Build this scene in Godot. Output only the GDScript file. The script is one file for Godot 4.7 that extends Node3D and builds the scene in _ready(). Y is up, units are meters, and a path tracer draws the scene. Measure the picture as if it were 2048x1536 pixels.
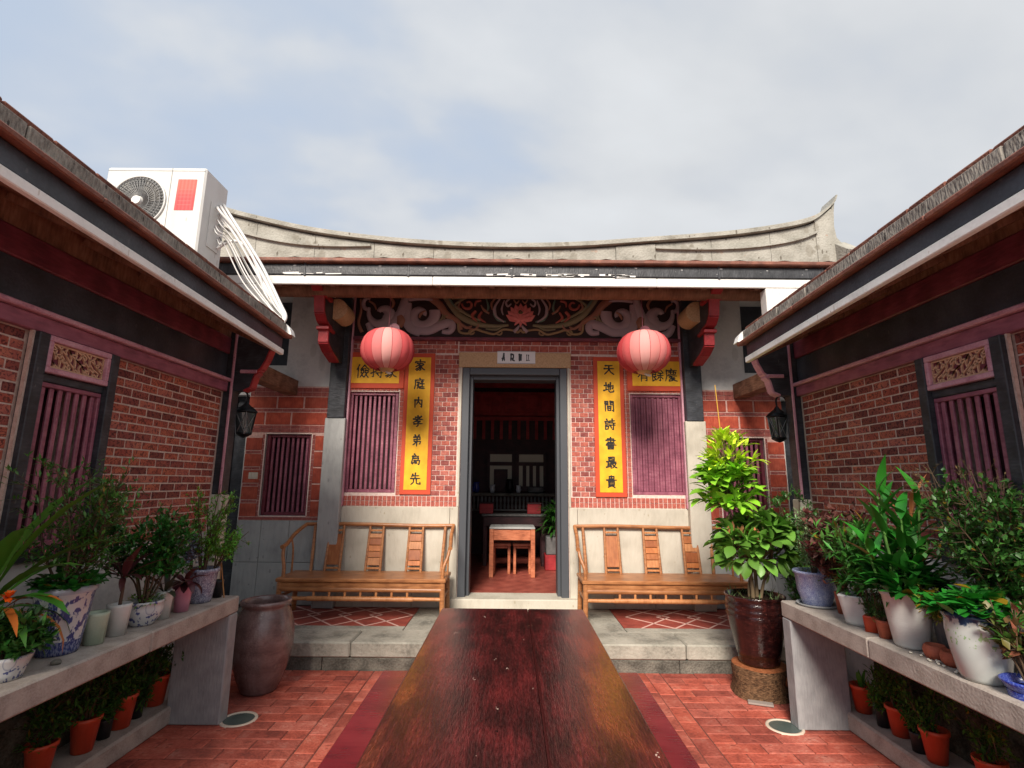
extends Node3D
# A courtyard of an old brick homestead: main hall in front, a wing on either side, a long table in the middle.

class MB:
	# collects triangles; every face is given counter-clockwise as seen from outside
	var st := SurfaceTool.new()
	var group := 0
	func _init() -> void:
		st.begin(Mesh.PRIMITIVE_TRIANGLES)
		st.set_smooth_group(-1)
	func flat() -> void:
		st.set_smooth_group(-1)
	func smooth() -> void:
		group += 1
		st.set_smooth_group(group)
	func tri(a: Vector3, b: Vector3, c: Vector3) -> void:
		st.add_vertex(a)
		st.add_vertex(c)
		st.add_vertex(b)
	func quad(a: Vector3, b: Vector3, c: Vector3, d: Vector3) -> void:
		tri(a, b, c)
		tri(a, c, d)
	func otri(a: Vector3, b: Vector3, c: Vector3, ctr: Vector3) -> void:
		if (b - a).cross(c - a).dot((a + b + c) / 3.0 - ctr) < 0.0:
			tri(a, c, b)
		else:
			tri(a, b, c)
	func uvquad(a: Vector3, b: Vector3, c: Vector3, d: Vector3, u0 := 0.0, u1 := 1.0, v0 := 0.0, v1 := 1.0) -> void:
		var p := [a, c, b, a, d, c]
		var u := [Vector2(u0, v1), Vector2(u1, v0), Vector2(u1, v1), Vector2(u0, v1), Vector2(u0, v0), Vector2(u1, v0)]
		for i in 6:
			st.set_uv(u[i])
			st.add_vertex(p[i])
	func box(c: Vector3, s: Vector3, bev := 0.0, b := Basis()) -> void:
		var h := s * 0.5
		if bev <= 0.0:
			for ax in 3:
				for sg in [-1.0, 1.0]:
					var n := Vector3.ZERO
					n[ax] = sg
					var u := Vector3.ZERO
					u[(ax + 1) % 3] = 1.0
					var v := Vector3.ZERO
					v[(ax + 2) % 3] = sg
					var o := n * h
					u *= h
					v *= h
					quad(c + b * (o - u - v), c + b * (o + u - v), c + b * (o + u + v), c + b * (o - u + v))
			return
		bev = minf(bev, minf(h.x, minf(h.y, h.z)) * 0.45)
		var pt := func(sx: float, sy: float, sz: float, ax: int) -> Vector3:
			var q := Vector3(sx * (h.x - bev), sy * (h.y - bev), sz * (h.z - bev))
			q[ax] = [sx * h.x, sy * h.y, sz * h.z][ax]
			return c + b * q
		for ax in 3:
			for sg in [-1.0, 1.0]:
				var q: Array[Vector3] = []
				for uv in [[-1.0, -1.0], [1.0, -1.0], [1.0, 1.0], [-1.0, 1.0]]:
					var t := Vector3.ZERO
					t[ax] = sg
					t[(ax + 1) % 3] = uv[0]
					t[(ax + 2) % 3] = uv[1]
					q.append(pt.call(t.x, t.y, t.z, ax))
				otri(q[0], q[1], q[2], c)
				otri(q[0], q[2], q[3], c)
		for ax in 3:
			var a1 := (ax + 1) % 3
			var a2 := (ax + 2) % 3
			for s1 in [-1.0, 1.0]:
				for s2 in [-1.0, 1.0]:
					var t0 := Vector3.ZERO
					t0[ax] = -1.0
					t0[a1] = s1
					t0[a2] = s2
					var t1 := t0
					t1[ax] = 1.0
					var p0: Vector3 = pt.call(t0.x, t0.y, t0.z, a1)
					var p1: Vector3 = pt.call(t1.x, t1.y, t1.z, a1)
					var p2: Vector3 = pt.call(t1.x, t1.y, t1.z, a2)
					var p3: Vector3 = pt.call(t0.x, t0.y, t0.z, a2)
					otri(p0, p1, p2, c)
					otri(p0, p2, p3, c)
		for sx in [-1.0, 1.0]:
			for sy in [-1.0, 1.0]:
				for sz in [-1.0, 1.0]:
					otri(pt.call(sx, sy, sz, 0), pt.call(sx, sy, sz, 1), pt.call(sx, sy, sz, 2), c)
	func span(x0: float, x1: float, y0: float, y1: float, z0: float, z1: float, bev := 0.0) -> void:
		box(Vector3(x0 + x1, y0 + y1, z0 + z1) * 0.5, Vector3(absf(x1 - x0), absf(y1 - y0), absf(z1 - z0)), bev)
	func bar(a: Vector3, b: Vector3, w: float, t: float, up := Vector3.UP, bev := 0.0) -> void:
		# a rectangular bar from a to b, t thick along up, w wide across
		var d := (b - a)
		var z := d.normalized()
		var x := up.cross(z)
		if x.length() < 0.01:
			x = Vector3.RIGHT.cross(z)
		x = x.normalized()
		box((a + b) * 0.5, Vector3(w, t, d.length()), bev, Basis(x, z.cross(x), z))
	func tube(pts: Array, r0: float, r1: float, sides := 6, caps := true, squash := 1.0) -> void:
		smooth()
		var n := pts.size()
		var rings: Array = []
		var side := Vector3.ZERO
		for i in n:
			var p: Vector3 = pts[i]
			var q: Vector3 = pts[mini(i + 1, n - 1)]
			var o: Vector3 = pts[maxi(i - 1, 0)]
			var d := (q - o).normalized()
			if side == Vector3.ZERO:
				side = d.cross(Vector3(0.31, 0.91, 0.27)).normalized()
			side = (side - d * side.dot(d)).normalized()
			var w := d.cross(side)
			var r := lerpf(r0, r1, float(i) / maxf(1.0, n - 1.0))
			var ring: Array[Vector3] = []
			for k in sides:
				var a := TAU * k / sides
				ring.append(p + side * cos(a) * r + w * sin(a) * r * squash)
			rings.append(ring)
		for i in n - 1:
			for k in sides:
				var k2 := (k + 1) % sides
				quad(rings[i][k], rings[i][k2], rings[i + 1][k2], rings[i + 1][k])
		if caps:
			flat()
			for k in range(1, sides - 1):
				tri(rings[0][0], rings[0][k + 1], rings[0][k])
				tri(rings[n - 1][0], rings[n - 1][k], rings[n - 1][k + 1])
	func lathe(prof: Array, at: Vector3, segs := 24, wob := 0.0, sd := 0.0, square := 0.0) -> void:
		# profile of (radius, height) from the bottom up along the outside
		smooth()
		var total := 0.0
		for i in prof.size() - 1:
			total += prof[i].distance_to(prof[i + 1])
		var run := 0.0
		for i in prof.size() - 1:
			var l: float = prof[i].distance_to(prof[i + 1])
			var v0 := 1.0 - run / total
			var v1 := 1.0 - (run + l) / total
			run += l
			for k in segs:
				var a0 := TAU * k / segs
				var a1 := TAU * (k + 1) / segs
				var p := [spin(prof[i], a0, at, wob, sd, square), spin(prof[i], a1, at, wob, sd, square), spin(prof[i + 1], a1, at, wob, sd, square), spin(prof[i + 1], a0, at, wob, sd, square)]
				var u0 := float(k) / segs
				var u1 := float(k + 1) / segs
				var uv := [Vector2(u0, v0), Vector2(u1, v0), Vector2(u1, v1), Vector2(u0, v1)]
				for j in [0, 1, 2, 0, 2, 3]:
					st.set_uv(uv[j])
					st.add_vertex(p[j])
	func spin(p: Vector2, a: float, at: Vector3, wob: float, sd: float, square: float) -> Vector3:
		var r := p.x * (1.0 + wob * (sin(a * 3.0 + sd + p.y * 9.0) + 0.6 * sin(a * 5.0 + sd * 2.0 - p.y * 14.0)))
		if square > 0.0:
			r *= lerpf(1.0, 1.0 / maxf(absf(cos(a)), absf(sin(a))), square)
		return at + Vector3(cos(a) * r, p.y, sin(a) * r)
	func prism(poly: PackedVector2Array, d: float, xf := Transform3D()) -> void:
		# outline in x-y, thickness d along z
		if Geometry2D.is_polygon_clockwise(poly):
			poly = poly.duplicate()
			poly.reverse()
		# Geometry2D counts y down: after this the outline runs clockwise there only if it needs no turn
		var area := 0.0
		for i in poly.size():
			var q := poly[(i + 1) % poly.size()]
			area += poly[i].x * q.y - q.x * poly[i].y
		if area < 0.0:
			poly = poly.duplicate()
			poly.reverse()
		var idx := Geometry2D.triangulate_polygon(poly)
		var h := d * 0.5
		for i in range(0, idx.size(), 3):
			var a := poly[idx[i]]
			var b := poly[idx[i + 1]]
			var c := poly[idx[i + 2]]
			if (b - a).cross(c - a) < 0.0:
				var t := b
				b = c
				c = t
			tri(xf * Vector3(a.x, a.y, h), xf * Vector3(b.x, b.y, h), xf * Vector3(c.x, c.y, h))
			tri(xf * Vector3(a.x, a.y, -h), xf * Vector3(c.x, c.y, -h), xf * Vector3(b.x, b.y, -h))
		for i in poly.size():
			var a := poly[i]
			var b := poly[(i + 1) % poly.size()]
			quad(xf * Vector3(a.x, a.y, -h), xf * Vector3(b.x, b.y, -h), xf * Vector3(b.x, b.y, h), xf * Vector3(a.x, a.y, h))
	func ribbon(pts: Array, w: Callable, d: float, xf: Transform3D) -> void:
		# a flat band in x-y along pts, w(t) wide, raised from z=0 to z=d with a slightly rounded top
		var n := pts.size()
		var rows: Array = []
		for i in n:
			var p: Vector2 = pts[i]
			var t: Vector2 = (pts[mini(i + 1, n - 1)] - pts[maxi(i - 1, 0)]).normalized()
			var nrm := Vector2(-t.y, t.x)
			var hw: float = w.call(float(i) / (n - 1.0)) * 0.5
			rows.append([xf * Vector3(p.x + nrm.x * hw, p.y + nrm.y * hw, 0), xf * Vector3(p.x + nrm.x * hw * 0.8, p.y + nrm.y * hw * 0.8, d * 0.8), xf * Vector3(p.x, p.y, d), xf * Vector3(p.x - nrm.x * hw * 0.8, p.y - nrm.y * hw * 0.8, d * 0.8), xf * Vector3(p.x - nrm.x * hw, p.y - nrm.y * hw, 0)])
		smooth()
		for i in n - 1:
			for k in 4:
				var mid := (rows[i][2] as Vector3) - xf.basis.z * d * 3.0
				otri(rows[i][k], rows[i][k + 1], rows[i + 1][k + 1], mid)
				otri(rows[i][k], rows[i + 1][k + 1], rows[i + 1][k], mid)
	func leaf(p: Vector3, dir: Vector3, up: Vector3, l: float, w: float, bend: float, c: Color, segs := 3, shape := 0, fold := 0.25) -> void:
		var y := dir.normalized()
		var x := y.cross(up)
		if x.length() < 0.05:
			x = y.cross(Vector3(0.7, 0.2, 0.6))
		x = x.normalized()
		var z := x.cross(y)
		st.set_color(c)
		smooth()
		var pl := Vector3.ZERO
		var pm := Vector3.ZERO
		var pr := Vector3.ZERO
		for i in segs + 1:
			var t := float(i) / segs
			var a := bend * t
			var s := sin(a) / bend * l if absf(bend) > 0.01 else t * l
			var h := (1.0 - cos(a)) / bend * l if absf(bend) > 0.01 else 0.0
			var m := p + y * s - z * h
			var hw := 0.0
			match shape:
				0: hw = w * 0.5 * pow(sin(PI * minf(1.0, t * 0.96 + 0.02)), 0.75)
				1: hw = w * 0.5 * sin(PI * pow(t, 0.62))
				2: hw = w * 0.5 * sin(PI * pow(t, 1.35))
				3: hw = w * 0.5 * pow(maxf(0.0, 1.0 - t), 0.55) * minf(1.0, t * 6.0 + 0.35)
			var nz := (z * cos(a) + y * sin(a)) * hw * fold
			var l1 := m - x * hw + nz
			var r1 := m + x * hw + nz
			if i > 0:
				quad(pl, pm, m, l1)
				quad(pm, pr, r1, m)
			pl = l1
			pm = m
			pr = r1
	func done() -> ArrayMesh:
		st.generate_normals()
		return st.commit()

var M := {}
var used := {}
var cache := {}
var rng := RandomNumberGenerator.new()


func numbered(called: String) -> String:
	if not used.has(called):
		used[called] = 0
		return called
	used[called] += 1
	return "%s_%03d" % [called, used[called]]


func tag(o: Node3D, label: String, category: String, group := "") -> void:
	o.set_meta("label", label)
	o.set_meta("category", category)
	if group != "":
		o.set_meta("group", group)


func thing(called: String, label: String, category: String, at := Vector3.ZERO, turn := 0.0, group := "") -> Node3D:
	var o := Node3D.new()
	o.name = numbered(called)
	o.position = at
	o.rotation.y = turn
	add_child(o)
	tag(o, label, category, group)
	return o


func part(called: String, mesh: Mesh, mat: Material, parent: Node3D, at := Vector3.ZERO, b := Basis()) -> MeshInstance3D:
	var o := MeshInstance3D.new()
	var key := "n_" + called
	var k: int = parent.get_meta(key) if parent.has_meta(key) else 0
	o.name = called if k == 0 else "%s_%03d" % [called, k]
	parent.set_meta(key, k + 1)
	o.mesh = mesh
	if mat != null:
		o.material_override = mat
	o.transform = Transform3D(b, at)
	parent.add_child(o)
	return o


func wpart(called: String, mb: MB, mat: Material, root: Node3D) -> MeshInstance3D:
	# a part whose shape is given in the scene's own coordinates
	return part(called, mb.done(), mat, root, -root.position)


func struct(called: String, mesh: Mesh, mat: Material, at := Vector3.ZERO) -> MeshInstance3D:
	var o := MeshInstance3D.new()
	o.name = numbered(called)
	o.mesh = mesh
	o.material_override = mat
	o.position = at
	o.set_meta("kind", "structure")
	add_child(o)
	return o


func strip_counts(n: Node) -> void:
	for m in n.get_meta_list():
		if String(m).begins_with("n_"):
			n.remove_meta(m)
	for c in n.get_children():
		strip_counts(c)


func cbox(s: Vector3, bev: float) -> ArrayMesh:
	var key := "%v_%f" % [s, bev]
	if not cache.has(key):
		var m := MB.new()
		m.box(Vector3.ZERO, s, bev)
		cache[key] = m.done()
	return cache[key]


func holes(mb: MB, along_x: bool, a0: float, a1: float, y0: float, y1: float, d0: float, d1: float, rects: Array) -> void:
	# a wall from a0 to a1 (x or z) with openings [a0, a1, y0, y1], d0..d1 thick
	var us: Array[float] = [a0, a1]
	var vs: Array[float] = [y0, y1]
	for r in rects:
		us.append_array([clampf(r[0], a0, a1), clampf(r[1], a0, a1)])
		vs.append_array([clampf(r[2], y0, y1), clampf(r[3], y0, y1)])
	us.sort()
	vs.sort()
	for i in us.size() - 1:
		if us[i + 1] - us[i] < 0.0005:
			continue
		var uc := (us[i] + us[i + 1]) * 0.5
		var from := -1.0
		for j in vs.size() - 1:
			if vs[j + 1] - vs[j] < 0.0005:
				continue
			var vc := (vs[j] + vs[j + 1]) * 0.5
			var open := false
			for r in rects:
				if uc > r[0] and uc < r[1] and vc > r[2] and vc < r[3]:
					open = true
			if open:
				continue
			if along_x:
				mb.span(us[i], us[i + 1], vs[j], vs[j + 1], d0, d1)
			else:
				mb.span(d0, d1, vs[j], vs[j + 1], us[i], us[i + 1])


func noise8(sz: int, freq: float, oct: int, sd: int, sx := 1, sy := 1, kind := FastNoiseLite.TYPE_SIMPLEX_SMOOTH) -> PackedByteArray:
	var n := FastNoiseLite.new()
	n.seed = sd
	n.noise_type = kind
	n.frequency = freq
	n.fractal_octaves = oct
	var im := n.get_seamless_image(sz / sx, sz / sy)
	im.convert(Image.FORMAT_L8)
	if sx > 1 or sy > 1:
		im.resize(sz, sz, Image.INTERPOLATE_CUBIC)
	return im.get_data()


func lin(r: float, g: float, b: float) -> Color:
	return Color(r / 255.0, g / 255.0, b / 255.0).srgb_to_linear()


func c8(r: float, g: float, b: float) -> Color:
	return Color(r / 255.0, g / 255.0, b / 255.0)


func surface(key: String, size_m: float, layers: Array, stops: Array, rough: float, bump := 0.0, spec := 0.5, sz := 512, specks: Array = []) -> StandardMaterial3D:
	# layers: [frequency, octaves, weight, stretch x, stretch y]; stops: colours from low to high noise
	var data: Array = []
	var wts: Array[float] = []
	for i in layers.size():
		var l: Array = layers[i]
		data.append(noise8(sz, l[0], l[1], hash(key) % 9000 + i * 37, l[3] if l.size() > 3 else 1, l[4] if l.size() > 4 else 1))
		wts.append(l[2])
	var lut := PackedByteArray()
	lut.resize(768)
	for i in 256:
		var f := i / 255.0 * (stops.size() - 1)
		var k := mini(int(f), stops.size() - 2)
		var c: Color = (stops[k] as Color).lerp(stops[k + 1], f - k)
		lut[i * 3] = int(c.r * 255)
		lut[i * 3 + 1] = int(c.g * 255)
		lut[i * 3 + 2] = int(c.b * 255)
	var n := sz * sz
	var rgb := PackedByteArray()
	rgb.resize(n * 3)
	var d0: PackedByteArray = data[0]
	var d1: PackedByteArray = data[1] if data.size() > 1 else data[0]
	var d2: PackedByteArray = data[2] if data.size() > 2 else data[0]
	var w0 := wts[0]
	var w1 := wts[1] if data.size() > 1 else 0.0
	var w2 := wts[2] if data.size() > 2 else 0.0
	var off := 127.5 - 127.5 * (w0 + w1 + w2)
	for i in n:
		var v := clampi(int(d0[i] * w0 + d1[i] * w1 + d2[i] * w2 + off), 0, 255)
		v *= 3
		var j := i * 3
		rgb[j] = lut[v]
		rgb[j + 1] = lut[v + 1]
		rgb[j + 2] = lut[v + 2]
	if specks.size() > 0:
		# [how many, least size, most size, colour]: chips and stains with a shape of their own
		var r := RandomNumberGenerator.new()
		r.seed = hash(key) + 5
		for s in specks:
			var c: Color = s[3]
			for k in int(s[0]):
				var cx := r.randi_range(4, sz - 5)
				var cy := r.randi_range(4, sz - 5)
				var rx := r.randf_range(s[1], s[2])
				var ry: float = rx * r.randf_range(0.5, 1.5) * (s[4] if s.size() > 4 else 1.0)
				for y in range(maxi(0, int(cy - ry)), mini(sz, int(cy + ry) + 1)):
					for x in range(maxi(0, int(cx - rx)), mini(sz, int(cx + rx) + 1)):
						var e := pow((x - cx) / maxf(rx, 0.5), 2) + pow((y - cy) / maxf(ry, 0.5), 2) + (r.randf() - 0.5) * 0.7
						if e < 1.0:
							var j := (y * sz + x) * 3
							var m: float = s[5] if s.size() > 5 else 1.0
							rgb[j] = int(lerpf(rgb[j], c.r * 255, m))
							rgb[j + 1] = int(lerpf(rgb[j + 1], c.g * 255, m))
							rgb[j + 2] = int(lerpf(rgb[j + 2], c.b * 255, m))
	var m := StandardMaterial3D.new()
	m.albedo_texture = ImageTexture.create_from_image(Image.create_from_data(sz, sz, false, Image.FORMAT_RGB8, rgb))
	m.roughness = rough
	m.metallic_specular = spec
	if bump != 0.0:
		m.heightmap_enabled = true
		m.heightmap_scale = bump
		m.heightmap_texture = relief(layers[1] if layers.size() > 1 else layers[0])
	m.uv1_triplanar = true
	m.uv1_world_triplanar = true
	m.uv1_scale = Vector3.ONE / size_m
	M[key] = m
	return m


func relief(l: Array) -> ImageTexture:
	# a few height textures shared by all surfaces
	var sx: int = l[3] if l.size() > 3 else 1
	var sy: int = l[4] if l.size() > 4 else 1
	var f := 0.03 if l[0] < 0.05 else 0.09
	var key := "relief_%d_%d_%f" % [mini(sx, 4), mini(sy, 4), f]
	if not cache.has(key):
		cache[key] = ImageTexture.create_from_image(Image.create_from_data(512, 512, false, Image.FORMAT_L8, noise8(512, f, 5, 99, mini(sx, 4), mini(sy, 4))))
	return cache[key]


func tinted(key: String, from: String, c: Color, offset := Vector3.ZERO, rough := -1.0) -> StandardMaterial3D:
	var m: StandardMaterial3D = M[from].duplicate()
	m.albedo_color = c
	m.uv1_offset = offset
	if rough >= 0.0:
		m.roughness = rough
	M[key] = m
	return m


func plain(key: String, c: Color, rough: float, metal := 0.0, spec := 0.5) -> StandardMaterial3D:
	var m := StandardMaterial3D.new()
	m.albedo_color = c
	m.roughness = rough
	m.metallic = metal
	m.metallic_specular = spec
	M[key] = m
	return m


func picture(key: String, im: Image, rough: float, spec := 0.5) -> StandardMaterial3D:
	var m := StandardMaterial3D.new()
	m.albedo_texture = ImageTexture.create_from_image(im)
	m.roughness = rough
	m.metallic_specular = spec
	M[key] = m
	return m


func bez(a: Vector3, b: Vector3, c: Vector3, d: Vector3, n := 10) -> Array:
	var out: Array = []
	for i in n + 1:
		out.append(a.bezier_interpolate(b, c, d, float(i) / n))
	return out


func catmull(p: Array, per := 6) -> Array:
	var out: Array = []
	for i in p.size() - 1:
		var a = p[maxi(i - 1, 0)]
		var b = p[i]
		var c = p[i + 1]
		var d = p[mini(i + 2, p.size() - 1)]
		for k in per:
			out.append(b.cubic_interpolate(c, a, d, float(k) / per))
	out.append(p[-1])
	return out


func _ready() -> void:
	rng.seed = 41
	# camera
	var cam := Camera3D.new()
	cam.name = "camera"
	cam.fov = rad_to_deg(2.0 * atan(768.0 / 1040.0))
	cam.position = Vector3(0, 1.48, 0)
	cam.basis = Basis(Vector3.RIGHT, deg_to_rad(10.73)) * Basis(Vector3.BACK, deg_to_rad(0.5))
	cam.near = 0.05
	cam.far = 600.0
	add_child(cam)
	cam.current = true
	# sky, sun, exposure
	var env := Environment.new()
	env.background_mode = Environment.BG_SKY
	env.tonemap_mode = Environment.TONE_MAPPER_LINEAR
	env.tonemap_exposure = 2.5
	env.ambient_light_source = Environment.AMBIENT_SOURCE_SKY
	env.sdfgi_enabled = true
	env.ssao_enabled = true
	env.ssil_enabled = true
	var sky := Sky.new()
	var pano := PanoramaSkyMaterial.new()
	pano.panorama = sky_picture(0.432)
	sky.sky_material = pano
	env.sky = sky
	env.background_energy_multiplier = 1.0
	var we := WorldEnvironment.new()
	we.name = "world_environment"
	we.environment = env
	add_child(we)
	var sun := DirectionalLight3D.new()
	sun.name = "hazy_sun"
	sun.light_color = Color(1.0, 0.955, 0.90)
	sun.light_energy = 0.75
	sun.light_angular_distance = 20.0
	sun.shadow_enabled = true
	sun.look_at_from_position(Vector3(-1.5, 5.5, 7.0), Vector3.ZERO, Vector3.UP)
	add_child(sun)
	make_materials()
	ground()
	main_hall()
	hall_inside()
	wing(-1.0, "wing_building", "left brick wing with the air conditioner on its roof")
	wing(1.0, "wing_building", "right brick wing with the glazed tree pot before its end")
	on_the_wall()
	on_the_roof()
	furniture()
	shelves()
	pots()
	strip_counts(self)


func sky_picture(k: float) -> ImageTexture:
	# thin broken cloud: bluer gaps to the left, a whiter sheet to the right
	var w := 1536
	var h := 768
	var big := FastNoiseLite.new()
	big.seed = 11
	big.noise_type = FastNoiseLite.TYPE_SIMPLEX_SMOOTH
	big.frequency = 1.0
	big.fractal_octaves = 4
	var fine := FastNoiseLite.new()
	fine.seed = 23
	fine.noise_type = FastNoiseLite.TYPE_SIMPLEX_SMOOTH
	fine.frequency = 2.6
	fine.fractal_octaves = 7
	var px := PackedFloat32Array()
	px.resize(w * h * 3)
	var half := h / 2 + 24
	var blue := c8(183, 197, 217).srgb_to_linear()
	var grey := c8(200, 206, 215).srgb_to_linear()
	var white := c8(210, 213, 217).srgb_to_linear()
	for y in half:
		var el := PI * 0.5 - PI * (y + 0.5) / h
		var up := sin(el)
		var ce := cos(el)
		for x in w:
			var az := TAU * ((x + 0.5) / w - 0.5)
			var dx := -sin(az) * ce
			var dz := -cos(az) * ce
			# project on a cloud sheet so that streaks run and narrow with distance
			var s := 1.0 / (absf(up) + 0.32)
			var px_ := dx * s
			var pz := dz * s
			var a := big.get_noise_3d(px_ * 0.8 + pz * 0.35, 3.7, pz * 0.55 - px_ * 0.25)
			var b := fine.get_noise_3d(px_ * 0.55 + pz * 0.6, 9.1, pz * 1.0 - px_ * 0.5)
			var cover := clampf(0.46 + dx * 0.55 + a * 0.50 + b * 0.62, 0.0, 1.0)
			cover = cover * cover * (3.0 - 2.0 * cover)
			var c := blue.lerp(grey, minf(1.0, cover * 1.5)).lerp(white, maxf(0.0, cover * 1.6 - 0.6))
			var f := k * (1.0 + 0.13 * b * cover + 0.03 * a)
			var i := (y * w + x) * 3
			px[i] = c.r * f
			px[i + 1] = c.g * f
			px[i + 2] = c.b * f
	var low := c8(150, 145, 138).srgb_to_linear()
	for y in range(half, h):
		for x in range(0, w):
			var i := (y * w + x) * 3
			px[i] = low.r * k * 0.5
			px[i + 1] = low.g * k * 0.5
			px[i + 2] = low.b * k * 0.5
	var im := Image.create_from_data(w, h, false, Image.FORMAT_RGBF, px.to_byte_array())
	return ImageTexture.create_from_image(im)


func make_materials() -> void:
	# brick with the dark slanting fire marks of this kind of wall
	brick_texture("wing_brick", 0.62, c8(190, 118, 98), c8(162, 92, 84), c8(92, 54, 56), true)
	for i in 5:
		tinted("wing_brick_%d" % i, "wing_brick", [c8(255, 250, 246), c8(212, 194, 198), c8(255, 236, 216), c8(182, 166, 172), c8(240, 214, 204)][i], Vector3(i * 0.23, i * 0.37, i * 0.41))
	surface("hall_brick", 0.5, [[0.02, 3, 0.8], [0.12, 3, 0.5]], [c8(148, 86, 82), c8(184, 114, 102), c8(206, 142, 124)], 0.85, 0.25)
	for i in 4:
		tinted("hall_brick_%d" % i, "hall_brick", [c8(255, 244, 240), c8(214, 190, 196), c8(244, 214, 206), c8(190, 164, 172)][i], Vector3(i * 0.3, i * 0.17, i * 0.4))
	surface("red_tile", 0.7, [[0.01, 3, 0.9], [0.08, 3, 0.5, 1, 6]], [c8(142, 60, 44), c8(170, 76, 54), c8(190, 100, 76)], 0.8, 0.15)
	for i in 3:
		tinted("red_tile_%d" % i, "red_tile", [c8(255, 255, 255), c8(232, 218, 218), c8(255, 236, 226)][i], Vector3(i * 0.3, i * 0.21, i * 0.4))
	surface("bay_mortar", 0.6, [[0.03, 4, 0.8], [0.2, 2, 0.4]], [c8(176, 134, 126), c8(204, 166, 156), c8(220, 188, 178)], 0.95, 0.2)
	surface("mortar", 0.6, [[0.03, 4, 0.8], [0.2, 2, 0.4]], [c8(200, 172, 164), c8(222, 200, 190), c8(232, 216, 206)], 0.95, 0.2)
	surface("wing_mortar", 0.6, [[0.03, 4, 0.8], [0.2, 2, 0.4]], [c8(166, 142, 132), c8(196, 174, 162), c8(212, 194, 184)], 0.95, 0.2)
	surface("paving", 0.9, [[0.008, 4, 1.0], [0.06, 4, 0.6], [0.3, 2, 0.25]], [c8(134, 72, 62), c8(166, 86, 72), c8(186, 102, 86), c8(196, 128, 112)], 0.78, 0.3, 0.4, 512, [[40, 2, 9, c8(120, 58, 50), 0.6, 0.5], [26, 1, 3, c8(196, 150, 136), 1.0, 0.6]])
	for i in 5:
		tinted("paving_%d" % i, "paving", [c8(255, 255, 255), c8(232, 226, 224), c8(255, 236, 228), c8(214, 200, 200), c8(246, 226, 216)][i], Vector3(i * 0.31, 0, i * 0.43))
	surface("paving_joint", 0.5, [[0.05, 3, 0.9]], [c8(84, 50, 44), c8(120, 70, 58)], 0.95)
	surface("stone", 1.4, [[0.008, 4, 0.8], [0.07, 4, 0.35], [0.35, 2, 0.3]], [c8(104, 102, 94), c8(150, 147, 136), c8(170, 166, 154), c8(182, 178, 166)], 0.88, 0.3, 0.4, 512, [[40, 1, 3, c8(104, 102, 94), 1.0, 0.5], [12, 6, 22, c8(124, 120, 108), 1.6, 0.3]])
	surface("dark_stone", 1.0, [[0.01, 4, 1.0], [0.09, 4, 0.6]], [c8(70, 68, 62), c8(104, 101, 93), c8(132, 128, 117)], 0.92, 0.5, 0.4)
	surface("cream_stone", 1.4, [[0.006, 4, 0.7], [0.05, 4, 0.25, 1, 4], [0.3, 2, 0.15]], [c8(168, 162, 148), c8(192, 186, 172), c8(204, 199, 186)], 0.85, 0.25, 0.4, 512, [[50, 1, 3, c8(150, 138, 112), 1.5, 0.5]])
	surface("grey_dado", 1.4, [[0.006, 4, 0.7], [0.05, 4, 0.3, 1, 4], [0.3, 2, 0.2]], [c8(132, 134, 134), c8(164, 166, 165), c8(182, 183, 180)], 0.85, 0.25, 0.4, 512, [[40, 1, 4, c8(120, 122, 120), 1.5, 0.5]])
	surface("concrete", 0.8, [[0.01, 4, 0.8], [0.12, 4, 0.5], [0.4, 2, 0.5]], [c8(140, 130, 122), c8(170, 160, 151), c8(184, 175, 166)], 0.85, 0.12, 0.4, 512, [[60, 1, 3, c8(128, 118, 110), 1.0, 0.6], [10, 8, 24, c8(150, 138, 126), 1.0, 0.3]])
	surface("grey_concrete", 0.8, [[0.01, 4, 0.7], [0.12, 3, 0.4, 1, 8], [0.4, 2, 0.3]], [c8(132, 133, 134), c8(152, 153, 154), c8(168, 169, 169)], 0.85, 0.15, 0.4)
	surface("white_plaster", 1.6, [[0.006, 4, 0.9], [0.06, 4, 0.4]], [c8(182, 184, 184), c8(204, 205, 203), c8(214, 214, 210)], 0.92, 0.15, 0.3, 512, [[26, 2, 12, c8(176, 176, 172), 2.0, 0.4]])
	surface("ridge_cement", 1.9, [[0.008, 4, 0.8], [0.08, 4, 0.3], [0.3, 3, 0.2]], [c8(112, 110, 102), c8(146, 144, 135), c8(164, 162, 153), c8(176, 174, 165)], 0.9, 0.6, 0.4, 512, [[60, 1, 4, c8(78, 72, 62), 2.2, 0.6], [26, 4, 16, c8(116, 110, 98), 1.4, 0.35], [12, 3, 9, c8(160, 116, 96), 0.7, 0.35]])
	surface("verge_cement", 0.7, [[0.01, 4, 0.6], [0.1, 4, 0.5, 1, 4], [0.3, 3, 0.4]], [c8(66, 62, 58), c8(118, 113, 106), c8(150, 145, 136), c8(170, 164, 152)], 0.92, 0.6, 0.4, 512, [[60, 1, 5, c8(44, 40, 38), 3.0, 0.7]])
	surface("rust_tile", 0.7, [[0.012, 4, 1.0], [0.1, 4, 0.5]], [c8(76, 48, 40), c8(118, 74, 60), c8(150, 104, 86)], 0.8, 0.3, 0.4)
	surface("copper_edge", 0.8, [[0.01, 4, 0.9, 1, 1], [0.1, 3, 0.4, 1, 1]], [c8(88, 54, 44), c8(126, 78, 62), c8(156, 106, 86)], 0.6, 0.15, 0.5)
	surface("white_paint", 1.2, [[0.01, 4, 0.7], [0.1, 3, 0.4]], [c8(206, 205, 200), c8(226, 225, 221), c8(234, 233, 230)], 0.55, 0.08, 0.5, 512, [[16, 1, 3, c8(160, 154, 146), 1.0, 0.6], [40, 1, 3, c8(186, 182, 174), 5.0, 0.4]])
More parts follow.
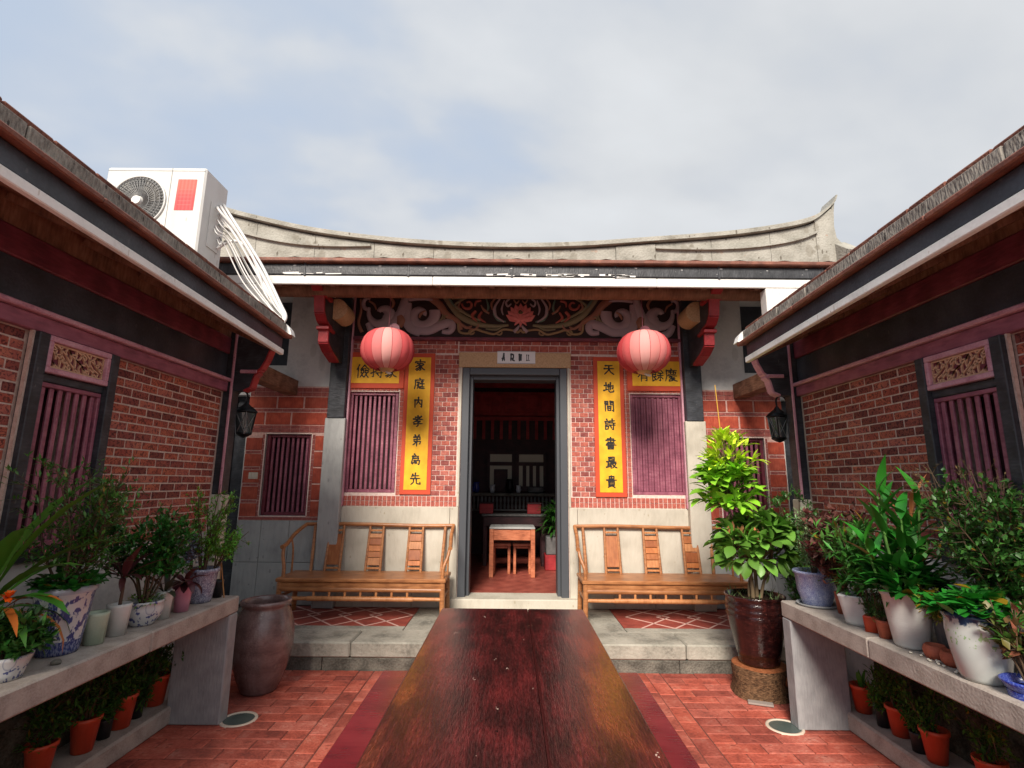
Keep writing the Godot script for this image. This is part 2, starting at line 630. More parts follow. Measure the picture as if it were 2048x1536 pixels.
	surface("eave_paint", 1.2, [[0.01, 4, 0.7], [0.1, 3, 0.4]], [c8(204, 206, 202), c8(230, 232, 228), c8(238, 240, 236)], 0.6, 0.1, 0.5, 512, [[26, 1, 4, c8(140, 126, 112), 1.0, 0.6], [40, 1, 4, c8(168, 158, 144), 5.0, 0.4]])
	surface("black_wood", 0.9, [[0.012, 4, 0.9], [0.1, 4, 0.5, 6, 1]], [c8(34, 36, 40), c8(48, 51, 57), c8(70, 73, 79)], 0.5, 0.15, 0.45, 512, [[22, 1, 3, c8(110, 108, 104), 2.2, 0.5]])
	surface("black_band", 1.1, [[0.008, 4, 1.0], [0.1, 4, 0.4]], [c8(40, 43, 50), c8(56, 60, 68), c8(74, 79, 88)], 0.45, 0.1, 0.5, 512, [[20, 1, 3, c8(96, 98, 98), 3.0, 0.5]])
	surface("chipped_gutter", 0.8, [[0.01, 4, 0.8], [0.06, 4, 0.6, 1, 3]], [c8(34, 36, 40), c8(50, 52, 56), c8(72, 74, 78)], 0.5, 0.2, 0.5, 512, [[30, 2, 9, c8(214, 212, 208), 0.35, 0.9]])
	surface("maroon_wood", 0.9, [[0.01, 4, 0.8], [0.08, 4, 0.6, 6, 1]], [c8(84, 34, 48), c8(112, 46, 60), c8(134, 64, 78)], 0.5, 0.12, 0.5)
	surface("plum_wood", 0.9, [[0.01, 4, 0.8], [0.07, 4, 0.6, 6, 1]], [c8(116, 64, 80), c8(146, 84, 102), c8(168, 108, 122)], 0.45, 0.12, 0.5, 512, [[24, 1, 3, c8(176, 130, 140), 3.0, 0.5]])
	surface("pink_paint", 0.9, [[0.01, 4, 0.8], [0.1, 4, 0.5]], [c8(160, 104, 122), c8(196, 144, 160), c8(212, 170, 180)], 0.45, 0.12, 0.5, 512, [[30, 1, 4, c8(110, 60, 74), 1.0, 0.6]])
	surface("red_paint", 0.7, [[0.012, 4, 0.8], [0.1, 4, 0.5]], [c8(116, 26, 32), c8(150, 36, 42), c8(172, 60, 62)], 0.45, 0.12, 0.5, 512, [[20, 1, 4, c8(100, 30, 34), 1.0, 0.6]])
	surface("soffit_wood", 0.9, [[0.01, 4, 0.8], [0.08, 4, 0.7, 1, 6]], [c8(92, 64, 50), c8(126, 90, 70), c8(150, 112, 90)], 0.75, 0.25, 0.4)
	surface("beam_wood", 0.9, [[0.01, 4, 0.8], [0.08, 4, 0.7, 6, 1]], [c8(84, 58, 44), c8(118, 84, 66), c8(146, 110, 88)], 0.7, 0.25, 0.4)
	surface("log_end", 0.3, [[0.02, 4, 0.8], [0.1, 4, 0.5]], [c8(166, 132, 98), c8(192, 160, 122), c8(208, 178, 142)], 0.7, 0.2)
	surface("bench_wood", 0.8, [[0.008, 3, 0.6], [0.05, 5, 0.9, 8, 1], [0.2, 3, 0.3, 4, 1]], [c8(128, 80, 48), c8(166, 110, 68), c8(190, 134, 88)], 0.38, 0.06, 0.5)
	surface("slat_wood", 0.6, [[0.01, 3, 0.7], [0.05, 4, 0.8, 1, 6]], [c8(160, 102, 60), c8(188, 126, 80), c8(206, 148, 98)], 0.42, 0.06, 0.5)
	for i in 4:
		tinted("slat_wood_%d" % i, "slat_wood", [c8(255, 255, 255), c8(226, 206, 190), c8(255, 232, 206), c8(206, 176, 156)][i], Vector3(i * 0.3, i * 0.4, 0))
	surface("desk_wood", 0.7, [[0.01, 3, 0.7], [0.06, 4, 0.8, 6, 1]], [c8(150, 84, 56), c8(186, 110, 76), c8(204, 130, 96)], 0.4, 0.06, 0.5)
	table_texture()
	surface("red_bench", 1.0, [[0.006, 4, 0.9], [0.06, 4, 0.3, 8, 1]], [c8(84, 18, 26), c8(108, 26, 34), c8(126, 38, 44)], 0.26, 0.05, 0.5, 512, [[8, 1, 3, c8(140, 80, 84), 1.0, 0.5]])
	surface("hall_floor", 1.0, [[0.01, 4, 0.9], [0.1, 3, 0.4]], [c8(120, 58, 50), c8(152, 76, 64), c8(170, 94, 80)], 0.5, 0.1)
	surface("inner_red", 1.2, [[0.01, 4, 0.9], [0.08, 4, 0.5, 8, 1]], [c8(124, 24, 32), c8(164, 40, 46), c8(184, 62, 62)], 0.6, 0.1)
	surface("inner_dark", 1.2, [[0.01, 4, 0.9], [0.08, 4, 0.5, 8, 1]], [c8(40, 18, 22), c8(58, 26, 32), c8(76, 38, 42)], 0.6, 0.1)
	surface("jar_clay", 0.7, [[0.01, 4, 0.9], [0.06, 4, 0.4], [0.3, 2, 0.2]], [c8(78, 60, 60), c8(112, 90, 88), c8(142, 120, 116)], 0.24, 0.15, 0.6, 512, [[24, 2, 8, c8(150, 138, 130), 2.5, 0.4]])
	surface("brown_glaze", 0.4, [[0.012, 4, 0.8], [0.07, 4, 0.9, 4, 1], [0.3, 2, 0.3]], [c8(20, 10, 11), c8(40, 17, 17), c8(76, 36, 32)], 0.12, 0.2, 0.6, 512, [[50, 1, 3, c8(120, 78, 66), 2.6, 0.5]])
	surface("stump_bark", 0.35, [[0.02, 4, 0.8], [0.1, 4, 0.9, 4, 1]], [c8(48, 34, 26), c8(104, 78, 56), c8(148, 112, 82)], 0.95, 1.2, 0.3)
	surface("stump_top", 0.4, [[0.02, 4, 0.8], [0.15, 4, 0.6]], [c8(110, 62, 36), c8(150, 90, 56), c8(176, 112, 74)], 0.9, 0.6, 0.3)
	surface("terracotta", 0.5, [[0.015, 4, 0.8], [0.12, 3, 0.4]], [c8(146, 76, 56), c8(176, 94, 70), c8(192, 116, 92)], 0.7, 0.15, 0.4, 512, [[30, 1, 5, c8(206, 160, 140), 1.0, 0.3]])
	surface("orange_plastic", 0.5, [[0.01, 3, 0.8], [0.1, 2, 0.3]], [c8(176, 62, 36), c8(200, 74, 44), c8(210, 90, 58)], 0.42, 0.05, 0.5, 512, [[20, 1, 4, c8(150, 70, 50), 1.0, 0.4]])
	surface("black_plastic", 0.4, [[0.02, 3, 0.8]], [c8(20, 20, 21), c8(34, 34, 36)], 0.5, 0.2, 0.5)
	surface("white_glaze", 0.5, [[0.01, 4, 0.8], [0.1, 3, 0.3, 4, 1]], [c8(186, 188, 184), c8(206, 207, 203), c8(216, 217, 212)], 0.3, 0.06, 0.5, 512, [[30, 1, 6, c8(160, 158, 146), 2.4, 0.35]])
	surface("pale_green_glaze", 0.5, [[0.01, 4, 0.8], [0.1, 3, 0.3]], [c8(150, 168, 146), c8(172, 188, 166), c8(188, 200, 180)], 0.3, 0.06)
	surface("pink_glaze", 0.5, [[0.01, 4, 0.8], [0.1, 3, 0.3]], [c8(186, 116, 140), c8(204, 138, 160), c8(214, 156, 174)], 0.35, 0.06)
	surface("grey_plaster_pot", 0.5, [[0.01, 4, 0.8], [0.1, 3, 0.4]], [c8(84, 84, 84), c8(104, 104, 104), c8(124, 124, 122)], 0.7, 0.15)
	surface("soil", 0.25, [[0.04, 4, 0.9], [0.2, 3, 0.6]], [c8(26, 20, 16), c8(54, 42, 33), c8(82, 66, 52)], 0.98, 1.0, 0.2)
	surface("moss_wall", 0.8, [[0.01, 4, 1.0], [0.08, 4, 0.6]], [c8(46, 46, 38), c8(84, 82, 70), c8(116, 112, 98)], 0.95, 0.5, 0.3)
	surface("twig", 0.15, [[0.05, 3, 0.9]], [c8(56, 44, 34), c8(92, 76, 60)], 0.9, 0.2, 0.3)
	surface("porch_tile", 0.8, [[0.01, 4, 0.9], [0.1, 3, 0.4]], [c8(126, 56, 48), c8(156, 72, 60), c8(170, 88, 74)], 0.6, 0.1)
	plain("fret_wood", c8(204, 164, 134), 0.65)
	plain("pale_grout", c8(214, 176, 164), 0.9)
	plain("slate", c8(150, 138, 130), 0.85)
	plain("black_iron", c8(24, 25, 27), 0.45, 0.6)
	plain("pewter", c8(120, 120, 120), 0.45, 0.5)
	surface("ac_white", 1.0, [[0.008, 4, 0.6], [0.05, 3, 0.3, 1, 6]], [c8(192, 192, 188), c8(206, 207, 204), c8(211, 212, 210)], 0.45, 0.0, 0.5, 256, [[14, 1, 2, c8(150, 144, 134), 6.0, 0.4]])
	plain("ac_grey", c8(92, 94, 94), 0.6)
	plain("ac_hub", c8(232, 232, 228), 0.5)
	plain("cable_white", c8(224, 224, 222), 0.5)
	plain("cable_grey", c8(120, 120, 116), 0.6)
	plain("gold", c8(196, 160, 110), 0.5, 0.2)
	plain("yellow_cord", c8(206, 160, 60), 0.7)
	plain("dark_steel", c8(70, 74, 80), 0.5)
	plain("banner_border", c8(198, 72, 40), 0.65)
	plain("pale_board", c8(222, 216, 196), 0.7)
	plain("frieze_dark", c8(38, 20, 20), 0.7)
	plain("scroll_grey", c8(164, 146, 154), 0.65)
	plain("scroll_rust", c8(148, 104, 86), 0.65)
	plain("scroll_ochre", c8(148, 124, 90), 0.65)
	plain("scroll_olive", c8(124, 118, 92), 0.65)
	plain("scroll_green", c8(92, 118, 106), 0.65)
	plain("scroll_red", c8(156, 80, 70), 0.65)
	plain("lotus_pink", c8(214, 124, 122), 0.6)
	plain("lotus_heart", c8(84, 74, 48), 0.7)
	plain("lamp_glass", c8(70, 76, 78), 0.12, 0.0, 0.6)
	plain("floor_glass", c8(86, 98, 94), 0.15, 0.1, 0.6)
	plain("ring_stone", c8(206, 190, 172), 0.7)
	plain("porcelain", c8(196, 200, 206), 0.25)
	plain("cobalt", c8(52, 66, 140), 0.2)
	plain("orange_petal", c8(226, 96, 30), 0.6)
	plain("straw", c8(176, 126, 74), 0.8)
	plain("tag_white", c8(214, 206, 190), 0.6)
	var lf := plain("leaf", Color.WHITE, 0.42)
	lf.vertex_color_use_as_albedo = true
	lf.backlight_enabled = true
	lf.backlight = Color(0.32, 0.36, 0.2)
	lf.cull_mode = BaseMaterial3D.CULL_DISABLED
	var ml := plain("dull_leaf", Color.WHITE, 0.7, 0.0, 0.3)
	ml.vertex_color_use_as_albedo = true
	ml.backlight_enabled = true
	ml.backlight = Color(0.25, 0.28, 0.16)
	ml.cull_mode = BaseMaterial3D.CULL_DISABLED
	var vc := plain("stem", Color.WHITE, 0.75)
	vc.vertex_color_use_as_albedo = true
	for i in 7:
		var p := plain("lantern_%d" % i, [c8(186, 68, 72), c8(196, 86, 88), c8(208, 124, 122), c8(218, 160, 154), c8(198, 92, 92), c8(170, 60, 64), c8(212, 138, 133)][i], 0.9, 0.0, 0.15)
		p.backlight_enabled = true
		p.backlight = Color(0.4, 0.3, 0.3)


func brick_texture(key: String, size_m: float, light: Color, mid: Color, dark: Color, marks: bool) -> void:
	var sz := 512
	var a := noise8(sz, 0.012, 4, 5)
	var b := noise8(sz, 0.09, 4, 6)
	var w := noise8(sz, 0.02, 3, 7)
	var rgb := PackedByteArray()
	rgb.resize(sz * sz * 3)
	var hgt := PackedByteArray()
	hgt.resize(sz * sz)
	for y in sz:
		for x in sz:
			var i := y * sz + x
			var n := (a[i] * 0.6 + b[i] * 0.4) / 255.0
			var c := mid.lerp(light, clampf(n * 2.2 - 0.6, 0, 1))
			var s := 0.0
			if marks:
				var ph := (x * 7.0 + y * 4.0) / sz * TAU + (w[i] - 127.0) * 0.062
				s = smoothstep(0.15, 0.75, sin(ph) + (b[i] - 127.0) * 0.006)
				s *= smoothstep(0.2, 0.55, a[(i * 3 + 777) % (sz * sz)] / 255.0)
			c = c.lerp(dark, s * 0.8)
			rgb[i * 3] = int(c.r * 255)
			rgb[i * 3 + 1] = int(c.g * 255)
			rgb[i * 3 + 2] = int(c.b * 255)
			hgt[i] = int(clampf(n - s * 0.15, 0, 1) * 255)
	var m := StandardMaterial3D.new()
	m.albedo_texture = ImageTexture.create_from_image(Image.create_from_data(sz, sz, false, Image.FORMAT_RGB8, rgb))
	m.roughness = 0.82
	m.metallic_specular = 0.4
	m.heightmap_enabled = true
	m.heightmap_scale = 0.3
	m.heightmap_texture = ImageTexture.create_from_image(Image.create_from_data(sz, sz, false, Image.FORMAT_L8, hgt))
	m.uv1_triplanar = true
	m.uv1_world_triplanar = true
	m.uv1_scale = Vector3.ONE / size_m
	M[key] = m


func table_texture() -> void:
	# lacquered plank: dark red brown, worn to amber along the edges, chipped; u across the board, v along it
	var w := 512
	var h := 1024
	var g := FastNoiseLite.new()
	g.seed = 3
	g.frequency = 1.0
	g.fractal_octaves = 4
	var big := FastNoiseLite.new()
	big.seed = 8
	big.frequency = 1.0
	big.fractal_octaves = 3
	var rgb := PackedByteArray()
	rgb.resize(w * h * 3)
	var hgt := PackedByteArray()
	hgt.resize(w * h)
	var deep := c8(50, 22, 21)
	var red := c8(100, 35, 35)
	var amber := c8(132, 78, 30)
	for y in h:
		for x in w:
			var fib := g.get_noise_2d(x * 0.11, y * 0.010)
			var fin := g.get_noise_2d(x * 0.42 + 90.0, y * 0.055)
			var cl := big.get_noise_2d(x * 0.012, y * 0.007)
			var e := absf(x / 511.0 - 0.5) * 2.0
			var t := clampf(0.42 + fib * 0.55 + cl * 0.75, 0, 1)
			var c := deep.lerp(red, t)
			var wear := smoothstep(0.80, 1.10, e + cl * 0.40 + fib * 0.08) * smoothstep(-0.15, 0.3, big.get_noise_2d(x * 0.005 + 40.0, y * 0.0075))
			var patch := exp(-pow((x / 511.0 - 0.90) / 0.13, 2) - pow((y / 1023.0 - 0.46) / 0.16, 2)) + 0.7 * exp(-pow((x / 511.0 - 0.02) / 0.07, 2) - pow((y / 1023.0 - 0.42) / 0.22, 2))
			wear = clampf(wear * 0.45 + smoothstep(0.25, 1.0, patch + cl * 0.5 + fib * 0.2), 0.0, 1.0)
			c = c.lerp(amber, wear * 0.4)
			c = c.darkened(minf(fin * 0.8, 0.3)) if fin > 0.0 else c.lightened(minf(-fin * 0.12, 0.05))
			var i := y * w + x
			rgb[i * 3] = int(c.r * 255)
			rgb[i * 3 + 1] = int(c.g * 255)
			rgb[i * 3 + 2] = int(c.b * 255)
			hgt[i] = int(clampf(0.5 + fib * 0.3 + fin * 0.5, 0, 1) * 255)
	var im := Image.create_from_data(w, h, false, Image.FORMAT_RGB8, rgb)
	var r := RandomNumberGenerator.new()
	r.seed = 77
	for k in 50:
		var cx := r.randi_range(8, w - 9)
		var cy := r.randi_range(8, h - 9)
		var col: Color = [c8(196, 176, 160), c8(30, 12, 12), c8(150, 96, 76), c8(30, 14, 12)][r.randi() % 4]
		var n := r.randi_range(1, 5)
		for j in n:
			im.fill_rect(Rect2i(cx + r.randi_range(-3, 3), cy + r.randi_range(-5, 5), r.randi_range(1, 3), r.randi_range(1, 4)), col)
	var m := StandardMaterial3D.new()
	m.albedo_texture = ImageTexture.create_from_image(im)
	m.roughness = 0.22
	m.metallic_specular = 0.6
	m.heightmap_enabled = true
	m.heightmap_scale = 0.05
	m.heightmap_texture = ImageTexture.create_from_image(Image.create_from_data(w, h, false, Image.FORMAT_L8, hgt))
	M["table_top"] = m


func ground() -> void:
	var g := MB.new()
	g.span(-150, 150, -0.4, -0.03, -150, 150)
	struct("ground", g.done(), M.concrete)
	# courtyard: brick paving on a bed of dark joints
	var bed := MB.new()
	bed.span(-2.36, 2.36, -0.03, -0.006, -4.5, -1.2)
	var floor_ := struct("courtyard_pavement", bed.done(), M.paving_joint)
	var far := MB.new()
	far.span(-2.36, 2.36, -0.03, 0.0, -1.2, 4.0)
	struct("courtyard_pavement", far.done(), M.paving_2)
	var r := RandomNumberGenerator.new()
	r.seed = 5
	var rows := 19
	var d := 2.15 / rows
	for side in [-1.0, 1.0]:
		# soldier border along the middle strip, then courses running outwards
		for k in 10:
			var z := -4.495 + 0.215 * (k + 0.5)
			part("brick", cbox(Vector3(0.112, 0.03, 0.209), 0.004), M["paving_%d" % r.randi_range(0, 4)], floor_, Vector3(side * 1.135, -0.015 + r.randf_range(-0.002, 0.001), z), Basis(Vector3.UP, r.randf_range(-0.008, 0.008)))
		for k in rows:
			var z := -4.495 + d * (k + 0.5)
			var x := 1.196 - (0.13 if k % 2 else 0.0)
			while x < 2.3:
				var x0 := maxf(x, 1.196)
				var x1 := minf(x + 0.265, 2.34)
				if x1 - x0 > 0.04:
					var w := snappedf(x1 - x0 - 0.006, 0.005)
					part("brick", cbox(Vector3(w, 0.03, d - 0.006), 0.004), M["paving_%d" % r.randi_range(0, 4)], floor_, Vector3(side * (x0 + x1) * 0.5, -0.015 + r.randf_range(-0.0025, 0.0015), z), Basis(Vector3.UP, r.randf_range(-0.006, 0.006)))
				x += 0.265
	for k in 11:
		var dz := 2.15 / 11
		for j in 8:
			var x := -1.075 + 0.269 * (j + 0.5)
			part("brick", cbox(Vector3(0.263, 0.03, dz - 0.006), 0.004), M["paving_%d" % r.randi_range(0, 4)], floor_, Vector3(x, -0.016, -4.495 + dz * (k + 0.5)))
	# raised porch: rough kerb stones on a darker course
	var p := MB.new()
	p.span(-4.9, 4.98, -0.03, 0.19, -5.72, -4.62)
	var porch := struct("porch_pavement", p.done(), M.dark_stone)
	var xs := [-2.36, -1.28, -0.30, 0.58, 1.42, 2.36]
	for i in 5:
		var a: float = xs[i]
		var b: float = xs[i + 1]
		part("kerb_stone", cbox(Vector3(b - a - 0.005, 0.118, 0.36), 0.012), M.stone, porch, Vector3((a + b) * 0.5, 0.151, -4.67))
	xs = [-2.36, -1.5, -0.62, 0.2, 1.36, 2.36]
	for i in 5:
		var a: float = xs[i]
		var b: float = xs[i + 1]
		part("foundation_stone", cbox(Vector3(b - a - 0.005, 0.1, 0.2), 0.006), M.dark_stone, porch, Vector3((a + b) * 0.5, 0.04, -4.595))
	var mid := MB.new()
	mid.span(-0.93, 1.02, 0.18, 0.2075, -5.72, -4.85, 0.004)
	part("stone_slab", mid.done(), M.stone, porch)
	for side in [-1.0, 1.0]:
		var t := MB.new()
		var x0 := -2.36 if side < 0 else 1.025
		var x1 := -0.935 if side < 0 else 2.36
		t.span(x0, x1, 0.18, 0.2065, -5.72, -4.98)
		part("tile_panel", t.done(), M.porch_tile, porch)
		var b := MB.new()
		b.span(x0, x1, 0.18, 0.2085, -4.98, -4.85, 0.003)
		part("stone_slab", b.done(), M.stone, porch)
		var gr := MB.new()
		for k in 5:
			var xa := x0 + 0.16 + k * 0.30
			for s in [-1.0, 1.0]:
				var e: float = xa + s * 0.36
				if e > x0 and e < x1:
					gr.bar(Vector3(xa, 0.2072, -4.985), Vector3(e, 0.2072, -5.38), 0.016, 0.003)
					gr.bar(Vector3(e, 0.2074, -5.38), Vector3(xa, 0.2074, -5.70), 0.016, 0.003)
		part("grout_line", gr.done(), M.pale_grout, porch)


func brick_row(parent: Node3D, mats: String, nm: int, x0: float, x1: float, y: float, zf: float, w: float, h: float, off: float, r: RandomNumberGenerator, mb: MB = null, proud := 0.006) -> void:
	# one course along x; bricks are parts, or go into mb
	var x := x0 - off
	while x < x1 - 0.004:
		var a := maxf(x, x0)
		var b := minf(x + w, x1)
		if b - a > 0.012:
			var s := Vector3(snappedf(b - a - 0.006, 0.004), h - 0.006, 0.02)
			var c := Vector3((a + b) * 0.5, y + h * 0.5, zf - 0.01 + proud + r.randf_range(-0.0015, 0.0015))
			if mb != null:
				mb.box(c, s, 0.0)
			else:
				part("brick", cbox(s, 0.0025), M["%s_%d" % [mats, r.randi_range(0, nm - 1)]], parent, c)
		x += w


func main_hall() -> void:
	var h := thing("main_hall", "main brick hall with swept grey ridge, open doorway and painted scroll panel", "building", Vector3(0.04, 0.21, -7.4))
	var r := RandomNumberGenerator.new()
	r.seed = 12
	# walls
	var w := MB.new()
	holes(w, true, -1.81, 1.93, 0.21, 3.75, -5.95, -5.70, [[-0.55, 0.61, 0.0, 2.74], [-1.83 + 0.03, -1.25, 1.36, 2.46], [1.31, 1.89, 1.36, 2.46]])
	var front := wpart("front_wall", w, M.mortar, h)
	var swl := MB.new()
	holes(swl, true, -4.9, -1.81, 0.21, 3.75, -5.98, -5.75, [[-2.70, -2.20, 1.11, 1.985], [-3.7, -2.93, 0.21, 2.42], [-3.3, -2.55, 2.76, 3.58]])
	var swr := MB.new()
	holes(swr, true, 1.93, 4.98, 0.21, 3.75, -5.98, -5.75, [[2.28, 2.78, 1.11, 1.985], [3.01, 3.8, 0.21, 2.42], [2.63, 3.4, 2.72, 3.58]])
	var sides := [wpart("side_wall", swl, M.white_plaster, h), wpart("side_wall", swr, M.white_plaster, h)]
	var bw := MB.new()
	bw.span(-4.9, 4.98, 0.0, 3.6, -9.3, -9.1)
	bw.span(-4.9, -4.7, 0.0, 3.75, -9.1, -5.98)
	bw.span(4.78, 4.98, 0.0, 3.75, -9.1, -5.98)
	wpart("rear_wall", bw, M.white_plaster, h)
	# bricks of the bay beside the door
	var loose := MB.new()
	var rows := 29
	for i in rows:
		var y := 1.335 + i * 0.0535
		if y > 2.86:
			break
		for s in [-1.0, 1.0]:
			var a := -0.862 if s < 0 else 0.655
			var b := -0.595 if s < 0 else 0.922
			brick_row(front, "hall_brick", 4, a, b, y, -5.70, 0.094, 0.0535, 0.047 if i % 2 else 0.0, r)
			var ja := -1.243 if s < 0 else 1.218
			brick_row(front, "hall_brick", 4, ja, ja + 0.085, y, -5.70, 0.0425, 0.0535, 0.0, r, loose)
	for i in 3:
		var y := 2.905 + i * 0.05
		for s in [-1.0, 1.0]:
			brick_row(front, "hall_brick", 4, -1.80 if s < 0 else 0.66, -0.61 if s < 0 else 1.92, y, -5.70, 0.105, 0.05, 0.05 if i % 2 else 0.0, r)
	brick_row(front, "hall_brick", 4, -0.60, 0.655, 3.005, -5.70, 0.105, 0.048, 0.02, r)
	brick_row(front, "hall_brick", 4, -0.60, 0.655, 2.925, -5.70, 0.105, 0.075, 0.04, r, loose)
	for i in 2:
		for s in [-1.0, 1.0]:
			brick_row(front, "hall_brick", 4, -1.80 if s < 0 else 0.64, -0.585 if s < 0 else 1.92, 1.222 + i * 0.054, -5.70, 0.047, 0.054, 0.0, r, loose)
			if i == 0:
				brick_row(front, "hall_brick", 4, -1.80 if s < 0 else 1.29, -1.25 if s < 0 else 1.91, 2.47, -5.70, 0.045, 0.05, 0.0, r, loose)
	wpart("brick_band", loose, M.hall_brick_2, h).set_meta("kind", "stuff")
	# side bays: large red tiles framed by thin bricks
	for s in [-1.0, 1.0]:
		var side: MeshInstance3D = sides[0 if s < 0 else 1]
		var m := func(x: float) -> float: return x if s < 0 else 0.08 - x
		var back := MB.new()
		var e0: float = m.call(-2.92)
		var e1: float = m.call(-2.03)
		holes(back, true, minf(e0, e1), maxf(e0, e1), 1.06, 2.52, -5.76, -5.744, [[minf(m.call(-2.70), m.call(-2.20)), maxf(m.call(-2.70), m.call(-2.20)), 1.11, 1.985]])
		part("mortar_bed", back.done(), M.bay_mortar, side)
		var tile := func(x0: float, x1: float, y0: float, y1: float) -> void:
			var sz := Vector3(x1 - x0 + 0.012, y1 - y0 - 0.004, 0.02)
			part("tile", cbox(sz, 0.004), M["red_tile_%d" % r.randi_range(0, 2)], side, Vector3(m.call((x0 + x1) * 0.5), (y0 + y1) * 0.5, -5.748 + r.randf_range(-0.001, 0.001)))
		for q in [[-2.92, -2.63], [-2.60, -2.33], [-2.30, -2.06]]:
			tile.call(q[0], q[1], 2.27, 2.40)
		for q in [[-2.92, -2.75], [-2.72, -2.46], [-2.43, -2.16], [-2.15, -2.06]]:
			tile.call(q[0], q[1], 2.085, 2.225)
		for k in 5:
			tile.call(-2.91, -2.745, 1.10 + k * 0.176, 1.10 + k * 0.176 + 0.138)
			tile.call(-2.155, -2.06, 1.10 + k * 0.176, 1.10 + k * 0.176 + 0.165)
		var thin := MB.new()
		for q in [[2.405, 0.05], [2.455, 0.05], [2.23, 0.036], [2.0, 0.042], [2.04, 0.042], [1.063, 0.034]]:
			brick_row(side, "hall_brick", 4, minf(e0, e1), maxf(e0, e1), q[0], -5.744, 0.105, q[1], 0.05, r, thin)
		for k in 4:
			var xa: float = minf(m.call(-2.91), m.call(-2.745))
			brick_row(side, "hall_brick", 4, xa, xa + 0.165, 1.242 + k * 0.176, -5.744, 0.082, 0.03, 0.0, r, thin)
		for k in 16:
			for xx in [-2.738, -2.195]:
				var xa: float = minf(m.call(xx), m.call(xx + 0.035))
				brick_row(side, "hall_brick", 4, xa, xa + 0.035, 1.10 + k * 0.055, -5.744, 0.035, 0.055, 0.0, r, thin)
		var band := part("brick_band", thin.done(), M.hall_brick_1, side)
		band.set_meta("kind", "stuff")
		# window of the side bay
		window(h, m.call(-2.45), 0.50, 1.11, 1.985, -5.80, 8, 0.026, M.plum_wood, M.pink_paint)
		# dado of grey slabs below
		var edges := [-2.92, -2.66, -2.36, -2.03]
		for k in 3:
			var a: float = m.call(edges[k])
			var b: float = m.call(edges[k + 1])
			for j in 2:
				part("dado_slab", cbox(Vector3(absf(b - a) - 0.004, 0.424 if j else 0.42, 0.03), 0.003), M.grey_dado, side, Vector3((a + b) * 0.5, 0.21 + 0.2125 + j * 0.426, -5.742))
		# pier, post and dark door beyond
		var pier := MB.new()
		pier.span(m.call(-2.02), m.call(-1.80), 0.21, 2.15, -5.75, -5.60, 0.006)
		part("pier", pier.done(), M.cream_stone if s > 0 else M.grey_dado, h, -h.position)
		var post := MB.new()
		post.span(m.call(-2.0), m.call(-1.815), 2.15, 3.52, -5.75, -5.59, 0.005)
		part("post", post.done(), M.black_wood, h, -h.position)
		var trim := MB.new()
		trim.span(m.call(-1.812), m.call(-1.79), 1.22, 3.55, -5.70, -5.655, 0.004)
		part("trim", trim.done(), M.pink_paint, h, -h.position)
		var door := MB.new()
		door.span(m.call(-3.7), m.call(-2.93), 0.21, 2.42, -5.93, -5.88)
		for k in 4:
			door.span(m.call(-3.68 + k * 0.19), m.call(-3.505 + k * 0.19), 0.24, 2.40, -5.88, -5.865, 0.004)
		part("door", door.done(), M.black_wood, h, -h.position)
		var vent := MB.new()
		vent.span(m.call(-3.35 if s < 0 else -3.37), m.call(-2.50), 2.68, 3.62, -6.0, -5.96)
		part("shutter", vent.done(), M.black_band, h, -h.position)
	# centre windows
	window(h, -1.53, 0.54, 1.36, 2.46, -5.76, 9, 0.028, M.plum_wood, M.plum_wood)
	window(h, 1.60, 0.58, 1.36, 2.46, -5.755, 17, 0.028, M.plum_wood, M.plum_wood)
	# cream dado, sill and door surround
	for s in [-1.0, 1.0]:
		var edges: Array = [-1.80, -1.42, -1.02, -0.65] if s < 0 else [0.71, 1.08, 1.50, 1.92]
		for k in 3:
			var a: float = edges[k]
			var b: float = edges[k + 1]
			part("dado_slab", cbox(Vector3(b - a - 0.003, 0.78, 0.03), 0.003), M.cream_stone, front, Vector3((a + b) * 0.5, 0.6, -5.695))
		var c0: float = edges[0]
		var c1: float = edges[3]
		part("dado_slab", cbox(Vector3(c1 - c0, 0.225, 0.034), 0.003), M.cream_stone, front, Vector3((c0 + c1) * 0.5, 1.105, -5.695))
		var x := -0.602 if s < 0 else 0.662
		part("door_pilaster", cbox(Vector3(0.085, 1.01, 0.05), 0.004), M.cream_stone, front, Vector3(x, 0.715, -5.69))
		part("door_edge", cbox(Vector3(0.022, 1.52, 0.04), 0.003), M.cream_stone, front, Vector3(x + s * -0.034, 1.982, -5.69))
	var fr := MB.new()
	fr.span(-0.55, -0.47, 0.31, 2.74, -5.95, -5.675, 0.006)
	fr.span(0.53, 0.61, 0.31, 2.74, -5.95, -5.675, 0.006)
	fr.span(-0.47, 0.53, 2.66, 2.74, -5.95, -5.678, 0.006)
	fr.span(-0.47, -0.435, 0.31, 2.66, -5.95, -5.74, 0.004)
	fr.span(0.495, 0.53, 0.31, 2.66, -5.95, -5.74, 0.004)
	fr.span(-0.435, 0.495, 2.615, 2.66, -5.95, -5.743, 0.004)
	wpart("door_frame", fr, M.dark_steel, h)
	part("lintel", cbox(Vector3(1.25, 0.17, 0.06), 0.004), M.log_end, h, Vector3(0.03, 2.827, -5.69) - h.position)
	part("doorstep", cbox(Vector3(1.38, 0.115, 0.34), 0.01), M.cream_stone, h, Vector3(0.04, 0.2575, -5.75) - h.position)
	# painted panel under the eave
	frieze(h)
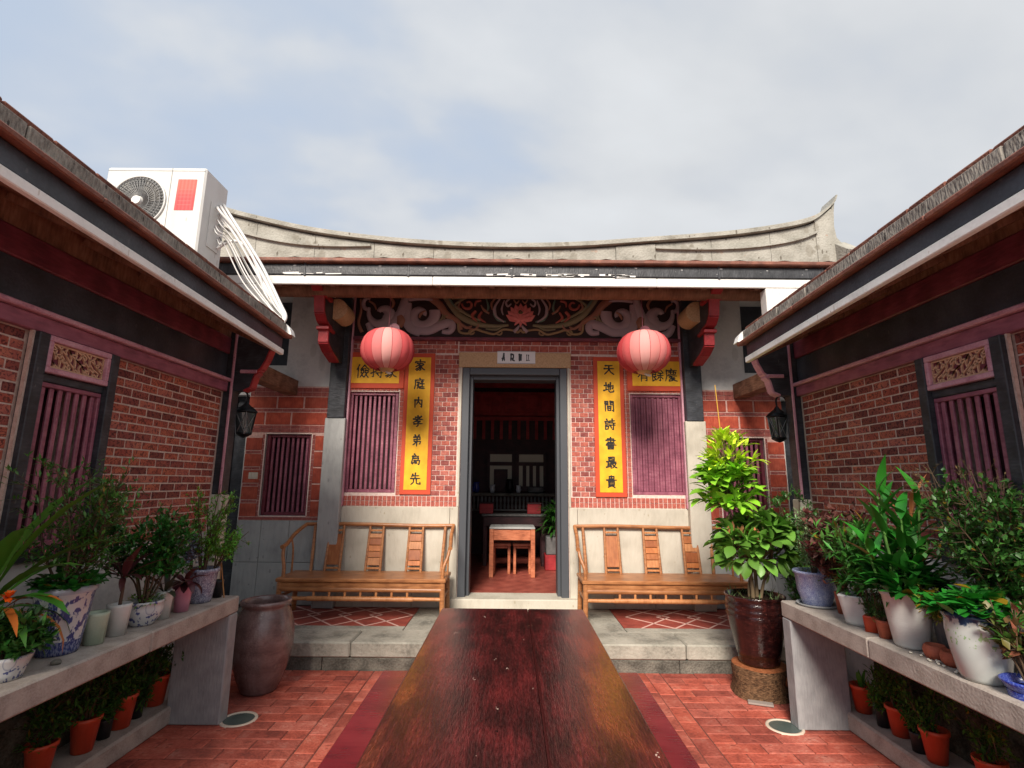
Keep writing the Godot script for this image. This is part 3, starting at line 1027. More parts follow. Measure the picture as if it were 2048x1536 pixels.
	# beams, brackets, logs
	for s in [-1.0, 1.0]:
		var bx: float = -1.915 if s < 0 else 1.995
		bracket(h, bx, s)
		var lg := MB.new()
		lg.tube([Vector3(bx - s * 0.075, 3.25, -5.48), Vector3(bx - s * 0.075, 3.245, -5.19)], 0.108, 0.112, 22)
		wpart("log_beam", lg, M.log_end, h)
		var gb := MB.new()
		var gx: float = -2.30 if s < 0 else 2.36
		gb.span(gx, gx + s * 0.7, 2.98, 3.285, -4.72, -4.60, 0.008)
		wpart("gutter_box", gb, M.white_paint, h)
		var pl := MB.new()
		var px: float = -2.47 if s < 0 else 2.55
		pl.span(px - 0.07, px + 0.07, 2.42, 2.585, -5.745, -4.30, 0.006)
		wpart("tie_beam", pl, M.beam_wood, h)
	var pur := MB.new()
	pur.tube([Vector3(-4.9, 3.36, -4.92), Vector3(4.98, 3.36, -4.92)], 0.085, 0.085, 14)
	wpart("purlin", pur, M.soffit_wood, h)
	# roof
	var so := MB.new()
	so.quad(Vector3(-5.0, 3.33, -4.61), Vector3(-5.0, 3.72, -5.72), Vector3(5.08, 3.72, -5.72), Vector3(5.08, 3.33, -4.61))
	so.quad(Vector3(-5.0, 3.345, -4.61), Vector3(5.08, 3.345, -4.61), Vector3(5.08, 3.735, -5.72), Vector3(-5.0, 3.735, -5.72))
	wpart("soffit", so, M.soffit_wood, h)
	for k in 20:
		var raf := MB.new()
		var x := -4.7 + k * 0.5
		raf.bar(Vector3(x, 3.30, -4.63), Vector3(x, 3.685, -5.72), 0.05, 0.05)
		wpart("rafter", raf, M.soffit_wood, h)
	var fs := [-5.0, -2.9, -0.75, 1.35, 3.2, 5.08]
	for k in 5:
		var fa := MB.new()
		fa.span(fs[k], fs[k + 1] - 0.003, 3.285, 3.368, -4.625, -4.595 - 0.002 * (k % 2), 0.005)
		wpart("fascia_board", fa, M.white_paint, h)
	var fl := MB.new()
	for k in 110:
		# flakes of old white paint along the foot of the gutter
		var x := r.randf_range(-2.2, 2.4)
		if sin(x * 2.1 + 0.6) + r.randf_range(-0.4, 0.4) < 0.1:
			continue
		fl.box(Vector3(x, 3.383 + r.randf_range(-0.004, 0.012), -4.5872), Vector3(r.randf_range(0.02, 0.16), r.randf_range(0.004, 0.018), 0.002), 0.0, Basis(Vector3.BACK, r.randf_range(-0.05, 0.05)))
	wpart("paint_flakes", fl, M.white_paint, h).set_meta("kind", "stuff")
	for k in 9:
		var cl := MB.new()
		cl.span(-3.9 + k * 0.97, -3.88 + k * 0.97, 3.365, 3.49, -4.665, -4.584, 0.003)
		wpart("gutter_clip", cl, M.chipped_gutter, h)
	var gu := MB.new()
	gu.span(-5.0, 5.08, 3.37, 3.485, -4.66, -4.588, 0.012)
	wpart("gutter", gu, M.chipped_gutter, h)
	var ed := MB.new()
	ed.span(-5.02, 5.1, 3.487, 3.528, -4.72, -4.54, 0.012)
	wpart("tile_edge", ed, M.copper_edge, h)
	var ro := MB.new()
	var n := 96
	for k in n:
		# barrel tiles as a rolled sheet, slightly hollow from eave to ridge
		var x0 := -5.0 + 10.08 * k / n
		var x1 := -5.0 + 10.08 * (k + 1) / n
		var y0 := 0.03 * (0.5 + 0.5 * cos(TAU * k / 4.0))
		var y1 := 0.03 * (0.5 + 0.5 * cos(TAU * (k + 1) / 4.0))
		for j in 4:
			var za := -4.6 - 2.9 * j / 4.0
			var zb := -4.6 - 2.9 * (j + 1) / 4.0
			var ya := 3.53 + 1.18 * pow(j / 4.0, 1.25)
			var yb := 3.53 + 1.18 * pow((j + 1) / 4.0, 1.25)
			ro.quad(Vector3(x0, ya + y0, za), Vector3(x1, ya + y1, za), Vector3(x1, yb + y1, zb), Vector3(x0, yb + y0, zb))
		ro.quad(Vector3(x0, 4.71 + y0, -7.5), Vector3(x1, 4.71 + y1, -7.5), Vector3(x1, 3.62 + y1, -9.7), Vector3(x0, 3.62 + y0, -9.7))
	ro.quad(Vector3(-5.0, 3.50, -4.6), Vector3(-5.0, 4.66, -7.5), Vector3(5.08, 4.66, -7.5), Vector3(5.08, 3.50, -4.6))
	ro.quad(Vector3(-5.0, 4.66, -7.5), Vector3(-5.0, 3.58, -9.7), Vector3(5.08, 3.58, -9.7), Vector3(5.08, 4.66, -7.5))
	for x in [-4.95, 5.03]:
		ro.tri(Vector3(x, 3.5, -4.7), Vector3(x, 3.5, -9.6), Vector3(x, 4.7, -7.5))
	wpart("roof", ro, M.rust_tile, h)
	ridge(h)


func window(h: Node3D, cx: float, w: float, y0: float, y1: float, z: float, bars: int, bw: float, bm: Material, fm: Material) -> void:
	var f := MB.new()
	var t := 0.035
	f.span(cx - w * 0.5, cx - w * 0.5 + t, y0, y1, z - 0.04, z + 0.035, 0.004)
	f.span(cx + w * 0.5 - t, cx + w * 0.5, y0, y1, z - 0.04, z + 0.035, 0.004)
	f.span(cx - w * 0.5 + t, cx + w * 0.5 - t, y0, y0 + t, z - 0.04, z + 0.032, 0.004)
	f.span(cx - w * 0.5 + t, cx + w * 0.5 - t, y1 - t, y1, z - 0.04, z + 0.032, 0.004)
	var o := MeshInstance3D.new()
	o = part("window", f.done(), M.maroon_wood if fm == M.pink_paint else fm, h, -h.position)
	var inner := w - 2 * t
	for k in bars:
		var x := cx - inner * 0.5 + inner * (k + 0.5) / bars
		part("bar", cbox(Vector3(bw, y1 - y0 - 2 * t, 0.022), 0.004), bm, o, Vector3(x, (y0 + y1) * 0.5, z + (0.011 if bars > 10 and k % 2 else 0.0)))
	if fm == M.pink_paint:
		var e := MB.new()
		for s in [-1.0, 1.0]:
			e.span(cx + s * (w * 0.5 + 0.006) - 0.006, cx + s * (w * 0.5 + 0.006) + 0.006, y0, y1, -5.76, -5.735)
		e.span(cx - w * 0.5, cx + w * 0.5, y1, y1 + 0.012, -5.76, -5.735)
		e.span(cx - w * 0.5, cx + w * 0.5, y0 - 0.012, y0, -5.76, -5.735)
		part("edge", e.done(), M.mortar, o)
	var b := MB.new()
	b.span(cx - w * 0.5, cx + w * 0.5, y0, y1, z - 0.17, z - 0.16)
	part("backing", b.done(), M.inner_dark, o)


func bracket(h: Node3D, x: float, s: float) -> void:
	# stepped black bracket with red edges reaching out under the eave; outline in (z, y)
	var low := PackedVector2Array([Vector2(-5.59, 2.74), Vector2(-5.45, 2.74), Vector2(-5.22, 2.80), Vector2(-5.1, 2.86), Vector2(-5.09, 2.99), Vector2(-5.22, 3.02), Vector2(-5.59, 3.02)])
	var top := PackedVector2Array([Vector2(-5.59, 3.025), Vector2(-5.18, 3.025), Vector2(-5.02, 3.06), Vector2(-4.94, 3.12), Vector2(-4.90, 3.30), Vector2(-5.1, 3.34), Vector2(-5.3, 3.40), Vector2(-5.59, 3.40)])
	var arm := PackedVector2Array([Vector2(-5.02, 3.31), Vector2(-4.9, 3.31), Vector2(-4.78, 3.36), Vector2(-4.80, 3.42), Vector2(-5.02, 3.44)])
	# x-y of the outline become z-y of the scene
	var xf := Transform3D(Basis(Vector3(0, 0, 1), Vector3(0, 1, 0), Vector3(-1, 0, 0)), Vector3(x, 0, 0))
	for q in [[low, [1, 2, 3, 4, 5]], [top, [1, 2, 3, 4, 5]], [arm, [0, 1, 2, 3]]]:
		var m := MB.new()
		m.prism(q[0], 0.085, xf)
		var o := wpart("bracket", m, M.black_wood, h)
		var e := MB.new()
		for i in q[1].size() - 1:
			var a: Vector2 = q[0][q[1][i]]
			var b: Vector2 = q[0][q[1][i + 1]]
			e.bar(Vector3(x, a.y, a.x), Vector3(x, b.y, b.x), 0.105, 0.03, Vector3.UP if absf(a.x - b.x) > absf(a.y - b.y) else Vector3.BACK, 0.004)
		part("edge", e.done(), M.red_paint, o)
	for q in [[-5.08, 2.99, 0.13, 0.035], [-4.93, 3.285, 0.15, 0.04]]:
		var cap := MB.new()
		cap.box(Vector3(x, q[1] + 0.01, q[0] - 0.06), Vector3(q[2], q[3], 0.2), 0.005)
		wpart("bracket_block", cap, M.red_paint, h)


func ridge(h: Node3D) -> void:
	# swept ridge: measured top line, hooked at both ends
	var topl := [Vector2(-4.925, 5.98), Vector2(-4.86, 5.85), Vector2(-4.72, 5.73), Vector2(-4.42, 5.585), Vector2(-3.8, 5.42), Vector2(-3.0, 5.25), Vector2(-2.0, 5.12), Vector2(-1.0, 5.05), Vector2(0.0, 5.03), Vector2(1.0, 5.06), Vector2(2.1, 5.15), Vector2(3.2, 5.25), Vector2(4.0, 5.37), Vector2(4.5, 5.49), Vector2(4.76, 5.63), Vector2(4.90, 5.75), Vector2(4.965, 5.88)]
	var curve := catmull(topl, 5)
	var z := -7.5
	var cap := MB.new()
	var n := curve.size()
	var rows: Array = []
	for i in n:
		var a: Vector2 = curve[i]
		var fa := clampf(minf(absf(a.x + 4.95), absf(4.99 - a.x)) / 0.5, 0.3, 1.0)
		var t := ((curve[mini(i + 1, n - 1)] as Vector2) - (curve[maxi(i - 1, 0)] as Vector2)).normalized()
		var lo := a - Vector2(-t.y, t.x) * 0.075 * fa
		var wa := 0.22 * (0.8 + 0.2 * fa)
		rows.append([Vector3(a.x, a.y, z + wa - 0.02), Vector3(a.x, a.y, z - wa), Vector3(lo.x, lo.y, z - wa), Vector3(lo.x, lo.y, z + wa), Vector3(a.x, a.y - 0.012 * fa, z + wa)])
	for q in [[0, 1], [1, 2], [2, 3], [3, 4], [4, 0]]:
		cap.smooth()
		for i in n - 1:
			cap.quad(rows[i][q[0]], rows[i + 1][q[0]], rows[i + 1][q[1]], rows[i][q[1]])
	var rid := wpart("ridge", cap, M.ridge_cement, h)
	# body below the cap, in upright panels whose joints show
	var top_at := func(x: float) -> float:
		for i in n - 1:
			if curve[i].x <= x and curve[i + 1].x >= x:
				return lerpf(curve[i].y, curve[i + 1].y, (x - curve[i].x) / maxf(0.001, curve[i + 1].x - curve[i].x))
		return 5.4
	var js := [-4.62, -3.9, -3.0, -2.1, -1.2, -0.3, 0.6, 1.55, 2.15, 3.0, 3.9, 4.62]
	for i in js.size() - 1:
		var p := MB.new()
		var x0: float = js[i] + 0.003
		var x1: float = js[i + 1] - 0.003
		var zz := 0.15 + (0.012 if i == 7 else 0.0)
		for k in 6:
			var a := lerpf(x0, x1, k / 6.0)
			var b := lerpf(x0, x1, (k + 1) / 6.0)
			var ya: float = top_at.call(a) - 0.105
			var yb: float = top_at.call(b) - 0.105
			p.quad(Vector3(a, 4.6, z + zz), Vector3(b, 4.6, z + zz), Vector3(b, yb, z + zz), Vector3(a, ya, z + zz))
			p.quad(Vector3(b, 4.6, z - zz), Vector3(a, 4.6, z - zz), Vector3(a, ya, z - zz), Vector3(b, yb, z - zz))
			p.quad(Vector3(a, ya, z + zz), Vector3(b, yb, z + zz), Vector3(b, yb, z - zz), Vector3(a, ya, z - zz))
		p.quad(Vector3(x0, 4.6, z - zz), Vector3(x0, 4.6, z + zz), Vector3(x0, top_at.call(x0) - 0.105, z + zz), Vector3(x0, top_at.call(x0) - 0.105, z - zz))
		p.quad(Vector3(x1, 4.6, z + zz), Vector3(x1, 4.6, z - zz), Vector3(x1, top_at.call(x1) - 0.105, z - zz), Vector3(x1, top_at.call(x1) - 0.105, z + zz))
		part("ridge_panel", p.done(), M.ridge_cement, rid)
	# a second curved moulding on both flanks
	for s in [-1.0, 1.0]:
		var md := MB.new()
		var pts: Array = []
		for k in 15:
			var x: float = s * (2.15 + 2.46 * k / 14.0)
			pts.append(Vector3(x, lerpf(4.975, top_at.call(x) - 0.28, k / 14.0), z + 0.17))
		for k in 14:
			md.bar(pts[k], pts[k + 1], 0.06, 0.03, Vector3.UP)
		part("moulding", md.done(), M.ridge_cement, rid)
		# block that carries the hooked end
		var bl := PackedVector2Array([Vector2(4.60, 4.6), Vector2(5.22, 4.6), Vector2(5.16, 5.0), Vector2(4.99, 5.07), Vector2(4.91, 5.18), Vector2(4.89, 5.36), Vector2(4.91, 5.60), Vector2(4.94, 5.78), Vector2(4.88, 5.66), Vector2(4.76, 5.57), Vector2(4.60, 5.46)])
		var q := PackedVector2Array()
		for v in bl:
			q.append(Vector2(v.x if s > 0 else -v.x + 0.04, v.y + (0.0 if s > 0 else 0.1)))
		var b2 := MB.new()
		b2.prism(q, 0.33, Transform3D(Basis(), Vector3(0, 0, z)))
		part("ridge_end", b2.done(), M.ridge_cement, rid)
		var gr := MB.new()
		var gx: float = 4.98 if s > 0 else -4.92
		for k in 8:
			var t0 := k / 8.0
			var t1 := (k + 1) / 8.0
			gr.bar(Vector3(gx, 5.05 - 1.48 * pow(t0, 0.8), z + 2.9 * t0), Vector3(gx, 5.05 - 1.48 * pow(t1, 0.8), z + 2.9 * t1), 0.22, 0.24)
		part("gable_ridge", gr.done(), M.ridge_cement, rid)


func spiral(c: Vector2, r0: float, r1: float, a0: float, a1: float, n := 22) -> Array:
	var out: Array = []
	for i in n + 1:
		var t := float(i) / n
		var a := lerpf(a0, a1, t)
		var r := lerpf(r0, r1, pow(t, 0.8))
		out.append(c + Vector2(cos(a), sin(a)) * r)
	return out


func frieze(h: Node3D) -> void:
	# carved and painted board: pale scrolls, vines and a pink lotus, in the panel's own units
	var b := MB.new()
	b.span(-1.79, 1.91, 3.07, 3.62, -5.70, -5.675)
	var board := wpart("scroll_panel", b, M.frieze_dark, h)
	var fr := MB.new()
	fr.span(-1.79, 1.91, 3.045, 3.085, -5.70, -5.645, 0.006)
	part("moulding", fr.done(), M.maroon_wood, board)
	var k := 0.00197
	var xf := Transform3D(Basis(Vector3(k, 0, 0), Vector3(0, -k, 0), Vector3(0, 0, 1)), Vector3(-1.80 - 50 * k + 0.02, 3.575 + 85 * k, -5.675))
	var add := func(called: String, mat: Material, strokes: Array, d: float) -> void:
		for s in strokes:
			for mir in 2:
				var mb := MB.new()
				var pts: Array = []
				for p in s[0]:
					pts.append(Vector2(p.x if mir == 0 else 2000.0 - p.x, p.y))
				var w0: float = s[1]
				var w1: float = s[2]
				var w2: float = s[3]
				mb.ribbon(pts, func(t: float) -> float: return lerpf(w0, w1, t * 2.0) if t < 0.5 else lerpf(w1, w2, t * 2.0 - 1.0), d, xf)
				part(called, mb.done(), mat, board)
	var V := func(a: Array) -> Array:
		var o: Array = []
		for i in range(0, a.size(), 2):
			o.append(Vector2(a[i], a[i + 1]))
		return catmull(o, 6)
	add.call("scroll", M.scroll_grey, [
		[spiral(Vector2(198, 198), 84, 22, 3.6, -2.6), 16, 80, 20],
		[V.call([330, 92, 318, 150, 300, 205, 262, 250, 205, 268]), 40, 62, 76],
		[V.call([128, 175, 95, 160, 88, 125, 108, 103, 130, 112]), 26, 22, 14],
		[V.call([120, 255, 150, 300, 210, 318, 265, 300]), 30, 50, 24],
	], 0.026)
	add.call("scroll", M.scroll_grey, [
		[spiral(Vector2(425, 205), 86, 20, -0.4, 6.4), 68, 58, 16],
		[V.call([345, 130, 345, 215, 372, 275, 430, 300]), 46, 68, 66],
		[V.call([400, 285, 470, 290, 530, 265, 590, 248, 606, 275, 590, 300, 550, 300]), 66, 52, 26],
		[V.call([350, 110, 420, 96, 490, 112]), 20, 34, 10],
	], 0.022)
	add.call("scroll_heart", M.scroll_rust, [
		[V.call([300, 210, 312, 240, 300, 275]), 36, 58, 30],
		[V.call([450, 180, 425, 195, 415, 222]), 10, 16, 8],
	], 0.032)
	add.call("vine", M.scroll_olive, [
		[V.call([560, 95, 600, 150, 650, 205, 740, 250, 850, 265, 930, 258]), 26, 36, 14],
		[V.call([690, 92, 620, 140, 680, 190, 770, 235]), 8, 20, 10],
		[V.call([900, 262, 860, 285, 800, 282]), 10, 14, 6],
	], 0.018)
	add.call("vine", M.scroll_rust, [
		[V.call([480, 96, 530, 140, 570, 195, 640, 240, 660, 290]), 46, 40, 16],
		[V.call([640, 240, 690, 275, 720, 265]), 16, 18, 8],
		[V.call([120, 120, 150, 140, 165, 175]), 10, 14, 6],
		[V.call([240, 92, 262, 130, 250, 170]), 14, 18, 8],
		[V.call([70, 110, 76, 180, 66, 250, 90, 310]), 10, 16, 22],
	], 0.014)
	add.call("leaf_scroll", M.scroll_red, [
		[spiral(Vector2(695, 135), 36, 12, 3.2, -2.4, 14), 12, 16, 8],
		[V.call([740, 175, 720, 205, 750, 240]), 16, 22, 8],
		[V.call([775, 180, 760, 215, 800, 245]), 12, 18, 6],
		[V.call([770, 110, 740, 120, 735, 150]), 12, 14, 6],
	], 0.02)
	add.call("leaf_scroll", M.scroll_green, [
		[V.call([580, 96, 600, 130, 630, 160]), 14, 22, 8],
		[V.call([800, 100, 812, 150, 800, 190]), 8, 14, 6],
		[V.call([842, 190, 870, 225, 915, 238]), 8, 18, 8],
	], 0.017)
	add.call("leaf_scroll", M.scroll_olive, [
		[spiral(Vector2(575, 215), 26, 8, 0.5, 5.6, 10), 8, 12, 6],
		[V.call([520, 250, 545, 225, 552, 195]), 10, 16, 6],
		[V.call([600, 100, 640, 96, 668, 112]), 10, 16, 6],
	], 0.016)
	add.call("leaf_scroll", M.scroll_rust, [
		[V.call([820, 190, 790, 170, 770, 140]), 10, 16, 6],
		[V.call([850, 100, 830, 130, 838, 170]), 8, 14, 6],
		[V.call([660, 170, 640, 150, 650, 120]), 8, 14, 6],
		[V.call([760, 255, 740, 285, 700, 280]), 10, 14, 6],
		[V.call([960, 105, 975, 125, 990, 110]), 8, 10, 6],
	], 0.02)
	add.call("blade", M.scroll_grey, [
		[V.call([880, 100, 850, 150, 858, 205, 905, 240]), 8, 20, 8],
		[V.call([905, 110, 890, 160, 900, 200]), 6, 12, 5],
		[V.call([935, 100, 915, 120, 925, 145, 945, 130]), 10, 12, 6],
		[V.call([1040, 300, 1020, 280, 1008, 262]), 24, 20, 8],
	], 0.022)
	add.call("leaf_scroll", M.scroll_ochre, [
		[V.call([640, 250, 650, 300, 700, 310, 740, 285, 790, 300, 850, 312, 900, 285, 960, 290]), 14, 14, 12],
		[spiral(Vector2(715, 300), 20, 8, 0.0, 5.0, 10), 8, 10, 5],
		[spiral(Vector2(880, 300), 22, 8, 3.0, -2.0, 10), 8, 10, 5],
		[V.call([960, 290, 985, 300, 1000, 285]), 12, 14, 10],
	], 0.018)
	# lotus: three rows of pointed petals
	for q in [[9, 92.0, 46.0, 0.016, 1.0], [7, 70.0, 40.0, 0.026, 0.75], [5, 46.0, 30.0, 0.034, 0.5]]:
		var n: int = q[0]
		for i in n:
			var a := lerpf(-2.75, -0.39, i / (n - 1.0))
			var lp := MB.new()
			var c := Vector2(1000, 232)
			var d := Vector2(cos(a), sin(a) * 0.95)
			var l: float = q[1] * (1.0 + 0.12 * cos(a * 2.0 + PI))
			var w: float = q[2]
			lp.ribbon([c, c + d * l * 0.35, c + d * l * 0.7, c + d * l * 0.9, c + d * l * 1.08], func(t: float) -> float: return w * (0.6 + 0.9 * t) if t < 0.5 else w * 1.05 * (1.0 - t) * 2.0 + 1.0, q[3], xf)
			part("petal", lp.done(), M.lotus_pink, board)
	var base := MB.new()
	for a in [0.35, 0.9, 1.57, 2.24, 2.8]:
		var d := Vector2(cos(a), sin(a))
		base.ribbon([Vector2(1000, 215), Vector2(1000, 215) + d * 30, Vector2(1000, 215) + d * 58], func(t: float) -> float: return 40.0 * (1.0 - t) + 2.0, 0.022, xf)
	part("petal", base.done(), M.lotus_pink, board)
	var hb := MB.new()
	hb.ribbon(spiral(Vector2(998, 182), 12, 3, 0.0, 7.0, 12), func(_t: float) -> float: return 11.0, 0.046, xf)
	part("lotus_heart", hb.done(), M.lotus_heart, board)


func hall_inside() -> void:
	var h: Node3D = get_node("main_hall")
	var f := MB.new()
	f.span(-4.7, 4.78, 0.2, 0.31, -9.1, -5.95)
	wpart("inner_floor", f, M.hall_floor, h)
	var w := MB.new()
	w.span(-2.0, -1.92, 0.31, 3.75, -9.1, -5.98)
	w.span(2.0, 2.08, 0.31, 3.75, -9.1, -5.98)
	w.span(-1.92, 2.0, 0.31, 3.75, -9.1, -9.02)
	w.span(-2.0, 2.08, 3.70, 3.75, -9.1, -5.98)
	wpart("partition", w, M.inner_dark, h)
	for q in [[2.60, 0.42, -8.85], [3.1, 0.30, -8.9]]:
		var b := MB.new()
		b.span(-1.9, 1.98, q[0], q[0] + q[1], q[2] - 0.05, q[2], 0.01)
		for k in 18:
			b.span(-1.8 + k * 0.21, -1.64 + k * 0.21, q[0] + 0.06, q[0] + q[1] - 0.06, q[2], q[2] + 0.02, 0.006)
		wpart("carved_beam", b, M.inner_red, h)
	var lat := MB.new()
	lat.span(-1.9, 1.98, 2.52, 2.58, -8.85, -8.8)
	for k in 26:
		lat.span(-1.85 + k * 0.15, -1.80 + k * 0.15, 2.2, 2.52, -8.86, -8.84)
	wpart("lattice", lat, M.inner_red, h)
	# two pale glazed doors of the shrine cupboard
	for q in [[-0.38, 0.03], [0.11, 0.56]]:
		var c := MB.new()
		c.span(q[0], q[1], 1.34, 1.97, -8.92, -8.90)
		var o := wpart("cupboard_panel", c, M.pale_board, h)
		var bars := MB.new()
		var ww: float = q[1] - q[0]
		bars.span(q[0] - 0.03, q[1] + 0.03, 1.95, 2.0, -8.90, -8.86)
		bars.span(q[0] - 0.03, q[1] + 0.03, 1.76, 1.82, -8.90, -8.865)
		bars.span(q[0] - 0.03, q[0] + 0.02, 1.34, 1.95, -8.90, -8.86)
		bars.span(q[1] - 0.02, q[1] + 0.03, 1.34, 1.95, -8.90, -8.86)
		if q[0] > 0:
			for k in 3:
				bars.span(q[0] + ww * (k + 1) / 4.0 - 0.03, q[0] + ww * (k + 1) / 4.0 + 0.03, 1.34, 1.76, -8.90, -8.867)
			bars.span(q[0], q[1], 1.34, 1.42, -8.90, -8.868)
		else:
			bars.span(q[0] + 0.09, q[1] - 0.09, 1.34, 1.70, -8.90, -8.866)
		part("frame", bars.done(), M.inner_dark, o)
	# altar table across the back
	var at := thing("altar_table", "long dark altar table with a pale carved apron at the back of the hall", "altar table", Vector3(0.0, 0.31, -8.6))
	var t := MB.new()
	t.span(-0.95, 0.95, 1.27, 1.315, -8.85, -8.35, 0.006)
	wpart("table_top", t, M.dark_stone, at)
	var ap := MB.new()
	for k in 30:
		var x := -0.88 + k * 0.06
		ap.lathe([Vector2(0.012, 1.07), Vector2(0.024, 1.11), Vector2(0.012, 1.16), Vector2(0.022, 1.21), Vector2(0.014, 1.262)], Vector3(x, 0, -8.38), 6)
	ap.span(-0.93, 0.93, 1.04, 1.07, -8.4, -8.36)
	wpart("carved_apron", ap, M.grey_plaster_pot, at)
	for x in [-0.88, 0.88]:
		for z in [-8.8, -8.4]:
			part("leg", cbox(Vector3(0.07, 0.96, 0.07), 0.006), M.inner_dark, at, Vector3(x, 0.79, z) - at.position)
	# offering table in front of it
	var ot := thing("offering_table", "dark narrow offering table with pale edge behind the small wooden desk", "table", Vector3(0.05, 0.31, -7.9))
	var t2 := MB.new()
	t2.span(-0.42, 0.52, 1.0, 1.03, -8.1, -7.72, 0.005)
	wpart("table_top", t2, M.grey_plaster_pot, ot)
	var t3 := MB.new()
	t3.span(-0.40, 0.50, 0.86, 0.995, -8.08, -7.74, 0.006)
	wpart("apron", t3, M.inner_dark, ot)
	for x in [-0.37, 0.47]:
		for z in [-8.04, -7.78]:
			part("leg", cbox(Vector3(0.06, 0.55, 0.06), 0.005), M.inner_dark, ot, Vector3(x, 0.585, z) - ot.position)
	var bxs := [[-0.36, 0.2, 0.14, "dark wooden box at the left end of the offering table"], [0.34, 0.2, 0.14, "dark wooden box at the right end of the offering table"]]
	for q in bxs:
		var bt := thing("wooden_box", q[3], "box", Vector3(q[0], 1.03, -7.9), 0.0, "boxes on the offering table")
		part("body", cbox(Vector3(q[1], q[2], 0.16), 0.006), M.inner_red, bt, Vector3(0, 0.0705, 0))
		part("lid", cbox(Vector3(q[1] + 0.02, 0.02, 0.18), 0.004), M.inner_dark, bt, Vector3(0, 0.152, 0))
	# things on the altar
	var jars := [[-0.66, 0.09, 0.14, "cobalt", "blue glazed cup at the left end of the altar table"], [-0.56, 0.055, 0.17, "cobalt", "tall blue vase beside the cup on the altar table"], [-0.30, 0.05, 0.13, "porcelain", "small pale jar left of the black incense burner"], [-0.02, 0.07, 0.22, "black_iron", "black incense burner in the middle of the altar table"], [0.12, 0.045, 0.12, "porcelain", "small pale jar right of the black incense burner"], [0.40, 0.15, 0.09, "grey_plaster_pot", "wide grey offering bowl at the right of the altar table"]]
	for q in jars:
		var j := thing("altar_vessel", q[4], "vessel", Vector3(q[0], 1.315, -8.55), 0.0, "vessels on the altar table")
		var m := MB.new()
		var rr: float = q[1]
		var hh: float = q[2]
		m.lathe([Vector2(0.001, 0.0), Vector2(rr * 0.6, 0.0), Vector2(rr, hh * 0.4), Vector2(rr * 0.75, hh * 0.8), Vector2(rr * 0.9, hh), Vector2(rr * 0.78, hh), Vector2(rr * 0.6, hh * 0.75)], Vector3.ZERO, 16)
		part("body", m.done(), M[q[3]], j)
	# desk and two stools
	var d := thing("desk", "small orange wooden desk just inside the doorway", "desk", Vector3(0.02, 0.31, -7.05))
	part("desk_top", cbox(Vector3(0.58, 0.024, 0.46), 0.005), M.grey_dado, d, Vector3(0, 0.60, 0))
	part("apron", cbox(Vector3(0.47, 0.135, 0.02), 0.004), M.desk_wood, d, Vector3(0, 0.518, 0.2))
	for x in [-0.262, 0.262]:
		part("side_apron", cbox(Vector3(0.02, 0.12, 0.36), 0.004), M.desk_wood, d, Vector3(x, 0.525, 0))
		for z in [-0.2, 0.2]:
			part("leg", cbox(Vector3(0.055, 0.586, 0.05), 0.005), M.desk_wood, d, Vector3(x, 0.294, z))
	for q in [[-0.12, "left of two small wooden stools pushed under the desk"], [0.155, "right of two small wooden stools pushed under the desk"]]:
		var s := thing("stool", q[1], "stool", Vector3(q[0], 0.31, -7.2), 0.0, "stools under the desk")
		part("seat", cbox(Vector3(0.25, 0.035, 0.25), 0.006), M.desk_wood, s, Vector3(0, 0.37, 0))
		part("rail", cbox(Vector3(0.16, 0.025, 0.02), 0.004), M.desk_wood, s, Vector3(0, 0.335, 0.1))
		for x in [-0.1, 0.1]:
			for z in [-0.1, 0.1]:
				part("leg", cbox(Vector3(0.035, 0.35, 0.035), 0.004), M.desk_wood, s, Vector3(x, 0.175, z))
	# plant in a square grey planter on a low plinth
	var p := thing("potted_plant", "bushy green plant in a square grey planter inside the hall", "potted plant", Vector3(0.62, 0.31, -7.55))
	part("plinth", cbox(Vector3(0.34, 0.2, 0.3), 0.01), M.inner_red, p, Vector3(0.02, 0.1, 0))
	part("planter", cbox(Vector3(0.3, 0.24, 0.26), 0.012), M.grey_plaster_pot, p, Vector3(0.02, 0.32, 0))
	var lv := MB.new()
	var rr := RandomNumberGenerator.new()
	rr.seed = 4
	for i in 230:
		var a := rr.randf() * TAU
		var v := Vector3(cos(a), rr.randf_range(-0.3, 1.3), sin(a)).normalized()
		var q := Vector3(0.0, 0.50 + rr.randf_range(0, 0.34), 0) + Vector3(v.x * 0.15, v.y * 0.1, v.z * 0.12) * rr.randf()
		lv.leaf(q, v, Vector3.UP, rr.randf_range(0.1, 0.2), rr.randf_range(0.025, 0.045), rr.randf_range(0.3, 1.2), lin(54, 104, 36) * rr.randf_range(0.7, 1.3), 3, 1)
	part("foliage", lv.done(), M.leaf, p).set_meta("kind", "stuff")


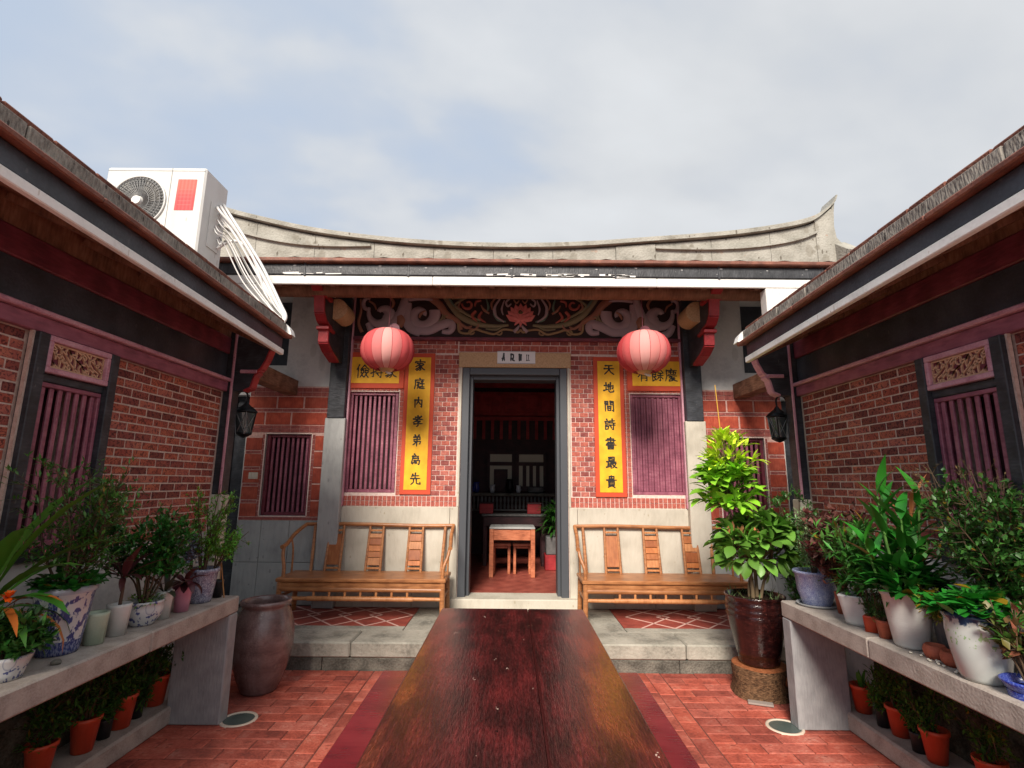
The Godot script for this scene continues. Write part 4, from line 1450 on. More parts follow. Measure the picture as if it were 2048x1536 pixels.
func wing(s: float, called: String, label: String) -> void:
	var h := thing(called, label, "building", Vector3(s * 3.6, 0, -2.0), 0.0, "brick wings beside the courtyard")
	var r := RandomNumberGenerator.new()
	r.seed = 31 if s < 0 else 57
	var sp := func(m: MB, x0: float, x1: float, y0: float, y1: float, z0: float, z1: float, bev := 0.0) -> void:
		m.span(s * x0, s * x1, y0, y1, z0, z1, bev)
	var zw0 := -2.98 if s < 0 else -2.90   # window posts
	var zw1 := -2.45 if s < 0 else -2.37
	# wall with the window opening
	var w := MB.new()
	holes(w, false, -4.2, 0.2, 0.0, 2.86, s * 2.36, s * 2.56, [[zw0 + 0.055, zw1 - 0.055, 1.14, 2.16]])
	var wall := wpart("side_wall", w, M.wing_mortar, h)
	var ew := MB.new()
	sp.call(ew, 2.56, 5.6, 0.0, 2.9, -4.2, -4.05)
	sp.call(ew, 5.45, 5.6, 0.0, 2.9, -4.05, 0.2)
	sp.call(ew, 2.56, 5.6, 0.0, 2.9, 0.05, 0.2)
	wpart("end_wall", ew, M.white_plaster, h)
	var inn := MB.new()
	sp.call(inn, 3.0, 3.05, 0.0, 2.9, -4.0, 0.0)
	wpart("partition", inn, M.inner_dark, h)
	# bricks, 21 courses
	var hh := 1.10 / 21.0
	for i in 21:
		var y := 1.088 + i * hh
		for rng_ in [[-4.17, zw0 - 0.012], [zw1 + 0.012, -1.62]]:
			var z: float = rng_[0] - (0.075 if i % 2 else 0.0)
			while z < rng_[1] - 0.005:
				var a := maxf(z, rng_[0])
				var b := minf(z + 0.151, rng_[1])
				if b - a > 0.02:
					part("brick", cbox(Vector3(0.02, hh - r.randf_range(0.0065, 0.0095), snappedf(b - a - r.randf_range(0.006, 0.012), 0.003)), 0.0025), M["wing_brick_%d" % r.randi_range(0, 4)], wall, Vector3(s * (2.3675 + r.randf_range(-0.0012, 0.0012)), y + hh * 0.5 + r.randf_range(-0.0008, 0.0008), (a + b) * 0.5), Basis(Vector3.RIGHT, r.randf_range(-0.008, 0.008)))
				z += 0.151
	# dado slabs below, beam and bands above
	var zz := [-4.17, -3.55, -2.98, -2.3, -1.5, -0.6, 0.2]
	for k in 6:
		part("dado_slab", cbox(Vector3(0.03, 1.08, zz[k + 1] - zz[k] - 0.004), 0.004), M.white_plaster if k > 0 else M.grey_dado, wall, Vector3(s * 2.352, 0.54, (zz[k] + zz[k + 1]) * 0.5))
	var bm := MB.new()
	sp.call(bm, 2.32, 2.36, 2.19, 2.268, -4.18, 0.2, 0.004)
	wpart("beam", bm, M.plum_wood, h)
	var lip := MB.new()
	sp.call(lip, 2.29, 2.36, 2.270, 2.296, -4.18, 0.2, 0.008)
	wpart("moulding", lip, M.pink_paint, h)
	var bb := MB.new()
	sp.call(bb, 2.345, 2.36, 2.298, 2.50, -4.18, 0.2)
	wpart("black_band", bb, M.black_band, h)
	var mb := MB.new()
	sp.call(mb, 2.33, 2.36, 2.503, 2.64, -4.18, 0.2, 0.006)
	wpart("plate_beam", mb, M.maroon_wood, h)
	var ub := MB.new()
	sp.call(ub, 2.34, 2.36, 2.643, 2.79, -4.18, 0.2)
	wpart("upper_band", ub, M.soffit_wood, h)
	# corner post on its stone foot
	var po := MB.new()
	sp.call(po, 2.285, 2.405, 1.37, 2.74, -4.295, -4.19, 0.006)
	wpart("post", po, M.black_wood, h)
	var ft := MB.new()
	sp.call(ft, 2.275, 2.415, 0.0, 1.368, -4.305, -4.18, 0.008)
	wpart("post_foot", ft, M.cream_stone, h)
	var tr := MB.new()
	sp.call(tr, 2.282, 2.30, 1.37, 2.70, -4.188, -4.172, 0.003)
	wpart("trim", tr, M.pink_paint, h)
	var tr2 := MB.new()
	sp.call(tr2, 2.325, 2.345, 1.09, 2.19, zw0 - 0.012, zw0 - 0.002)
	sp.call(tr2, 2.325, 2.345, 1.09, 2.19, zw1 + 0.002, zw1 + 0.012)
	wpart("edge", tr2, M.wing_mortar, h)
	# window: black posts, carved head panel, plum bars
	var wp := MB.new()
	sp.call(wp, 2.30, 2.42, 1.085, 2.188, zw0, zw0 + 0.06, 0.004)
	sp.call(wp, 2.30, 2.42, 1.085, 2.188, zw1 - 0.06, zw1, 0.004)
	sp.call(wp, 2.31, 2.42, 1.085, 1.145, zw0 + 0.06, zw1 - 0.06, 0.004)
	sp.call(wp, 2.325, 2.42, 1.955, 1.995, zw0 + 0.06, zw1 - 0.06, 0.004)
	var win := wpart("window", wp, M.black_wood, h)
	var a := zw0 + 0.063
	var b := zw1 - 0.063
	var fr := MB.new()
	sp.call(fr, 2.302, 2.34, 1.998, 2.026, a, b, 0.004)
	sp.call(fr, 2.302, 2.34, 2.156, 2.186, a, b, 0.004)
	sp.call(fr, 2.302, 2.34, 2.026, 2.156, a, a + 0.026, 0.004)
	sp.call(fr, 2.302, 2.34, 2.026, 2.156, b - 0.026, b, 0.004)
	part("panel_frame", fr.done(), M.pink_paint, win)
	var pb := MB.new()
	sp.call(pb, 2.33, 2.345, 2.02, 2.16, a + 0.02, b - 0.02)
	part("panel_back", pb.done(), M.maroon_wood, win)
	var fret := MB.new()
	var y0 := 2.032
	var y1 := 2.150
	var za := a + 0.032
	var zb := b - 0.032
	var nz := 11
	var ny := 5
	var rf := RandomNumberGenerator.new()
	rf.seed = 9
	var node := func(i: int, j: int) -> Vector3:
		var jit := Vector2(sin(i * 7.3 + j * 3.1) * 0.006, cos(i * 4.7 - j * 5.9) * 0.005)
		return Vector3(s * 2.326, lerpf(y0, y1, j / float(ny)) + (jit.y if j > 0 and j < ny else 0.0), lerpf(za, zb, i / float(nz)) + (jit.x if i > 0 and i < nz else 0.0))
	for i in nz:
		for j in ny:
			if (i * 5 + j * 3) % 4 != 0:
				fret.bar(node.call(i, j), node.call(i + 1, j + (1 if (i + j) % 2 else 0)), 0.007, 0.012, Vector3(1, 0, 0))
			fret.bar(node.call(i, j), node.call(i + (1 if (i * j) % 3 == 1 else 0), j + 1), 0.007, 0.012, Vector3(1, 0, 0))
	fret.bar(node.call(0, 0), node.call(nz, 0), 0.009, 0.014, Vector3(1, 0, 0))
	fret.bar(node.call(0, ny), node.call(nz, ny), 0.009, 0.014, Vector3(1, 0, 0))
	fret.bar(node.call(nz, 0), node.call(nz, ny), 0.009, 0.014, Vector3(1, 0, 0))
	part("fretwork", fret.done(), M.fret_wood, win)
	var bf := MB.new()
	sp.call(bf, 2.33, 2.40, 1.93, 1.953, a, b, 0.003)
	sp.call(bf, 2.33, 2.40, 1.147, 1.175, a, b, 0.003)
	sp.call(bf, 2.33, 2.40, 1.175, 1.93, a, a + 0.02, 0.003)
	sp.call(bf, 2.33, 2.40, 1.175, 1.93, b - 0.02, b, 0.003)
	part("frame", bf.done(), M.plum_wood, win)
	for k in 7:
		part("bar", cbox(Vector3(0.014, 0.755, 0.024), 0.003), M.plum_wood, win, Vector3(s * 2.345, 1.5525, lerpf(a + 0.02, b - 0.02, (k + 0.5) / 7.0)))
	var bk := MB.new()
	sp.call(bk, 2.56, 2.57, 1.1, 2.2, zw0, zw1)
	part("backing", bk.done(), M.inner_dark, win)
	# eave: soffit, rafters, white board, black fascia, tile edge, cement band
	# the eave falls a little towards its far end
	var yo := 0.018 if s < 0 else -0.02
	var ez := 0.0 if s < 0 else 0.07
	var pivot := Vector3(0, 2.6, -2.5 if s < 0 else -2.1)
	var turn := Basis(Vector3.RIGHT, -0.03)
	var tilted := func(nm: String, m: MB, mat: Material) -> void:
		part(nm, m.done(), mat, h, pivot - turn * pivot - h.position, turn)
	var so := MB.new()
	var e0 := Vector3(s * 1.87, 2.542 + yo, -4.05 + ez)
	var e1 := Vector3(s * 2.345, 2.76 + yo, -4.05 + ez)
	var e2 := Vector3(s * 2.345, 2.76 + yo, 0.3)
	var e3 := Vector3(s * 1.87, 2.542 + yo, 0.3)
	so.quad(e0, e1, e2, e3)
	var up := Vector3(0, 0.015, 0)
	so.quad(e3 + up, e2 + up, e1 + up, e0 + up)
	tilted.call("soffit", so, M.soffit_wood)
	for k in 10:
		var ra := MB.new()
		var z := -3.98 + k * 0.44
		ra.bar(Vector3(s * 1.88, 2.525 + yo, z), Vector3(s * 2.335, 2.735 + yo, z), 0.06, 0.035, Vector3.UP)
		tilted.call("rafter", ra, M.soffit_wood)
	var fb := MB.new()
	sp.call(fb, 1.838, 1.872, 2.500 + yo, 2.546 + yo, -4.07 + ez, 0.3, 0.005)
	tilted.call("eave_board", fb, M.eave_paint)
	var fa := MB.new()
	sp.call(fa, 1.852, 1.885, 2.548 + yo, 2.650 + yo, -4.06 + ez, 0.3, 0.008)
	tilted.call("fascia", fa, M.black_band)
	var seg := [-4.11 + ez, -3.2, -2.1, -1.3, 0.32]
	for k in 4:
		var te := MB.new()
		te.box(Vector3(s * 1.872, 2.668 + yo, (seg[k] + seg[k + 1]) * 0.5), Vector3(0.15, 0.028, seg[k + 1] - seg[k] - 0.002), 0.008, Basis(Vector3.BACK, s * 0.16))
		tilted.call("tile_edge", te, M.copper_edge)
	var ml := MB.new()
	sp.call(ml, 1.826, 2.0, 2.672 + yo, 2.688 + yo, -4.08 + ez, 0.3, 0.006)
	tilted.call("mortar_line", ml, M.eave_paint)
	seg = [-4.06 + ez, -3.45, -3.1, -2.5, -1.75, -1.1, 0.3]
	for k in 6:
		var ce := MB.new()
		sp.call(ce, 1.834 + 0.004 * (k % 3), 2.0, 2.688 + yo, 2.760 + yo - 0.003 * (k % 2), seg[k], seg[k + 1] - 0.002, 0.006)
		tilted.call("cement_band", ce, M.verge_cement)
	for k in 20:
		var rt := MB.new()
		var z0 := -4.04 + ez + k * 0.217
		rt.box(Vector3(s * 1.925, 2.776 + yo + r.randf_range(-0.005, 0.003), z0 + 0.108), Vector3(0.16, 0.034, 0.215), 0.010, Basis(Vector3.BACK, s * 0.12) * Basis(Vector3.RIGHT, r.randf_range(-0.02, 0.02)))
		tilted.call("roof_tile", rt, M.rust_tile)
	# rounded cement end of the eave
	var en := MB.new()
	en.prism(PackedVector2Array([Vector2(1.79, 2.672 + yo), Vector2(2.0, 2.672 + yo), Vector2(2.3, 2.80 + yo), Vector2(2.3, 2.90 + yo), Vector2(1.95, 2.79 + yo), Vector2(1.86, 2.775 + yo), Vector2(1.81, 2.725 + yo)]), 0.08, Transform3D(Basis(Vector3(s, 0, 0), Vector3.UP, Vector3.BACK), Vector3(0, 0, -4.105 + ez)))
	tilted.call("eave_end", en, M.eave_paint)
	# roof slabs
	var ro := MB.new()
	var n := 60
	for k in n:
		var z0 := -4.1 + ez + 4.4 * k / n
		var z1 := -4.1 + ez + 4.4 * (k + 1) / n
		var b0 := 0.03 * (0.5 + 0.5 * cos(TAU * k / 4.0))
		var b1 := 0.03 * (0.5 + 0.5 * cos(TAU * (k + 1) / 4.0))
		for sg in [[2.0, 2.765 + yo, 4.0, 3.46], [4.0, 3.46, 6.0, 2.75]]:
			var ctr := Vector3(s * 4.0, 2.0, -2.0)
			var p0 := Vector3(s * sg[0], sg[1] + b0, z0)
			var p1 := Vector3(s * sg[2], sg[3] + b0, z0)
			var p2 := Vector3(s * sg[2], sg[3] + b1, z1)
			var p3 := Vector3(s * sg[0], sg[1] + b1, z1)
			ro.otri(p0, p1, p2, ctr)
			ro.otri(p0, p2, p3, ctr)
			var dn := Vector3(0, -0.07, 0)
			ro.otri(p0 + dn, p1 + dn, p2 + dn, Vector3(s * 4.0, 9.0, -2.0))
			ro.otri(p0 + dn, p2 + dn, p3 + dn, Vector3(s * 4.0, 9.0, -2.0))
	tilted.call("roof", ro, M.rust_tile)
	var gb := MB.new()
	gb.prism(PackedVector2Array([Vector2(2.43, 2.62), Vector2(5.6, 2.62), Vector2(5.95, 2.70), Vector2(4.0, 3.42), Vector2(2.43, 2.86)]), 0.07, Transform3D(Basis(Vector3(s, 0, 0), Vector3.UP, Vector3.BACK), Vector3(0, 0, -4.09 + ez)))
	tilted.call("gable", gb, M.white_plaster)
	var rg := MB.new()
	rg.span(s * 3.9, s * 4.1, 3.41, 3.58, -4.12, 0.3, 0.02)
	tilted.call("ridge", rg, M.verge_cement)
	# carved bracket at the corner post, with pink worn edges
	for q in [[[Vector2(2.29, 2.20), Vector2(2.20, 2.20), Vector2(2.145, 2.225), Vector2(2.12, 2.33), Vector2(2.09, 2.355), Vector2(2.29, 2.355)], 1, 5], [[Vector2(2.29, 2.36), Vector2(2.11, 2.36), Vector2(2.075, 2.385), Vector2(2.035, 2.47), Vector2(2.01, 2.55), Vector2(2.06, 2.59), Vector2(2.29, 2.66)], 1, 5]]:
		var o := PackedVector2Array(q[0])
		var bp := MB.new()
		bp.prism(o, 0.075, Transform3D(Basis(Vector3(s, 0, 0), Vector3.UP, Vector3.BACK), Vector3(0, 0, -4.235)))
		var br := wpart("bracket", bp, M.black_wood, h)
		var ed := MB.new()
		for i in range(q[1], q[2] - 1):
			var c0: Vector2 = o[i]
			var c1: Vector2 = o[i + 1]
			ed.bar(Vector3(s * c0.x, c0.y, -4.235), Vector3(s * c1.x, c1.y, -4.235), 0.088, 0.018, Vector3(s, 0, 0) if absf(c0.y - c1.y) > absf(c0.x - c1.x) else Vector3.UP, 0.004)
		part("edge", ed.done(), M.pink_paint if s > 0 else M.red_paint, br)
	var cap := MB.new()
	cap.span(s * 2.10, s * 2.24, 2.345, 2.375, -4.285, -4.185, 0.005)
	wpart("bracket_block", cap, M.pink_paint, h)


func stroke_paint(im: Image, text: String, ox: float, oy: float, sc: float, wd: float, col: Color, r: RandomNumberGenerator) -> void:
	# one brush-written character: strokes "x y x y ...; ..." on a 0..10 grid
	for st in text.split(";"):
		var v := st.strip_edges().split(" ", false)
		var p: Array = []
		for i in range(0, v.size() - 1, 2):
			p.append(Vector2(v[i].to_float(), v[i + 1].to_float()) + Vector2(r.randf_range(-0.26, 0.26), r.randf_range(-0.26, 0.26)))
		var tot := 0.0
		for i in p.size() - 1:
			tot += p[i].distance_to(p[i + 1])
		var run := 0.0
		for i in p.size() - 1:
			var l: float = p[i].distance_to(p[i + 1])
			var n := int(l * sc * 2.0) + 1
			for k in n + 1:
				var t := float(k) / n
				var q: Vector2 = p[i].lerp(p[i + 1], t)
				var u := (run + l * t) / maxf(tot, 0.01)
				var rad := wd * (1.15 - 0.55 * sin(u * PI) * 0.7 - 0.45 * smoothstep(0.75, 1.0, u))
				var cx := ox + q.x * sc
				var cy := oy + q.y * sc
				var ir := int(ceil(rad))
				for yy in range(-ir, ir + 1):
					for xx in range(-ir, ir + 1):
						if xx * xx + yy * yy <= rad * rad:
							var X := int(cx + xx)
							var Y := int(cy + yy)
							if X >= 0 and Y >= 0 and X < im.get_width() and Y < im.get_height():
								im.set_pixel(X, Y, col)
			run += l


func glyphs() -> Dictionary:
	return {
		"jia": "5 0 5 1;1 2 1 1.3 9 1.3 9 2.2;2.5 3 7.5 3;5 3 3 5 1 6;4 4.2 5.5 6 5.5 8.5 4.5 9.5;5 5.5 3 7.2 1 8.2;5.4 6.8 3.4 8.4 2 9.2;8 4 6 5.3;5.5 5 7 7.3 9.3 9",
		"ting": "5 0 5.5 1;1.5 1.5 9 1.5;1.5 1.5 1.5 6 .5 9.5;3 3.5 4.5 3.5 3.3 5.5 4.6 5.5 3 9;3 6.5 5 8.8 9.5 9;8 2.5 6 3.2;5.5 4.8 9 4.8;7.3 3 7.3 7.5;5.7 7.5 9 7.5",
		"nei": "2 3 2 9.5;2 3 8 3 8 9 7 8.7;5 .5 5 3.5 3.3 6.5;5 4 6.8 6.5",
		"xiao": "2.5 1.5 7 1.5;4.8 .3 4.8 3.2;1 3.2 9 3.2;8 .8 4 4.5 1 6;3.5 5 7 5 5 6.3;5 6.3 5.2 9 4 9.5;1.5 7.2 8.8 7.2",
		"di": "3 .3 4 1.6;7 .3 6 1.6;2.5 2.2 7.5 2.2 7.5 4 2.5 4 2.5 6 8 6 7.7 8.2 6.8 8;5 2.2 5 9.8;4.8 6.2 3 8 1.5 9",
		"wei": "4 .5 5 1.5;2 2.2 7.5 2.2 6.8 4 3 4;3 4 7.5 4 7 5.7;3 2.2 1.5 8;3.5 5.7 8.5 5.7 8 9.3 7 9;3 7.5 2.5 8.8;4.3 7.3 4.5 8.5;5.6 7.2 6 8.3",
		"xian": "3 .8 2 3;2.5 2 8 2;5 .2 5 4.5;1 4.5 9 4.5;3.8 4.5 3.5 7.5 1.2 9.5;6 4.5 6 8.6 7 9.2 9.3 9 9.3 7.6",
		"tian": "2 1.5 8 1.5;1 4.3 9 4.3;5 1.5 4.6 5.5 1 9.5;5 4.5 6.5 7 9.3 9.3",
		"di4": "1 3 4 3;2.5 1 2.5 7;.8 7.5 4.2 6.5;4.5 4.2 9 3 8.6 6 7.8 5.7;6.8 .8 6.8 7;5.2 2 5.2 8.3 6 9 9.3 8.8 9.5 7.2",
		"jian": "1.5 1 1.5 9.7;1.5 1 4 1 4 4 1.5 4;1.5 2.5 4 2.5;6 1 8.7 1 8.7 9.5 7.8 9.2;6 1 6 4 8.7 4;6 2.5 8.7 2.5;3.8 5.5 6.3 5.5 6.3 8.8 3.8 8.8 3.8 5.5;3.8 7.1 6.3 7.1",
		"shi": "2 .5 2.8 1.5;.8 2.2 4 2.2;1.2 3.8 3.7 3.8;1.2 5.2 3.7 5.2;1.2 6.7 3.7 6.7 3.5 9 1.3 9 1.2 6.7;5 1.8 9 1.8;7 .4 7 3.6;4.5 3.6 9.5 3.6;4.6 5.6 9.5 5.6;8 4 8 9.3 7 9;5.5 6.7 6.4 7.8",
		"shu": "2.5 1 7.5 1 7.5 3.8;.8 2.4 9.2 2.4;2.5 3.8 7.5 3.8;5 0 5 6.3;1.8 5 8.2 5;.8 6.3 9.2 6.3;2.8 7.2 2.8 9.8;2.8 7.2 7.2 7.2 7.2 9.8;2.8 8.4 7.2 8.4;2.8 9.6 7.2 9.6",
		"zui": "2.8 .5 7.2 .5 7.2 3.3 2.8 3.3 2.8 .5;2.8 1.9 7.2 1.9;.8 4.4 9.2 4.4;2 4.4 2 8.8;4.6 4.4 4.6 9.8;2 5.8 4.6 5.8;2 7.2 4.6 7.2;.8 9 5 8.3;5.6 5.6 9 5.6 7.5 8 5.5 9.6;6 6.4 7.5 8.4 9.5 9.6",
		"gui": "3 .6 7 .6 7 2.2 3 2.2 3 .6;5 0 5 3.5;1 3.5 9 3.5;2.8 4.6 2.8 8.4;2.8 4.6 7.2 4.6 7.2 8.4;2.8 5.9 7.2 5.9;2.8 7.2 7.2 7.2;2.8 8.4 7.2 8.4;4 8.4 2 9.8;6 8.4 8 9.8",
		"jian3": "2.6 .3 1 3.5;1.9 2.4 1.9 9.6;6.3 .3 3.4 3.3;6.3 .3 9.6 3.3;5 3 7.5 3;4 4.2 5.7 4.2 5.7 6 4 6 4 4.2;6.9 4.2 8.8 4.2 8.8 6 6.9 6 6.9 4.2;4.8 6.3 3.4 9.5;4.8 7.3 6 9;7.7 6.3 6.4 9.5;7.7 7.3 9.4 9.3",
		"chi": "1 2.5 4 2.5;2.6 .5 2.6 9 1.6 8.6;.8 6.5 4 5;5 2 9.2 2;7 .5 7 4;4.5 4 9.6 4;4.6 6 9.6 6;8.2 4.2 8.2 9.4 7.2 9;5.6 6.8 6.5 8",
		"you": "1 2.2 9 2.2;5 .3 3.5 3.5 1 6.5;3.6 4 3.6 9.7;3.6 4 7.6 4 7.6 9.4 6.8 9.2;3.6 5.7 7.6 5.7;3.6 7.3 7.6 7.3",
		"yu": "2.5 .3 .6 2.8;2.5 .3 4.6 2.3;1.3 3.2 3.8 3.2 3.8 6.4 1.3 6.4;1.3 3.2 1.3 9.4 3.4 8.4;1.3 4.8 3.8 4.8;2.6 7 4.4 9;7.2 .3 4.8 3.2;7.2 .3 9.7 3.2;5.9 3.6 8.6 3.6;5.3 5.3 9.3 5.3;7.3 3.6 7.3 9.4 6.5 9;6.2 6.5 5.2 8.4;8.3 6.5 9.4 8.2",
		"qing": "5 0 5.4 .9;1.5 1.2 9 1.2;1.5 1.2 1.5 6 .5 9.6;3 2.6 8.5 2.6 8.3 4.4 3 4.4;4.6 1.4 4.6 4.4;6.7 1.4 6.7 4.4;2.6 5.4 9.3 5.4;4 6 3.5 7;5.2 6 5.5 7 7.3 7;5 7 3 9;4.5 7.8 7.5 7.8 5.5 9.3 3.2 9.8;5 8 7 9.2 9.4 9.8",
	}


func on_the_wall() -> void:
	var g := glyphs()
	var r := RandomNumberGenerator.new()
	r.seed = 19
	var ink := c8(22, 20, 16)
	var sheets := [
		["couplet_banner", -1.03, 0.335, 1.345, 2.90, 0.245, ["jia", "ting", "nei", "xiao", "di", "wei", "xian"], true, "tall yellow couplet banner left of the doorway, beside the barred window", "wall banners with brush writing"],
		["couplet_banner", 1.075, 0.335, 1.335, 2.875, 0.245, ["tian", "di4", "jian", "shi", "shu", "zui", "gui"], true, "tall yellow couplet banner right of the doorway, beside the boarded window", "wall banners with brush writing"],
		["plaque_banner", -1.525, 0.645, 2.495, 2.905, 0.535, ["jian3", "chi", "jia"], false, "wide yellow banner above the barred left window, behind the lantern", "wall banners with brush writing"],
		["plaque_banner", 1.605, 0.645, 2.49, 2.885, 0.53, ["you", "yu", "qing"], false, "wide yellow banner above the boarded right window, behind the lantern", "wall banners with brush writing"]]
	var fade := FastNoiseLite.new()
	fade.seed = 6
	fade.frequency = 0.008
	fade.fractal_octaves = 4
	for q in sheets:
		var y0: float = q[3]
		var y1: float = q[4]
		var o := thing(q[0], q[8], "banner", Vector3(q[1], y0, -5.69), 0.0, q[9])
		part("border", cbox(Vector3(q[2], y1 - y0, 0.02), 0.003), M.banner_border, o, Vector3(0, (y1 - y0) * 0.5, 0.002))
		var tall: bool = q[7]
		var w: float = q[5]
		var hh: float = (y1 - y0) - (0.1 if tall else 0.115)
		var pw := 192 if tall else 448
		var ph := int(pw * hh / w)
		var im := Image.create(pw, ph, false, Image.FORMAT_RGB8)
		for y in ph:
			for x in pw:
				var n := sin(x * 0.07 + y * 0.013) * 0.012 + r.randf_range(-0.012, 0.012) + fade.get_noise_2d(x, y + 900.0 * q[1]) * 0.07
				im.set_pixel(x, y, Color(0.918 + n, 0.694 + n, 0.105 + n * 0.5))
		var keys: Array = q[6]
		for i in keys.size():
			if tall:
				var cell := ph / float(keys.size())
				stroke_paint(im, g[keys[i]], 48 + r.randf_range(-5, 5), cell * i + cell * 0.16, minf(9.8, cell * 0.068), 6.8, ink, r)
			else:
				stroke_paint(im, g[keys[i]], 42 + i * 132, ph * 0.30, ph * 0.052, 6.2, ink, r)
		var mat := picture("banner_%d" % M.size(), im, 0.6)
		var m := MB.new()
		m.uvquad(Vector3(-w / 2, -hh / 2, 0.0), Vector3(w / 2, -hh / 2, 0.0), Vector3(w / 2, hh / 2, 0.0), Vector3(-w / 2, hh / 2, 0.0))
		m.st.set_uv(Vector2(0.02, 0.02))
		m.span(-w / 2, w / 2, -hh / 2, hh / 2, -0.004, -0.0005)
		part("sheet", m.done(), mat, o, Vector3(0, (y1 - y0) * 0.5, 0.0165))
	# number plate over the door
	var pi_ := Image.create(192, 64, false, Image.FORMAT_RGB8)
	pi_.fill(c8(222, 222, 222))
	pi_.fill_rect(Rect2i(0, 0, 192, 3), c8(150, 150, 154))
	pi_.fill_rect(Rect2i(0, 61, 192, 3), c8(150, 150, 154))
	for s in [["3 0 .6 9.5;3 0 3.6 9.5;.8 6.5 3.4 6.5", 22.0, 4.0], ["1 .5 1 9.5;1 .5 4 1 4.4 4 4 6.4 1 6.6;3 8.5 5.6 9.6", 66.0, 4.2], ["2 .5 2 9.5;4.4 1 4.4 9;3 4 3 9", 104.0, 4.2], ["1 1.5 1 9;3.4 1.5 3.4 8;1 9 4.6 9", 146.0, 2.2]]:
		stroke_paint(pi_, s[0], s[1], 14, 3.7, s[2], c8(30, 30, 34), r)
	var pm := picture("door_plate", pi_, 0.4)
	var pl := thing("door_plate", "small white house plate with dark letters above the doorway", "sign", Vector3(0.045, 2.78, -5.655))
	var m2 := MB.new()
	m2.st.set_uv(Vector2(0.02, 0.1))
	m2.span(-0.212, 0.212, 0.0, 0.145, -0.006, 0.006)
	m2.uvquad(Vector3(-0.21, 0.001, 0.0072), Vector3(0.21, 0.001, 0.0072), Vector3(0.21, 0.144, 0.0072), Vector3(-0.21, 0.144, 0.0072))
	part("plate", m2.done(), pm, pl)
	# small switch plate on the left side bay
	var sw := thing("switch_plate", "small pale switch plate on the red tiles left of the small window", "switch", Vector3(-2.80, 1.53, -5.736))
	part("cover", cbox(Vector3(0.1, 0.07, 0.012), 0.003), M.tag_white, sw)
	for k in 3:
		part("rocker", cbox(Vector3(0.024, 0.05, 0.006), 0.002), M.tag_white, sw, Vector3(-0.03 + k * 0.03, 0, 0.008))
	# red silk lanterns
	for q in [[-1.21, 2.735, "faded red silk lantern hanging in front of the left yellow banner"], [1.275, 2.735, "faded red silk lantern hanging in front of the right yellow banner"]]:
		var c := Vector3(q[0], q[1], -4.9)
		var o := thing("paper_lantern", q[2], "lantern", c, 0.0, "red lanterns under the eave")
		var n := 16
		for k in n:
			var gm := MB.new()
			gm.smooth()
			var a0 := TAU * k / n
			var a1 := TAU * (k + 1) / n
			var prev: Array = []
			for i in 11:
				var t := -1.28 + 2.56 * i / 10.0
				var rad := 0.255 * pow(cos(t), 0.72)
				var y := 0.198 * sin(t) / sin(1.28)
				var row: Array = []
				for j in 4:
					var a := lerpf(a0, a1, j / 3.0)
					var bulge := 1.0 + 0.03 * sin(PI * j / 3.0) - 0.015
					row.append(Vector3(sin(a) * rad * bulge, y, cos(a) * rad * bulge))
				if i > 0:
					for j in 3:
						gm.quad(prev[j], prev[j + 1], row[j + 1], row[j])
				prev = row
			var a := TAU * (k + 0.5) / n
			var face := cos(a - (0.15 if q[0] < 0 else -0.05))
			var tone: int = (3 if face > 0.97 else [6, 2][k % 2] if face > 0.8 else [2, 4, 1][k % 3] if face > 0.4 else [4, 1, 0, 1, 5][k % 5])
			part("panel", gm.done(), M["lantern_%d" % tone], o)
			var rb := MB.new()
			var rp: Array = []
			for i in 11:
				var t := -1.28 + 2.56 * i / 10.0
				var rad := 0.2515 * pow(cos(t), 0.72)
				rp.append(Vector3(sin(a0) * rad, 0.198 * sin(t) / sin(1.28), cos(a0) * rad))
			rb.tube(rp, 0.0022, 0.0022, 4, false)
			part("wire_rib", rb.done(), M.lantern_5, o)
		var cp := MB.new()
		cp.lathe([Vector2(0.001, -0.215), Vector2(0.055, -0.212), Vector2(0.075, -0.185), Vector2(0.075, -0.175)], Vector3.ZERO, 14)
		cp.lathe([Vector2(0.075, 0.175), Vector2(0.075, 0.19), Vector2(0.05, 0.208), Vector2(0.022, 0.222), Vector2(0.001, 0.224)], Vector3.ZERO, 14)
		part("cap", cp.done(), M.gold, o)
		var cd := MB.new()
		cd.tube([Vector3(0, 0.22, 0), Vector3(0.002, 0.42, -0.005), Vector3(0, 0.66, 0)], 0.003, 0.003, 5)
		part("cord", cd.done(), M.maroon_wood, o)
		var ts := MB.new()
		ts.tube(catmull([Vector3(0.0, -0.21, 0.0), Vector3(0.02, -0.235, 0.03), Vector3(0.05, -0.24, 0.03), Vector3(0.03, -0.225, 0.02)], 4), 0.012, 0.006, 6)
		part("tassel", ts.done(), M.tag_white, o)
		var dr := MB.new()
		dr.tube([Vector3(0.04, 0.235, -0.06), Vector3(0.04, 0.235, -0.066)], 0.052, 0.052, 20)
		part("tag", dr.done(), M.maroon_wood, o)
	# black iron wall lamps on the corner posts
	for q in [[-1.0, "black iron carriage lamp on the left wing's corner post"], [1.0, "black iron carriage lamp on the right wing's corner post"]]:
		var s: float = q[0]
		var c := Vector3(s * 2.265, 1.86, -4.40)
		var o := thing("wall_lamp", q[1], "lamp", c, 0.0, "carriage lamps on the corner posts")
		var ra := MB.new()
		ra.lathe([Vector2(0.098, 0.185), Vector2(0.103, 0.19), Vector2(0.07, 0.222), Vector2(0.03, 0.25), Vector2(0.012, 0.275), Vector2(0.001, 0.29)], Vector3.ZERO, 6)
		ra.lathe([Vector2(0.001, 0.186), Vector2(0.098, 0.185)], Vector3.ZERO, 6)
		part("roof", ra.done(), M.black_iron, o)
		var gl := MB.new()
